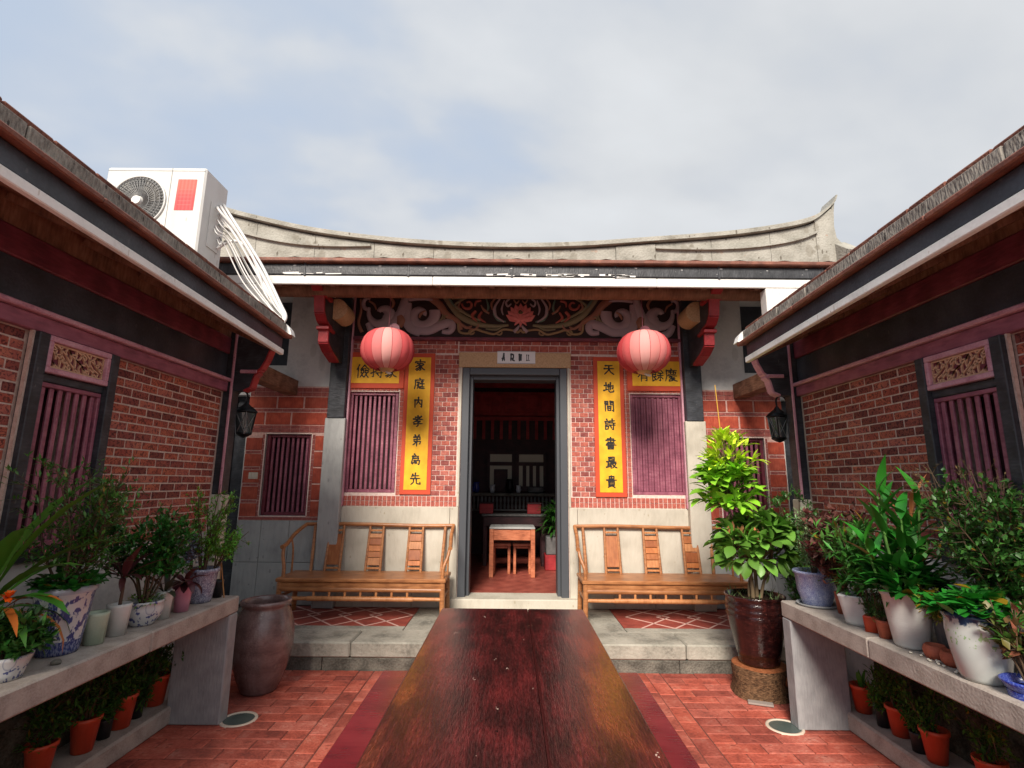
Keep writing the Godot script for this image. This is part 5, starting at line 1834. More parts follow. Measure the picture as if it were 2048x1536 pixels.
		gl.lathe([Vector2(0.058, 0.01), Vector2(0.082, 0.18)], Vector3.ZERO, 6)
		part("glass", gl.done(), M.lamp_glass, o)
		for k in 6:
			var a := TAU * k / 6.0
			var d := Vector3(cos(a), 0, sin(a))
			var rb := MB.new()
			rb.tube([d * 0.062 + Vector3(0, 0.0, 0), d * 0.088 + Vector3(0, 0.185, 0)], 0.006, 0.006, 5)
			part("rib", rb.done(), M.pewter if k % 2 else M.black_iron, o)
			var a2 := TAU * (k + 1) / 6.0
			var d2 := Vector3(cos(a2), 0, sin(a2))
			var xb := MB.new()
			xb.tube([d * 0.064 + Vector3(0, 0.015, 0), d2 * 0.084 + Vector3(0, 0.175, 0)], 0.004, 0.004, 5)
			xb.tube([d2 * 0.064 + Vector3(0, 0.015, 0), d * 0.084 + Vector3(0, 0.175, 0)], 0.004, 0.004, 5)
			part("cross_bar", xb.done(), M.pewter, o)
		var bs := MB.new()
		bs.lathe([Vector2(0.001, -0.03), Vector2(0.03, -0.02), Vector2(0.068, 0.0), Vector2(0.066, 0.012), Vector2(0.001, 0.013)], Vector3.ZERO, 6)
		part("base", bs.done(), M.black_iron, o)
		var hk := MB.new()
		hk.tube(catmull([Vector3(0, 0.285, 0), Vector3(0.0, 0.34, 0.0), Vector3(s * 0.02, 0.37, 0.02), Vector3(s * 0.045, 0.35, 0.05), Vector3(s * 0.06, 0.28, 0.08), Vector3(s * 0.06, 0.24, 0.105)], 5), 0.008, 0.01, 7)
		hk.box(Vector3(s * 0.06, 0.20, 0.100), Vector3(0.07, 0.16, 0.012), 0.004)
		part("arm", hk.done(), M.black_iron, o)


func on_the_roof() -> void:
	# condenser on the left wing's roof
	var o := thing("air_conditioner", "white outdoor air conditioner unit standing on the left wing's roof", "air conditioner", Vector3(-2.95, 3.08, -4.05))
	var bd := MB.new()
	bd.span(-0.41, 0.41, 0.17, 0.94, -0.19, 0.15, 0.014)
	var body := part("body", bd.done(), M.ac_white, o)
	var seam := MB.new()
	seam.span(0.128, 0.132, 0.18, 0.93, 0.15, 0.1515)
	seam.span(-0.40, 0.40, 0.905, 0.908, 0.15, 0.1515)
	part("seam", seam.done(), M.cable_grey, body)
	var fc := Vector3(-0.115, 0.63, 0.152)
	var dsk := MB.new()
	dsk.tube([fc, fc + Vector3(0, 0, 0.004)], 0.215, 0.215, 40)
	part("fan_opening", dsk.done(), M.ac_grey, body)
	var grl := MB.new()
	for k in 44:
		var a := TAU * k / 44.0
		var d := Vector3(cos(a), sin(a), 0)
		var d2 := Vector3(cos(a + 0.35), sin(a + 0.35), 0)
		grl.tube([fc + d * 0.05 + Vector3(0, 0, 0.014), fc + d2 * 0.13 + Vector3(0, 0, 0.022), fc + d2.lerp(Vector3(cos(a + 0.5), sin(a + 0.5), 0), 0.6) * 0.212 + Vector3(0, 0, 0.010)], 0.0032, 0.0032, 4)
	for rr in [0.1, 0.15, 0.19]:
		var ring: Array = []
		for k in 41:
			ring.append(fc + Vector3(cos(TAU * k / 40.0) * rr, sin(TAU * k / 40.0) * rr, 0.02))
		grl.tube(ring, 0.0028, 0.0028, 4)
	part("fan_guard", grl.done(), M.pewter, body)
	var bl := MB.new()
	for k in 3:
		var a := TAU * k / 3.0
		for j in 4:
			var a0 := a + j * 0.32
			bl.tri(fc + Vector3(0, 0, 0.008), fc + Vector3(cos(a0) * 0.195, sin(a0) * 0.195, 0.007), fc + Vector3(cos(a0 + 0.32) * 0.195, sin(a0 + 0.32) * 0.195, 0.011))
	part("fan_blade", bl.done(), M.cable_grey, body)
	var hb := MB.new()
	hb.tube([fc + Vector3(0, 0, 0.004), fc + Vector3(0, 0, 0.03)], 0.045, 0.035, 18)
	part("hub", hb.done(), M.ac_hub, body)
	var rim: Array = []
	for k in 49:
		rim.append(fc + Vector3(cos(TAU * k / 48.0) * 0.22, sin(TAU * k / 48.0) * 0.22, 0.004))
	var rm := MB.new()
	rm.tube(rim, 0.009, 0.009, 6)
	part("rim", rm.done(), M.ac_white, body)
	var lbi := Image.create(64, 112, false, Image.FORMAT_RGB8)
	var r := RandomNumberGenerator.new()
	r.seed = 2
	for y in 112:
		for x in 64:
			var n := r.randf_range(-0.02, 0.02) + 0.03 * sin(x * 0.5)
			var c := c8(204, 96, 84).lerp(c8(196, 70, 72), clampf((y - 28) / 40.0, 0, 1))
			lbi.set_pixel(x, y, Color(c.r + n, c.g + n, c.b + n))
	for k in 5:
		lbi.fill_rect(Rect2i(8, 36 + k * 14, 46, 1), c8(214, 120, 108))
	var lm := picture("ac_label", lbi, 0.6)
	var lb := MB.new()
	lb.uvquad(Vector3(0.185, 0.555, 0.1525), Vector3(0.34, 0.555, 0.1525), Vector3(0.345, 0.83, 0.1525), Vector3(0.19, 0.83, 0.1525))
	part("label_sheet", lb.done(), lm, body)
	for x in [-0.3, 0.3]:
		part("foot", cbox(Vector3(0.07, 0.30, 0.36), 0.006), M.ac_grey, o, Vector3(x, 0.02 if x > 0 else 0.12, 0) - Vector3(0, 0.0, 0.02))
	var sp := MB.new()
	sp.span(0.411, 0.418, 0.30, 0.70, -0.13, 0.04)
	part("service_cover", sp.done(), M.ac_white, body)
	# refrigerant lines spilling from the unit over the wing's eave
	var cb := thing("cable_bundle", "bundle of white insulated pipes running from the air conditioner over the left eave", "pipes", Vector3(-2.1, 2.86, -4.15))
	for k in 11:
		var rr := RandomNumberGenerator.new()
		rr.seed = 100 + k
		var f := k / 10.0
		var g := rr.randf_range(-1.0, 1.0)
		var st := Vector3(-2.53, 3.84 - f * 0.34, -4.06 - 0.12 * rr.randf())
		var out := 0.13 * (1.0 - f)
		var pts := catmull([st, st + Vector3(0.045, -0.06, 0.02), Vector3(-2.46 + out + g * 0.012, 3.46 + 0.10 * (1.0 - f), -4.15), Vector3(-2.29 + out * 1.1 + g * 0.015, 3.14 + 0.14 * (1.0 - f), -4.19 + g * 0.02), Vector3(-2.06 + out * 0.75, 2.89 + 0.06 * (1.0 - f), -4.19 + g * 0.02), Vector3(-1.95 + out * 0.35, 2.825 - f * 0.02, -4.19), Vector3(-1.965, 2.74 - 0.02 * f, -4.20)], 6)
		var mb := MB.new()
		var rad := 0.0135 if k < 4 else 0.0062
		mb.tube(pts, rad * 0.8, rad, 8)
		wpart("cable", mb, M.cable_white if k != 6 and k != 9 else M.cable_grey, cb)
	var lp := MB.new()
	lp.tube(catmull([Vector3(-2.53, 3.42, -4.15), Vector3(-2.42, 3.50, -4.17), Vector3(-2.30, 3.46, -4.18), Vector3(-2.2, 3.30, -4.18), Vector3(-2.12, 3.08, -4.2), Vector3(-1.98, 2.80, -4.2)], 6), 0.013, 0.013, 8)
	wpart("cable", lp, M.cable_white, cb)


func bench(x0: float, x1: float, label: String, arm_out: float) -> void:
	var o := thing("wooden_bench", label, "bench", Vector3((x0 + x1) * 0.5, 0.21, -5.35), 0.0, "wooden benches on the porch")
	var w := x1 - x0
	var hw := w * 0.5
	var zf := 0.22    # front edge
	var zb := -0.22   # back posts
	part("seat", cbox(Vector3(w, 0.035, 0.46), 0.009), M.bench_wood, o, Vector3(0, 0.355, 0.0))
	part("apron", cbox(Vector3(w - 0.02, 0.05, 0.03), 0.01), M.bench_wood, o, Vector3(0, 0.31, zf - 0.02))
	var rl := MB.new()
	rl.tube([Vector3(-hw + 0.03, 0.272, zf - 0.02), Vector3(hw - 0.03, 0.272, zf - 0.02)], 0.023, 0.023, 10)
	part("front_rail", rl.done(), M.bench_wood, o)
	var sx: float = hw - 0.03
	var st := MB.new()
	st.tube([Vector3(-sx, 0.19, zf - 0.02), Vector3(-hw * 0.62, 0.19, zf - 0.02)], 0.017, 0.018, 10)
	st.tube([Vector3(-hw * 0.62, 0.19, zf - 0.018), Vector3(hw * 0.62, 0.19, zf - 0.018)], 0.022, 0.022, 10)
	st.tube([Vector3(hw * 0.62, 0.19, zf - 0.02), Vector3(sx, 0.19, zf - 0.02)], 0.018, 0.017, 10)
	part("stretcher", st.done(), M.slat_wood, o)
	for k in 7:
		var x := lerpf(-hw * 0.55, hw * 0.55, k / 6.0)
		var sm := MB.new()
		sm.tube([Vector3(x, 0.275, zf - 0.02), Vector3(x, 0.19, zf - 0.02)], 0.013, 0.011, 8)
		part("spindle", sm.done(), M.slat_wood, o)
	for x in [-1.0, 1.0]:
		for z in [zf - 0.025, zb + 0.03]:
			var lg := MB.new()
			lg.tube([Vector3(x * (hw - 0.035), 0.34, z), Vector3(x * (hw - 0.025), 0.0, z + (0.015 if z > 0 else -0.015))], 0.026, 0.024, 10)
			part("leg", lg.done(), M.bench_wood, o)
		var ss := MB.new()
		ss.tube([Vector3(x * (hw - 0.03), 0.2, zb + 0.03), Vector3(x * (hw - 0.03), 0.2, zf - 0.02)], 0.016, 0.016, 8)
		part("side_stretcher", ss.done(), M.bench_wood, o)
	# back: leaning posts, rail and three slatted splats
	var lean := func(y: float) -> float: return zb + 0.02 - 0.10 * clampf((y - 0.36) / 0.46, 0.0, 1.0)
	var tr := MB.new()
	var rail: Array = []
	for k in 13:
		var x := lerpf(-hw + 0.06, hw + 0.005, k / 12.0) if arm_out < 0 else lerpf(-hw - 0.005, hw - 0.06, k / 12.0)
		rail.append(Vector3(x, 0.822 + 0.006 * sin(k * 0.5), lean.call(0.82)))
	tr.tube(rail, 0.019, 0.019, 10)
	part("top_rail", tr.done(), M.bench_wood, o)
	for c in [-0.52, 0.0, 0.52]:
		var cx: float = c * hw
		for s in [-1.0, 1.0]:
			var po := MB.new()
			po.tube([Vector3(cx + s * 0.075, 0.36, lean.call(0.36)), Vector3(cx + s * 0.07, 0.82, lean.call(0.82))], 0.015, 0.013, 8)
			part("back_post", po.done(), M.bench_wood, o)
		var ys := [0.425, 0.50, 0.56, 0.62, 0.69, 0.735] if c == 0.0 else ([0.425, 0.475, 0.58, 0.66, 0.735] if c > 0.0 else [0.425, 0.735])
		for i in ys.size() - 1:
			var ym: float = (ys[i] + ys[i + 1]) * 0.5
			var b := Basis(Vector3.RIGHT, -0.21)
			part("slat", cbox(Vector3(0.126, ys[i + 1] - ys[i] - 0.003, 0.014), 0.003), M["slat_wood_%d" % ((i + int(c * 4 + 8)) % 4)], o, Vector3(cx, ym, lean.call(ym)), b)
		for y in [0.40, 0.765]:
			part("cross_piece", cbox(Vector3(0.13, 0.02, 0.016), 0.003), M.slat_wood, o, Vector3(cx, y, lean.call(y)))
	for s in [-1.0, 1.0]:
		var ep := MB.new()
		var ex: float = s * (hw - (0.17 if s == arm_out else 0.10))
		ep.tube([Vector3(ex, 0.36, lean.call(0.36)), Vector3(ex + s * 0.02, 0.82, lean.call(0.82))], 0.017, 0.016, 8)
		part("back_post", ep.done(), M.bench_wood, o)
		# arm: falls forward from the rail and curls outwards
		var arm := MB.new()
		var tx: float = s * (hw - 0.06) if s == arm_out else s * (hw + 0.005)
		arm.tube(catmull([Vector3(tx, 0.825, lean.call(0.82)), Vector3(s * (hw + 0.0), 0.74, zb + 0.06), Vector3(s * (hw + 0.012), 0.655, zb + 0.22), Vector3(s * (hw + 0.02), 0.635, zb + 0.31)], 5), 0.018, 0.021, 9)
		part("arm", arm.done(), M.bench_wood, o)
		var ap := MB.new()
		ap.tube(catmull([Vector3(s * (hw + 0.012), 0.64, zb + 0.28), Vector3(s * (hw - 0.0), 0.56, zb + 0.32), Vector3(s * (hw - 0.035), 0.46, zb + 0.36), Vector3(s * (hw - 0.04), 0.365, zb + 0.37)], 5), 0.016, 0.017, 9)
		part("arm_post", ap.done(), M.bench_wood, o)
		var a2 := MB.new()
		a2.tube(catmull([Vector3(s * (hw + 0.004), 0.70, zb + 0.13), Vector3(s * (hw - 0.015), 0.58, zb + 0.12), Vector3(s * (hw - 0.02), 0.365, zb + 0.13)], 5), 0.009, 0.010, 8)
		part("arm_post", a2.done(), M.bench_wood, o)


func furniture() -> void:
	bench(-2.20, -0.605, "wooden slat-backed bench left of the doorway, behind the big clay jar", -1.0)
	bench(0.675, 2.24, "wooden slat-backed bench right of the doorway, behind the potted tree", 1.0)
	# long table
	var o := thing("long_table", "long dark red-brown lacquered table with amber worn edges", "table", Vector3(0.015, 0, -1.95))
	var xs := [-0.402, 0.105, 0.432]
	for i in 2:
		var m := MB.new()
		var x0: float = xs[i] - o.position.x
		var x1: float = xs[i + 1] - o.position.x - (0.0016 if i == 0 else 0.0)
		var b := 0.007
		var y := 0.75
		var z0 := -1.31
		var z1 := 1.35
		var u0 := 0.0 if i == 0 else 0.612
		var u1 := 0.61 if i == 0 else 1.0
		m.uvquad(Vector3(x0 + b, y, z1 - b), Vector3(x1 - b * (0.2 if i == 0 else 1.0), y, z1 - b), Vector3(x1 - b * (0.2 if i == 0 else 1.0), y, z0 + b), Vector3(x0 + b, y, z0 + b), u0, u1, 0.0, 1.0)
		# rounded rim, worn pale
		for e in [[Vector3(x0 + b, y, z0 + b), Vector3(x0 + b, y, z1 - b), Vector3(x0, y - b, z1), Vector3(x0, y - b, z0)], [Vector3(x1 - b, y, z1 - b), Vector3(x1 - b, y, z0 + b), Vector3(x1, y - b, z0), Vector3(x1, y - b, z1)], [Vector3(x1 - b, y, z0 + b), Vector3(x0 + b, y, z0 + b), Vector3(x0, y - b, z0), Vector3(x1, y - b, z0)], [Vector3(x0 + b, y, z1 - b), Vector3(x1 - b, y, z1 - b), Vector3(x1, y - b, z1), Vector3(x0, y - b, z1)]]:
			if i == 0 and e[0].x > x1 - 0.02 and e[1].x > x1 - 0.02:
				continue
			if i == 1 and e[0].x < x0 + 0.02 and e[1].x < x0 + 0.02:
				continue
			m.uvquad(e[3], e[2], e[1], e[0], u0 + 0.02, u0 + 0.03, 0.0, 1.0)
		m.st.set_uv(Vector2(0.5, 0.5))
		m.span(x0, x1, y - 0.055, y - b, z0, z1)
		part("plank", m.done(), M.table_top, o)
	var ap := MB.new()
	ap.span(-0.36, 0.36, 0.60, 0.694, -1.24, -1.215, 0.004)
	ap.span(-0.36, -0.335, 0.60, 0.694, -1.215, 1.25, 0.004)
	ap.span(0.335, 0.36, 0.60, 0.694, -1.215, 1.25, 0.004)
	part("apron", ap.done(), M.red_bench, o)
	for x in [-0.34, 0.34]:
		for z in [-1.2, 1.22]:
			part("leg", cbox(Vector3(0.075, 0.69, 0.075), 0.008), M.red_bench, o, Vector3(x, 0.346, z))
	for q in [[-0.565, "dark red lacquered bench along the left side of the long table"], [0.575, "dark red lacquered bench along the right side of the long table"]]:
		var b := thing("red_bench", q[1], "bench", Vector3(q[0], 0, -1.95), 0.0, "red benches beside the long table")
		part("seat", cbox(Vector3(0.275, 0.04, 2.37), 0.006), M.red_bench, b, Vector3(0, 0.43, 0))
		for x in [-0.1, 0.1]:
			part("rail", cbox(Vector3(0.025, 0.06, 2.05), 0.004), M.red_bench, b, Vector3(x, 0.379, 0))
			for z in [-1.05, 1.05]:
				part("leg", cbox(Vector3(0.05, 0.41, 0.05), 0.005), M.red_bench, b, Vector3(x, 0.205, z))
	# glazed clay jar by the left shelf
	var j := thing("clay_jar", "large brown clay water jar with a dark open mouth beside the left shelf", "jar", Vector3(-1.80, 0, -4.08))
	var jm := MB.new()
	jm.lathe([Vector2(0.001, 0.0), Vector2(0.118, 0.0), Vector2(0.128, 0.018), Vector2(0.158, 0.09), Vector2(0.190, 0.19), Vector2(0.207, 0.29), Vector2(0.210, 0.38), Vector2(0.200, 0.46), Vector2(0.180, 0.525), Vector2(0.163, 0.56), Vector2(0.160, 0.575), Vector2(0.172, 0.585), Vector2(0.178, 0.60), Vector2(0.174, 0.615), Vector2(0.160, 0.618), Vector2(0.147, 0.605), Vector2(0.148, 0.57), Vector2(0.18, 0.44), Vector2(0.18, 0.2), Vector2(0.12, 0.05), Vector2(0.001, 0.04)], Vector3.ZERO, 44, 0.004, 1.0)
	part("body", jm.done(), M.jar_clay, j)
	# flush ground lights
	for q in [[-1.70, -3.61, "round glass ground light set in the paving beside the left shelf"], [1.715, -3.57, "round glass ground light set in the paving beside the right shelf"]]:
		var gl := thing("ground_light", q[2], "ground light", Vector3(q[0], 0, q[1]), 0.0, "ground lights in the paving")
		var rm := MB.new()
		rm.lathe([Vector2(0.092, -0.01), Vector2(0.092, 0.006), Vector2(0.108, 0.007), Vector2(0.112, -0.006)], Vector3.ZERO, 36)
		part("ring", rm.done(), M.ring_stone, gl)
		var gm := MB.new()
		gm.lathe([Vector2(0.092, 0.0025), Vector2(0.05, 0.005), Vector2(0.001, 0.006)], Vector3.ZERO, 32)
		part("glass", gm.done(), M.floor_glass, gl)
	# tree stump under the glazed pot, and a slate wedge beside it
	var sp := thing("tree_stump", "short rough tree stump carrying the brown glazed pot", "stump", Vector3(1.83, 0, -4.12))
	var sm := MB.new()
	sm.lathe([Vector2(0.215, 0.0), Vector2(0.20, 0.04), Vector2(0.192, 0.10), Vector2(0.197, 0.16), Vector2(0.19, 0.19)], Vector3.ZERO, 30, 0.035, 0.7)
	part("bark", sm.done(), M.stump_bark, sp)
	var tm := MB.new()
	tm.lathe([Vector2(0.19, 0.19), Vector2(0.17, 0.197), Vector2(0.001, 0.197)], Vector3.ZERO, 30, 0.035, 0.7)
	part("cut_face", tm.done(), M.stump_top, sp)
	var bu := MB.new()
	bu.lathe([Vector2(0.001, -0.05), Vector2(0.04, -0.03), Vector2(0.05, 0.0), Vector2(0.04, 0.03), Vector2(0.001, 0.05)], Vector3(0.135, 0.12, 0.10), 10, 0.15, 2.0)
	part("burl", bu.done(), M.stump_top, sp)
	var sl := thing("slate_wedge", "thin grey slate wedge lying at the foot of the tree stump", "stone", Vector3(1.72, 0.004, -3.90))
	part("slab", cbox(Vector3(0.16, 0.012, 0.06), 0.004), M.slate, sl, Vector3(0, 0.006, 0), Basis(Vector3.UP, -0.35))


func shelves() -> void:
	for s in [-1.0, 1.0]:
		var o := thing("plant_shelf", "grey concrete plant shelf along the %s wing, crowded with pots" % ["left" if s < 0 else "right"], "shelf", Vector3(s * 2.03, 0, -2.2), 0.0, "concrete plant shelves")
		var top := 0.735
		var zs := [-3.63, -2.78, -1.7, -0.7]
		for i in 3:
			part("slab", cbox(Vector3(0.50, 0.10, zs[i + 1] - zs[i] - 0.003), 0.008), M.concrete, o, Vector3(0, top - 0.05, (zs[i] + zs[i + 1]) * 0.5) - Vector3(0, 0, -2.2))
		part("end_slab", cbox(Vector3(0.335, top - 0.102, 0.10), 0.006), M.grey_concrete, o, Vector3(-s * 0.082, (top - 0.102) * 0.5, -3.575 + 2.2))
		part("end_slab", cbox(Vector3(0.335, top - 0.102, 0.10), 0.006), M.grey_concrete, o, Vector3(-s * 0.082, (top - 0.102) * 0.5, -0.8 + 2.2))
		var kb := MB.new()
		kb.span(s * 2.085, s * 2.336, 0.0, 0.108, -3.63, 0.2, 0.012)
		var k := struct("kerb", kb.done(), M.concrete)
		tag(k, "low concrete kerb along the %s wing under the plant shelf" % ["left" if s < 0 else "right"], "kerb")
		for i in 6:
			var z := -3.60 + i * 0.5
			for j in 2:
				part("footing_stone", cbox(Vector3(0.018, 0.268, 0.493), 0.006), M.moss_wall, k, Vector3(s * 2.328, 0.245 + j * 0.273, z + 0.25 + (0.0 if j else 0.01)))


func pot_shape(prof: Array, segs := 28, square := 0.0) -> ArrayMesh:
	# outline of the outside from the foot to the rim; a wall and an inside are added
	var p: Array = [Vector2(0.001, 0.0)]
	p.append_array(prof)
	var rim: Vector2 = prof[-1]
	p.append(rim + Vector2(-0.006, 0.004))
	p.append(rim + Vector2(-0.014, 0.0))
	p.append(Vector2(rim.x - 0.018, rim.y - 0.03))
	p.append(Vector2((rim.x - 0.018) * 0.9, rim.y - 0.07))
	var m := MB.new()
	m.lathe(p, Vector3.ZERO, segs, 0.0, 0.0, square)
	return m.done()


var dy := 0.0
var rk := 1.0


func pot(called: String, label: String, at: Vector3, prof: Array, mat: Material, group: String, segs := 28, square := 0.0, turn := 0.0, fit := Vector2.ZERO) -> Node3D:
	# fit: radius of the rim and height that the outline is scaled to
	dy = 0.0
	rk = 1.0
	if fit != Vector2.ZERO:
		var was: Vector2 = prof[-1]
		dy = fit.y - was.y
		rk = fit.x / was.x
		var scaled: Array = []
		for p in prof:
			scaled.append(Vector2(p.x * rk, p.y * fit.y / was.y))
		prof = scaled
	var o := thing(called, label, "potted plant", at, turn, group)
	part("pot", pot_shape(prof, segs, square), mat, o)
	var rim: Vector2 = prof[-1]
	var m := MB.new()
	m.lathe([Vector2(rim.x - 0.016, rim.y - 0.03), Vector2(rim.x * 0.5, rim.y - 0.02), Vector2(0.001, rim.y - 0.016)], Vector3.ZERO, 18, 0.0, 0.0, square)
	part("soil", m.done(), M.soil, o)
	return o


func shade(c: Color, r: RandomNumberGenerator, v := 0.3) -> Color:
	var k := 1.0 + r.randf_range(-v, v)
	if r.randf() < 0.025:
		return Color(c.g * 1.2 + 0.02, c.g * 0.85, c.b * 0.6) * k
	return Color(c.r * k * (1.0 + r.randf_range(-0.15, 0.2)), c.g * k, c.b * k)


func rand_dir(r: RandomNumberGenerator, up := 0.3) -> Vector3:
	var v := Vector3(r.randf_range(-1, 1), r.randf_range(-1, 1) + up, r.randf_range(-1, 1))
	return v.normalized() if v.length() > 0.05 else Vector3.UP


func cover(o: Node3D, y: float, rad: float, n: int, sz: float, c: Color, r: RandomNumberGenerator, height := 0.06, round_ := true) -> void:
	# low leaves over the soil, spilling over the rim
	y += dy
	rad *= rk
	var lv := MB.new()
	for i in n:
		var a := r.randf() * TAU
		var q := sqrt(r.randf()) * rad
		var p := Vector3(cos(a) * q, y + r.randf() * height * (1.2 - q / rad), sin(a) * q)
		var d := (Vector3(cos(a), 0.25, sin(a)) + rand_dir(r) * 0.7).normalized()
		lv.leaf(p, d, Vector3.UP, sz * r.randf_range(0.6, 1.3), sz * r.randf_range(0.6, 1.1) * (1.0 if round_ else 0.45), r.randf_range(-0.4, 0.9), shade(c, r), 3, 0)
	part("ground_cover", lv.done(), M.leaf, o).set_meta("kind", "stuff")


func shrub(o: Node3D, base: Vector3, hgt: float, spread: float, stems: int, twigs: int, leaves: int, ll: float, lw: float, c: Color, c2: Color, r: RandomNumberGenerator, lean := Vector3.ZERO, low := 0.35, dull := false, shape := 0) -> void:
	# stems, side twigs and small leaves along them
	var sm := MB.new()
	var lv := MB.new()
	sm.st.set_color(lin(84, 68, 52))
	base.y += dy
	hgt -= dy
	twigs = int(twigs * 2.1)
	leaves = int(leaves * 1.6)
	for i in stems:
		var a := TAU * (i + r.randf()) / stems
		var rr := spread * r.randf_range(0.25, 1.0)
		var tip := base + Vector3(cos(a) * rr, hgt * r.randf_range(0.72, 1.0), sin(a) * rr) + lean * r.randf_range(0.6, 1.2)
		var mid := base.lerp(tip, 0.5) + rand_dir(r) * spread * 0.22
		var pts := catmull([base + Vector3(cos(a), 0, sin(a)) * spread * 0.08, base.lerp(mid, 0.5) + rand_dir(r) * spread * 0.08, mid, tip], 4)
		sm.st.set_color(lin(88, 70, 52) * r.randf_range(0.7, 1.2))
		sm.tube(pts, 0.006 * (0.6 + hgt), 0.0018, 5, false)
		for k in twigs:
			var t := r.randf_range(low, 1.0)
			var p: Vector3 = pts[int(t * (pts.size() - 1))]
			var d := (Vector3(p.x - base.x, 0, p.z - base.z).normalized() * 0.6 + rand_dir(r, 0.6)).normalized()
			var l := spread * r.randf_range(0.25, 0.65)
			var e := p + d * l
			var bend := (p + e) * 0.5 + rand_dir(r) * l * 0.15
			sm.tube([p, bend, e], 0.0019, 0.0008, 3, false)
			for j in leaves:
				var u := r.randf_range(0.15, 1.05)
				var q := p.lerp(bend, u * 2.0) if u < 0.5 else bend.lerp(e, u * 2.0 - 1.0)
				var ld := (d * 0.5 + rand_dir(r, 0.35)).normalized()
				lv.leaf(q, ld, Vector3.UP + rand_dir(r) * 0.4, ll * r.randf_range(0.6, 1.25), lw * r.randf_range(0.7, 1.2), r.randf_range(-0.2, 0.7), shade(c.lerp(c2, r.randf()), r), 2, shape)
	part("stems", sm.done(), M.stem, o)
	part("foliage", lv.done(), M.dull_leaf if dull else M.leaf, o).set_meta("kind", "stuff")


func blades(o: Node3D, base: Vector3, n: int, l0: float, l1: float, w: float, tilt0: float, tilt1: float, bend: float, c: Color, r: RandomNumberGenerator, shape := 2, called := "leaf", rise := 0.0) -> void:
	# separate long leaves
	base.y += dy
	for i in n:
		var a := i * 2.4 + r.randf_range(-0.4, 0.4)
		var t := lerpf(tilt0, tilt1, float(i) / maxf(1.0, n - 1.0)) + r.randf_range(-0.12, 0.12)
		var d := Vector3(cos(a) * sin(t), cos(t), sin(a) * sin(t))
		var m := MB.new()
		m.leaf(Vector3.ZERO, d, Vector3.UP, lerpf(l1, l0, float(i) / n) * r.randf_range(0.85, 1.15), w * r.randf_range(0.8, 1.2), bend * r.randf_range(0.6, 1.4), shade(c, r, 0.22), 6, shape, 0.3)
		part(called, m.done(), M.leaf, o, base + Vector3(cos(a) * 0.008, rise * r.randf(), sin(a) * 0.008))


func pot_picture(key: String, kind: int) -> StandardMaterial3D:
	# glaze painting, u round the pot and v from rim to foot
	var w := 512
	var h := 192
	var im := Image.create(w, h, false, Image.FORMAT_RGB8)
	var n := FastNoiseLite.new()
	n.seed = 60 + kind
	n.frequency = 0.03
	n.fractal_octaves = 4
	var f := FastNoiseLite.new()
	f.seed = 80 + kind
	f.frequency = 0.12
	f.fractal_octaves = 3
	var white := c8(198, 200, 200)
	var blue := c8(52, 62, 118)
	for y in h:
		for x in w:
			var a := n.get_noise_2d(x if x < 256 else 512 - x, y * 1.2)
			var b := f.get_noise_2d(x, y)
			var v := clampf((float(y) / h - 0.19) / 0.61, 0.0, 1.0)
			var c := white
			match kind:
				0: # landscape panels between blue fretwork columns, dark band at the foot
					var u := fmod(x / 512.0 * 4.0, 1.0)
					if v > 0.84:
						c = blue.lerp(white, clampf(0.5 + b * 2.4 + 0.5 * sin(x * 0.35), 0, 1) * 0.5)
					elif v < 0.1:
						c = c8(170, 176, 186)
					elif u < 0.2:
						c = blue.lerp(white, clampf(b * 2.6 + 0.25 * sin(y * 0.4) * sin(x * 0.4), 0, 0.7))
					else:
						c = white.lerp(blue, smoothstep(0.12, 0.3, a - absf(u - 0.6) * 0.6 - absf(v - 0.5) * 0.3 + 0.22 + b * 0.25) * 0.9)
				1: # bowl with loose swirls
					c = white.lerp(blue, smoothstep(0.16, 0.3, a + b * 0.12) * 0.8)
					var e := Vector2(fmod(x / 512.0 * 5.0, 1.0) - 0.5, v - 0.4).length()
					if e < 0.2:
						c = white.lerp(c8(150, 156, 170), smoothstep(0.14, 0.2, e))
				2: # speckled blue grey
					c = c8(120, 130, 168).lerp(c8(184, 190, 206), clampf(0.4 + b * 1.5 + a * 0.6, 0, 1))
					c = c.lerp(c8(74, 82, 132), smoothstep(0.15, 0.4, b) * 0.8)
				3: # white with a dark blue rim that runs down
					c = c8(188, 194, 190)
					var run := 0.12 + 0.14 * (a + 0.4) + 0.06 * b
					c = c.lerp(c8(38, 56, 84), 1.0 - smoothstep(run - 0.08, run, v))
					if smoothstep(0.30, 0.36, a + b * 0.3) > 0.5 and v > 0.2 and v < 0.5:
						c = c.lerp(c8(120, 160, 96), 0.7)
				4: # grey blue with pale flecks
					c = c8(104, 104, 128).lerp(c8(150, 150, 168), clampf(0.5 + a, 0, 1))
					c = c.lerp(c8(196, 198, 206), smoothstep(0.12, 0.3, b) * 0.7)
				5: # deep blue dish
					c = c8(46, 62, 150).lerp(c8(120, 136, 200), smoothstep(0.1, 0.4, b) * 0.8)
			im.set_pixel(x, y, c)
	var m := picture(key, im, 0.22, 0.55)
	return m


func pots() -> void:
	var r := RandomNumberGenerator.new()
	r.seed = 2024
	pot_picture("glaze_landscape", 0)
	pot_picture("glaze_bowl", 1)
	pot_picture("glaze_speckle", 2)
	pot_picture("glaze_drip", 3)
	pot_picture("glaze_fleck", 4)
	pot_picture("glaze_blue", 5)
	tree_pot(r)
	left_pots(r)
	right_pots(r)
	kerb_pots(r)


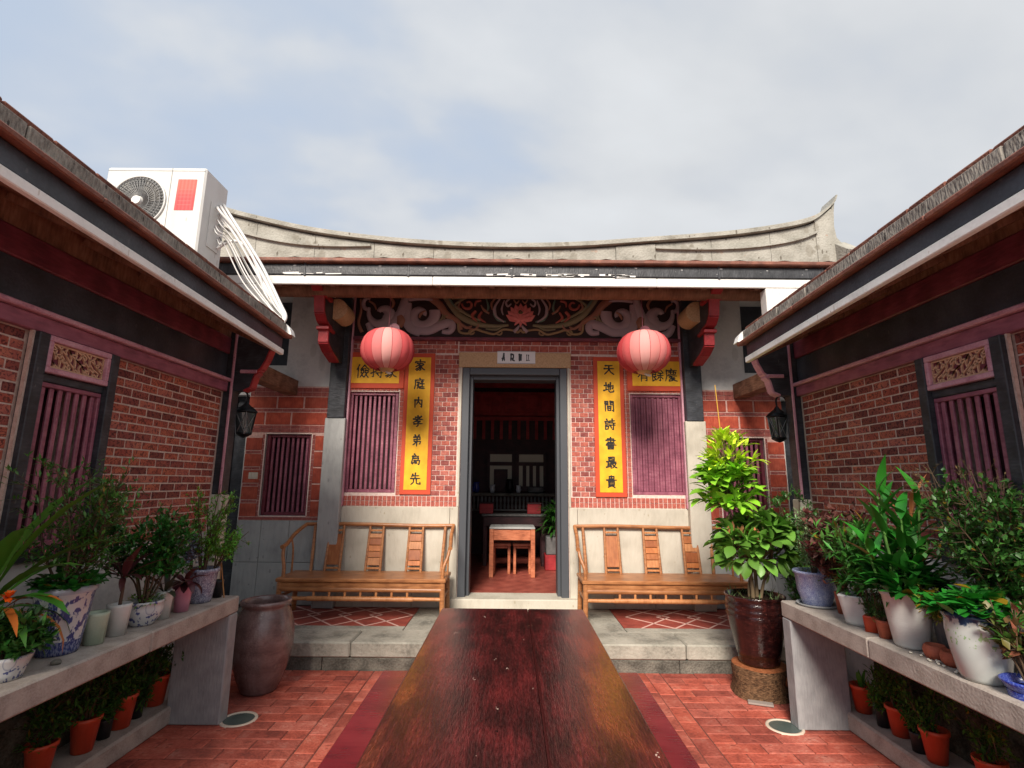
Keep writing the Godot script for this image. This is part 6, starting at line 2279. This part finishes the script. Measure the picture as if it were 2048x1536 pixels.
func tree_pot(r: RandomNumberGenerator) -> void:
	var o := thing("potted_tree", "tall broad-leaved tree in a brown glazed pot on the stump", "potted tree", Vector3(1.83, 0.197, -4.12))
	part("pot", pot_shape([Vector2(0.135, 0.0), Vector2(0.142, 0.02), Vector2(0.140, 0.06), Vector2(0.148, 0.065), Vector2(0.155, 0.10), Vector2(0.185, 0.24), Vector2(0.203, 0.32), Vector2(0.208, 0.345), Vector2(0.202, 0.355), Vector2(0.208, 0.365), Vector2(0.211, 0.385), Vector2(0.204, 0.395), Vector2(0.210, 0.405), Vector2(0.208, 0.43), Vector2(0.200, 0.45), Vector2(0.210, 0.46), Vector2(0.214, 0.475)], 40), M.brown_glaze, o)
	var so := MB.new()
	so.lathe([Vector2(0.198, 0.445), Vector2(0.1, 0.455), Vector2(0.001, 0.46)], Vector3.ZERO, 20)
	part("soil", so.done(), M.soil, o)
	var grass := MB.new()
	for i in 90:
		var a := r.randf() * TAU
		var q := r.randf_range(0.1, 0.2)
		grass.leaf(Vector3(cos(a) * q, 0.45, sin(a) * q), rand_dir(r, 1.2), Vector3.UP, r.randf_range(0.03, 0.09), 0.008, 0.6, shade(lin(92, 112, 74), r), 2, 2)
	part("weeds", grass.done(), M.dull_leaf, o).set_meta("kind", "stuff")
	var tips: Array = []
	# trunks: two clumps of crown, the upper one leaning left
	var heads := [[Vector3(-0.02, 0.44, 0.02), Vector3(-0.17, 1.15, 0.02), 0.016], [Vector3(0.02, 0.44, 0.0), Vector3(-0.06, 1.30, 0.05), 0.015], [Vector3(0.03, 0.44, 0.03), Vector3(0.15, 0.98, 0.06), 0.013], [Vector3(-0.03, 0.44, -0.02), Vector3(-0.05, 0.92, 0.12), 0.011], [Vector3(0.05, 0.44, -0.02), Vector3(0.24, 1.05, -0.06), 0.010]]
	for q in heads:
		var a: Vector3 = q[0]
		var b: Vector3 = q[1]
		var mid := a.lerp(b, 0.45) + rand_dir(r) * 0.04
		var tm := MB.new()
		tm.st.set_color(lin(116, 98, 74))
		tm.tube(catmull([a, a.lerp(mid, 0.5) + rand_dir(r) * 0.015, mid, b], 5), q[2], 0.006, 8)
		part("trunk", tm.done(), M.stem, o)
	var tw := MB.new()
	tw.st.set_color(lin(104, 90, 62))
	var variants := {}
	var count := 0
	var rest := SurfaceTool.new()
	rest.begin(Mesh.PRIMITIVE_TRIANGLES)
	var crowns := [[Vector3(-0.16, 1.23, 0.02), Vector3(0.23, 0.20, 0.22), 320, 0], [Vector3(-0.11, 1.49, 0.0), Vector3(0.17, 0.19, 0.15), 240, 1], [Vector3(0.04, 0.82, 0.03), Vector3(0.29, 0.19, 0.26), 420, 2], [Vector3(0.21, 0.91, 0.0), Vector3(0.17, 0.12, 0.17), 90, 2]]
	for q in crowns:
		var c: Vector3 = q[0]
		var e: Vector3 = q[1]
		var n: int = q[2]
		var kind: int = q[3]
		for i in n / 5:
			# a twig ends in a whorl of leaves
			var u := rand_dir(r, 0.25)
			var sc := pow(r.randf(), 0.4)
			var tip := c + Vector3(u.x * e.x, u.y * e.y, u.z * e.z) * sc
			var from := c + Vector3(u.x * e.x, u.y * e.y - 0.16, u.z * e.z) * sc * 0.3 + Vector3(0, -0.05, 0)
			tw.tube([from, from.lerp(tip, 0.6) + Vector3(0, -0.015, 0), tip], 0.0045, 0.0025, 5, false)
			var axis := (u * 0.8 + Vector3(0, 0.9 if kind != 2 else 0.45, 0.15)).normalized()
			var side := axis.cross(Vector3(0.3, 0.2, 0.9)).normalized()
			var num := 5
			for k in num:
				var a := TAU * k / num + r.randf_range(-0.3, 0.3)
				var out := side.rotated(axis, a)
				var spread := r.randf_range(0.35, 0.75) if kind == 1 else r.randf_range(0.6, 1.25)
				var d := (axis + out * spread).normalized()
				var v := r.randi_range(0, 3) + kind * 4
				var tone := r.randi_range(0, 2)
				var key := v * 3 + tone
				if not variants.has(key):
					var lm := MB.new()
					var l: float = [0.135, 0.115, 0.14][kind] * (0.8 + 0.12 * (v % 4))
					var wd: float = [0.056, 0.030, 0.072][kind] * (0.85 + 0.1 * (v % 4))
					var base: Color = [lin(129, 183, 51), lin(197, 224, 64), lin(104, 152, 62)][kind]
					lm.leaf(Vector3.ZERO, Vector3.UP, Vector3.BACK, l, wd, 0.25 + 0.2 * (v % 4), base * [0.72, 1.0, 1.3][tone], 5, 2 if kind == 2 else 0, 0.3)
					variants[key] = lm.done()
				var z := (out * 0.8 - axis * 0.5).cross(d)
				var bx := d.cross(Vector3.UP if absf(d.y) < 0.9 else Vector3.RIGHT).normalized()
				var bz := bx.cross(d).normalized()
				if bz.y < 0.0:
					bz = -bz
					bx = -bx
				var at := Transform3D(Basis(bx, d, bz).rotated(d, r.randf_range(-0.5, 0.5)), tip + rand_dir(r) * 0.012)
				var front: bool = at.origin.z > -0.05 and count < 300 and (k + i) % 2 == 0
				if front:
					count += 1
					part("leaf", variants[key], M.leaf, o, at.origin, at.basis)
				else:
					rest.append_from(variants[key], 0, at)
	part("twigs", tw.done(), M.stem, o)
	part("inner_leaves", rest.commit(), M.leaf, o).set_meta("kind", "stuff")
	for i in 7:
		var dm := MB.new()
		dm.leaf(Vector3.ZERO, Vector3(r.randf_range(-0.3, 0.3), -1, r.randf_range(-0.2, 0.3)), Vector3.BACK, 0.11, 0.035, 0.8, shade(lin(168, 112, 76), r), 4, 0, 0.6)
		part("dry_leaf", dm.done(), M.dull_leaf, o, Vector3(-0.21 + i * 0.035, 0.985 + r.randf_range(-0.02, 0.03), 0.16 + r.randf_range(-0.05, 0.04)))
	var cd := MB.new()
	cd.tube([Vector3(-0.10, 1.52, -0.1), Vector3(-0.12, 1.75, -0.14), Vector3(-0.13, 2.1, -0.16)], 0.004, 0.004, 5)
	part("tie_cord", cd.done(), M.yellow_cord, o)


func left_pots(r: RandomNumberGenerator) -> void:
	var g := "pots on the left concrete shelf"
	var Y := 0.737
	# strap-leaved plant at the picture's left border
	var o := pot("potted_plant", "strap-leaved plant with orange-tipped old leaves at the near end of the left shelf", Vector3(-2.10, Y, -2.19), [Vector2(0.09, 0.0), Vector2(0.115, 0.18), Vector2(0.12, 0.2)], M.black_plastic, g)
	blades(o, Vector3(0.0, 0.20, 0), 20, 0.36, 0.68, 0.055, 0.15, 1.0, 1.3, lin(63, 114, 36), r, 2)
	blades(o, Vector3(0.03, 0.2, -0.04), 7, 0.30, 0.42, 0.028, 0.8, 1.3, 1.7, lin(176, 104, 44), r, 2, "old_leaf")
	# dish with jade-like leaves, at the border
	o = pot("potted_plant", "glossy dark-leaved plant in a shallow blue and white dish nearest the left border", Vector3(-1.915, Y, -2.135), [Vector2(0.11, 0.0), Vector2(0.12, 0.02), Vector2(0.15, 0.065), Vector2(0.156, 0.075)], M.glaze_bowl, g, 30, 0.0, 0.0, Vector2(0.085, 0.082))
	shrub(o, Vector3(0, 0.06, 0), 0.17, 0.12, 10, 5, 7, 0.045, 0.022, lin(44, 84, 36), lin(63, 110, 44), r, Vector3(0, 0, 0), 0.2)
	# marigold behind
	o = pot("potted_plant", "small marigold with two orange flowers at the left border", Vector3(-2.00, Y, -2.235), [Vector2(0.05, 0.0), Vector2(0.065, 0.1), Vector2(0.068, 0.11)], M.black_plastic, g)
	shrub(o, Vector3(0, 0.1, 0), 0.16, 0.06, 4, 3, 5, 0.03, 0.012, lin(55, 99, 40), lin(63, 101, 44), r)
	for q in [Vector3(0.06, 0.29, 0.10), Vector3(0.085, 0.135, 0.115)]:
		var fl := MB.new()
		for k in 26:
			fl.leaf(q, rand_dir(r, 0.4), Vector3.UP, 0.03, 0.018, 0.3, shade(lin(236, 100, 26), r, 0.15), 2, 0)
		part("flower", fl.done(), M.leaf, o)
	# tall blue and white pot with the twiggy shrub
	o = pot("potted_plant", "twiggy shrub in the tall blue and white landscape-painted pot", Vector3(-1.975, Y, -2.445), [Vector2(0.108, 0.0), Vector2(0.112, 0.02), Vector2(0.135, 0.16), Vector2(0.152, 0.285), Vector2(0.164, 0.295), Vector2(0.164, 0.318)], M.glaze_landscape, g, 40, 0.0, 0.5, Vector2(0.116, 0.275))
	shrub(o, Vector3(0, 0.3, 0), 0.52, 0.24, 13, 11, 6, 0.032, 0.011, lin(48, 98, 34), lin(76, 124, 50), r, Vector3(0.02, 0, 0), 0.3)
	var bl := MB.new()
	for k in 70:
		var q := Vector3(r.randf_range(-0.22, 0.12), 0.46 + r.randf_range(-0.03, 0.04), r.randf_range(-0.1, 0.22))
		for j in 3:
			bl.leaf(q, rand_dir(r, 0.4), Vector3.UP, 0.012, 0.009, 0.3, shade(lin(176, 84, 104), r), 1, 0)
	part("blossoms", bl.done(), M.dull_leaf, o).set_meta("kind", "stuff")
	cover(o, 0.315, 0.17, 190, 0.042, lin(46, 112, 40), r, 0.08)
	# pale green glazed pot, bare
	o = thing("flower_pot", "plain pale green glazed pot beside the landscape-painted pot", "pot", Vector3(-1.916, Y, -2.575), 0.0, g)
	part("pot", pot_shape([Vector2(0.040, 0.0), Vector2(0.047, 0.12), Vector2(0.049, 0.133)], 26), M.pale_green_glaze, o)
	# white pot with a dark cordyline
	o = pot("potted_plant", "dark red cordyline in a tapered white pot", Vector3(-1.916, Y, -2.713), [Vector2(0.052, 0.0), Vector2(0.068, 0.15), Vector2(0.071, 0.165)], M.white_glaze, g, 30, 0.0, 0.0, Vector2(0.054, 0.141))
	var cs := MB.new()
	cs.st.set_color(lin(92, 70, 58))
	cs.tube([Vector3(0, 0.15 + dy, 0), Vector3(0.005, 0.24 + dy, 0), Vector3(0, 0.30 + dy, 0)], 0.008, 0.006, 6)
	part("stem", cs.done(), M.stem, o)
	blades(o, Vector3(0, 0.29, 0), 12, 0.13, 0.20, 0.034, 0.15, 1.5, 0.8, lin(78, 40, 42), r, 0)
	# bowl with the rounded shrub
	o = pot("potted_plant", "rounded dense shrub in a low blue and white bowl", Vector3(-1.925, Y, -2.905), [Vector2(0.082, 0.0), Vector2(0.09, 0.012), Vector2(0.128, 0.06), Vector2(0.138, 0.11), Vector2(0.128, 0.135), Vector2(0.140, 0.145), Vector2(0.142, 0.155)], M.glaze_bowl, g, 36, 0.0, 0.0, Vector2(0.094, 0.116))
	shrub(o, Vector3(0, 0.14, 0), 0.40, 0.20, 10, 13, 8, 0.034, 0.017, lin(34, 92, 34), lin(55, 116, 42), r, Vector3(0.0, 0, 0), 0.5)
	shrub(o, Vector3(0.02, 0.3, -0.06), 0.32, 0.05, 3, 6, 5, 0.024, 0.012, lin(63, 113, 45), lin(75, 118, 51), r)
	cover(o, 0.145, 0.13, 110, 0.026, lin(99, 154, 58), r, 0.07, false)
	# pale pot behind the bowl
	o = pot("potted_plant", "dark bronze-leaved plant in a plain white pot between bowl and pink pot", Vector3(-1.9, Y, -3.025), [Vector2(0.05, 0.0), Vector2(0.062, 0.15), Vector2(0.065, 0.165)], M.white_glaze, g, 30, 0.0, 0.0, Vector2(0.047, 0.141))
	blades(o, Vector3(0, 0.16, 0), 9, 0.12, 0.17, 0.03, 0.1, 1.2, 0.7, lin(58, 58, 44), r, 0)
	# pink pot
	o = pot("potted_plant", "dark maroon-leaved plant in a small pink pot", Vector3(-1.895, Y, -3.189), [Vector2(0.046, 0.0), Vector2(0.058, 0.14), Vector2(0.061, 0.152)], M.pink_glaze, g, 30, 0.0, 0.0, Vector2(0.049, 0.147))
	blades(o, Vector3(0, 0.16, 0), 14, 0.10, 0.15, 0.045, 0.4, 1.7, 1.2, lin(74, 34, 40), r, 0)
	# grey blue pot with the light green upright shrub
	o = pot("potted_plant", "upright light green shrub in a flecked grey-blue pot near the shelf's far end", Vector3(-1.93, Y, -3.424), [Vector2(0.085, 0.0), Vector2(0.092, 0.02), Vector2(0.108, 0.10), Vector2(0.118, 0.165), Vector2(0.13, 0.175), Vector2(0.13, 0.19)], M.glaze_fleck, g, 32, 0.0, 0.0, Vector2(0.098, 0.197))
	shrub(o, Vector3(0, 0.17, 0), 0.56, 0.15, 9, 12, 8, 0.022, 0.010, lin(84, 144, 46), lin(109, 163, 58), r, Vector3(0.02, 0, -0.02), 0.25)
	shrub(o, Vector3(0.04, 0.18, -0.08), 0.26, 0.13, 5, 8, 7, 0.024, 0.013, lin(96, 165, 55), lin(108, 169, 64), r, Vector3(0.1, 0, -0.06), 0.35)
	shrub(o, Vector3(-0.03, 0.18, 0.06), 0.24, 0.10, 5, 8, 6, 0.018, 0.014, lin(107, 116, 125), lin(132, 136, 160), r, Vector3(-0.04, 0, 0.05), 0.4, true)
	# dark nursery pot with a cane tripod at the end
	o = pot("potted_plant", "small black nursery pot with a straw-coloured cane tripod at the shelf's end", Vector3(-1.894, Y, -3.56), [Vector2(0.036, 0.0), Vector2(0.044, 0.08), Vector2(0.046, 0.088)], M.black_plastic, g, 30, 0.0, 0.0, Vector2(0.034, 0.103))
	var cane := MB.new()
	for k in 3:
		var a := TAU * k / 3.0 + 0.4
		cane.tube([Vector3(cos(a) * 0.06, 0.0, sin(a) * 0.045), Vector3(0, 0.24, 0)], 0.004, 0.003, 5)
	part("cane", cane.done(), M.straw, o)
	# loose brown pebble on the shelf
	var pb := thing("pebble", "small dark pebble lying on the left shelf by the landscape-painted pot", "pebble", Vector3(-1.85, Y, -2.30))
	var pm := MB.new()
	pm.lathe([Vector2(0.001, 0.0), Vector2(0.016, 0.0), Vector2(0.02, 0.008), Vector2(0.013, 0.016), Vector2(0.001, 0.018)], Vector3.ZERO, 9, 0.12, 1.0)
	part("stone", pm.done(), M.dark_stone, pb)


func right_pots(r: RandomNumberGenerator) -> void:
	var g := "pots on the right concrete shelf"
	var Y := 0.737
	# speckled blue pot with the silvery herb
	var o := pot("potted_plant", "silvery grey-green herb in the speckled blue-grey pot at the shelf's far end", Vector3(1.935, Y, -3.473), [Vector2(0.082, 0.0), Vector2(0.092, 0.015), Vector2(0.118, 0.09), Vector2(0.126, 0.19), Vector2(0.138, 0.20), Vector2(0.14, 0.212)], M.glaze_speckle, g, 34, 0.0, 0.0, Vector2(0.127, 0.207))
	var sa := MB.new()
	sa.lathe([Vector2(0.001, 0.0), Vector2(0.11, 0.0), Vector2(0.12, 0.014), Vector2(0.112, 0.014), Vector2(0.1, 0.006)], Vector3.ZERO, 28)
	part("saucer", sa.done(), M.grey_concrete, o, Vector3(0, 0.001, 0))
	shrub(o, Vector3(0, 0.2, 0), 0.40, 0.13, 16, 7, 7, 0.026, 0.006, lin(112, 144, 94), lin(135, 167, 121), r, Vector3.ZERO, 0.15, true)
	# trailing shrub in the dark gap beyond the shelf
	o = pot("potted_plant", "loose tall dark green shrub standing on the ground beyond the right shelf's end", Vector3(2.13, 0.0, -3.98), [Vector2(0.12, 0.0), Vector2(0.15, 0.28), Vector2(0.155, 0.3)], M.black_plastic, "")
	o.remove_meta("group")
	shrub(o, Vector3(0, 0.3, 0), 1.22, 0.17, 8, 16, 8, 0.036, 0.016, lin(57, 103, 43), lin(86, 131, 64), r, Vector3(-0.06, 0, 0), 0.25)
	# terracotta pot with the red-brown plant
	o = pot("potted_plant", "red-brown leaved plant in a small terracotta pot behind the speckled pot", Vector3(1.975, Y, -3.265), [Vector2(0.05, 0.0), Vector2(0.066, 0.11), Vector2(0.07, 0.125)], M.terracotta, g, 30, 0.0, 0.0, Vector2(0.045, 0.118))
	shrub(o, Vector3(0, 0.12, 0), 0.47, 0.19, 9, 9, 6, 0.042, 0.030, lin(96, 53, 53), lin(112, 78, 70), r, Vector3(-0.02, 0, 0), 0.4, true)
	shrub(o, Vector3(0, 0.12, 0), 0.25, 0.14, 6, 6, 5, 0.03, 0.014, lin(168, 100, 78), lin(75, 97, 47), r, Vector3.ZERO, 0.3, true)
	# white square pot
	o = pot("potted_plant", "leafy plant in a faceted white square pot", Vector3(1.925, Y, -3.02), [Vector2(0.088, 0.0), Vector2(0.096, 0.02), Vector2(0.125, 0.16), Vector2(0.128, 0.17)], M.white_glaze, g, 32, 0.85, 0.75, Vector2(0.094, 0.153))
	shrub(o, Vector3(0, 0.16, 0), 0.42, 0.18, 8, 8, 6, 0.07, 0.018, lin(60, 122, 45), lin(82, 139, 58), r, Vector3(0, 0, 0), 0.25, false, 0)
	cover(o, 0.17, 0.13, 120, 0.03, lin(64, 118, 47), r, 0.12, false)
	# two small red pots in front of it
	o = pot("potted_plant", "feathery seedling in a small square red plastic pot", Vector3(1.881, Y, -2.886), [Vector2(0.040, 0.0), Vector2(0.047, 0.075), Vector2(0.049, 0.08)], M.orange_plastic, g, 24, 0.9, 0.8, Vector2(0.033, 0.075))
	shrub(o, Vector3(0, 0.075, 0), 0.15, 0.06, 10, 6, 6, 0.018, 0.004, lin(60, 101, 46), lin(75, 114, 58), r, Vector3.ZERO, 0.15, true)
	o = pot("potted_plant", "feathery seedling in a small round terracotta pot beside the red square one", Vector3(1.872, Y, -2.775), [Vector2(0.036, 0.0), Vector2(0.05, 0.082), Vector2(0.052, 0.09)], M.terracotta, g, 30, 0.0, 0.0, Vector2(0.038, 0.08))
	shrub(o, Vector3(0, 0.085, 0), 0.15, 0.07, 9, 6, 6, 0.018, 0.004, lin(65, 109, 51), lin(81, 116, 60), r, Vector3.ZERO, 0.15, true)
	# big white pot with the lush long-leaved plant
	o = pot("potted_plant", "lush long-leaved plant in the large plain white pot", Vector3(1.9, Y, -2.635), [Vector2(0.102, 0.0), Vector2(0.112, 0.012), Vector2(0.135, 0.14), Vector2(0.158, 0.275), Vector2(0.170, 0.285), Vector2(0.172, 0.305)], M.white_glaze, g, 40, 0.0, 0.0, Vector2(0.112, 0.248))
	for k in 10:
		var a := TAU * k / 10.0 + 0.3
		var top := Vector3(cos(a) * (0.06 + 0.05 * (k % 3)), 0.58 + 0.13 * sin(k * 2.1), sin(a) * 0.09)
		var cs := MB.new()
		cs.st.set_color(lin(75, 118, 47))
		cs.tube([Vector3(cos(a) * 0.04, 0.28 + dy, sin(a) * 0.04), top * Vector3(0.8, 0.7, 0.8), top], 0.008, 0.005, 6)
		part("stem", cs.done(), M.stem, o)
		for j in 10:
			var t := 0.1 + 0.9 * j / 9.0
			var p := Vector3(cos(a) * 0.04, 0.28 + dy, sin(a) * 0.04).lerp(top, t)
			var b := a + j * 2.5 + r.randf_range(-0.3, 0.3)
			var el := lerpf(1.25, 0.35, t) + r.randf_range(-0.15, 0.2)
			var m := MB.new()
			m.leaf(Vector3.ZERO, Vector3(cos(b) * sin(el), cos(el), sin(b) * sin(el)), Vector3.UP, r.randf_range(0.15, 0.25), r.randf_range(0.034, 0.052), r.randf_range(0.3, 1.1), shade(lin(46, 118, 36), r, 0.25), 6, 1, 0.3)
			part("leaf", m.done(), M.leaf, o, p)
	cover(o, 0.29, 0.19, 260, 0.11, lin(39, 106, 36), r, 0.26, false)
	blades(o, Vector3(0.05, 0.6, 0.02), 4, 0.2, 0.3, 0.02, 0.2, 0.6, 0.9, lin(170, 110, 70), r, 2, "dry_leaf")
	# grey pot behind, with small yellow-green flowers
	o = pot("potted_plant", "orange and yellow flowered plant in a dull grey pot behind the round clay pots", Vector3(2.0, Y, -2.52), [Vector2(0.075, 0.0), Vector2(0.09, 0.2), Vector2(0.094, 0.225)], M.grey_plaster_pot, g, 30, 0.0, 0.0, Vector2(0.066, 0.16))
	shrub(o, Vector3(-0.05, 0.21, 0.02), 0.12, 0.08, 8, 6, 5, 0.026, 0.010, lin(118, 155, 63), lin(170, 140, 70), r, Vector3(-0.05, -0.05, 0), 0.2)
	# two round terracotta pots lying empty
	for q in [[-2.47, "round terracotta pot lying before the white pot, farther of two"], [-2.375, "round terracotta pot lying before the drip-glazed pot, nearer of two"]]:
		var e := thing("flower_pot", q[1], "pot", Vector3(1.878, Y, q[0]), 0.3, "round terracotta pots on the right shelf")
		var pm := MB.new()
		pm.lathe([Vector2(0.001, 0.0), Vector2(0.036, 0.0), Vector2(0.044, 0.014), Vector2(0.047, 0.034), Vector2(0.040, 0.052), Vector2(0.036, 0.056), Vector2(0.033, 0.05), Vector2(0.001, 0.046)], Vector3.ZERO, 24)
		part("pot", pm.done(), M.terracotta, e)
	# large drip-glazed pot with round leaves and the twiggy hedge plant
	o = pot("potted_plant", "round-leaved nasturtium spilling from the large white pot with dripping blue rim", Vector3(1.865, Y, -2.215), [Vector2(0.105, 0.0), Vector2(0.11, 0.012), Vector2(0.118, 0.02), Vector2(0.145, 0.14), Vector2(0.156, 0.22), Vector2(0.152, 0.27), Vector2(0.163, 0.285), Vector2(0.163, 0.30)], M.glaze_drip, g, 40, 0.0, 0.0, Vector2(0.112, 0.246))
	cover(o, 0.30, 0.20, 150, 0.062, lin(41, 122, 40), r, 0.09)
	o = pot("potted_plant", "wide dark twiggy hedge plant behind the large drip-glazed pot", Vector3(2.08, Y, -2.28), [Vector2(0.08, 0.0), Vector2(0.1, 0.2), Vector2(0.105, 0.22)], M.black_plastic, g, 30, 0.0, 0.0, Vector2(0.09, 0.2))
	shrub(o, Vector3(0, 0.2, 0), 0.56, 0.29, 18, 16, 9, 0.03, 0.017, lin(40, 84, 33), lin(64, 110, 46), r, Vector3(-0.04, 0, 0.02), 0.3)
	shrub(o, Vector3(0, 0.3, -0.1), 0.58, 0.20, 14, 6, 4, 0.016, 0.006, lin(103, 94, 64), lin(120, 104, 72), r, Vector3(-0.02, 0, -0.05), 0.4, true)
	# blue dish
	o = pot("potted_plant", "thin reddish stems with sparse leaves in the cobalt blue dish at the right border", Vector3(1.875, Y, -2.04), [Vector2(0.08, 0.0), Vector2(0.09, 0.012), Vector2(0.125, 0.05), Vector2(0.132, 0.06)], M.glaze_blue, g, 32, 0.0, 0.0, Vector2(0.085, 0.054))
	shrub(o, Vector3(0, 0.05, 0), 0.30, 0.09, 8, 4, 3, 0.05, 0.026, lin(60, 118, 48), lin(120, 70, 54), r, Vector3.ZERO, 0.4)
	# pale pebbles
	var pb := thing("pebble", "pale pebbles scattered on the right shelf by the round terracotta pots", "pebbles", Vector3(1.83, Y, -2.42))
	pb.set_meta("kind", "stuff")
	var pm2 := MB.new()
	for i in 14:
		pm2.lathe([Vector2(0.001, 0.0), Vector2(0.007, 0.001), Vector2(0.006, 0.006), Vector2(0.001, 0.008)], Vector3(r.randf_range(-0.02, 0.03), 0, r.randf_range(-0.12, 0.14)), 7, 0.15, i)
	part("stones", pm2.done(), M.tag_white, pb)


func kerb_pots(r: RandomNumberGenerator) -> void:
	var y := 0.11
	var spots := [
		[-2.205, -3.546, 0, "orange plastic pot under the left shelf, farthest, by its end slab"], [-2.191, -3.361, 1, "black nursery pot under the left shelf, right after the farthest orange pot"],
		[-2.194, -3.239, 0, "orange plastic pot under the left shelf, second from its end slab"], [-2.19, -3.112, 1, "black nursery pot under the left shelf between second and third orange pots"],
		[-2.188, -2.971, 0, "orange plastic pot under the left shelf, third from its end slab"], [-2.194, -2.718, 0, "orange plastic pot under the left shelf, nearest the camera"],
		[2.19, -3.526, 0, "orange plastic pot with small cactus-like shoots under the right shelf, farthest"], [2.177, -3.332, 1, "black nursery pot under the right shelf after the farthest orange pot"],
		[2.194, -3.218, 0, "orange plastic pot under the right shelf, second from its end slab"], [2.16, -3.04, 1, "black nursery pot under the right shelf between second and third orange pots"],
		[2.172, -2.938, 0, "orange plastic pot under the right shelf, third from its end slab"], [2.198, -2.651, 0, "orange plastic pot under the right shelf, nearest the camera"]]
	for i in spots.size():
		var q: Array = spots[i]
		var orange: bool = q[2] == 0
		var k := r.randf_range(0.9, 1.08)
		var prof: Array = [Vector2(0.046 * k, 0.0), Vector2(0.064 * k, 0.14 * k), Vector2(0.071 * k, 0.143 * k), Vector2(0.072 * k, 0.16 * k)] if orange else [Vector2(0.032, 0.0), Vector2(0.038, 0.085), Vector2(0.040, 0.093)]
		var o := pot("potted_plant", q[3], Vector3(q[0], y, q[1]), prof, M.orange_plastic if orange else M.black_plastic, "pots on the kerb under the %s shelf" % ["left" if q[0] < 0 else "right"], 26)
		var top: float = prof[-1].y
		if q[0] < 0:
			shrub(o, Vector3(0, top - 0.03, 0), 0.34 if orange else 0.22, 0.17 if orange else 0.1, 8, 8, 6, 0.034, 0.012, lin(45, 77, 32), lin(70, 106, 40), r, Vector3.ZERO, 0.2, true)
			if orange:
				cover(o, top - 0.01, 0.07, 40, 0.04, lin(70, 114, 40), r, 0.07, false)
		elif i == 6:
			blades(o, Vector3(0, top - 0.02, 0), 5, 0.07, 0.12, 0.026, 0.1, 0.5, 0.2, lin(82, 137, 51), r, 0)
		else:
			shrub(o, Vector3(0, top - 0.03, 0), 0.24 if orange else 0.17, 0.13 if orange else 0.08, 6, 6, 5, 0.034, 0.012, lin(52, 86, 36), lin(93, 125, 44), r, Vector3.ZERO, 0.25, true)
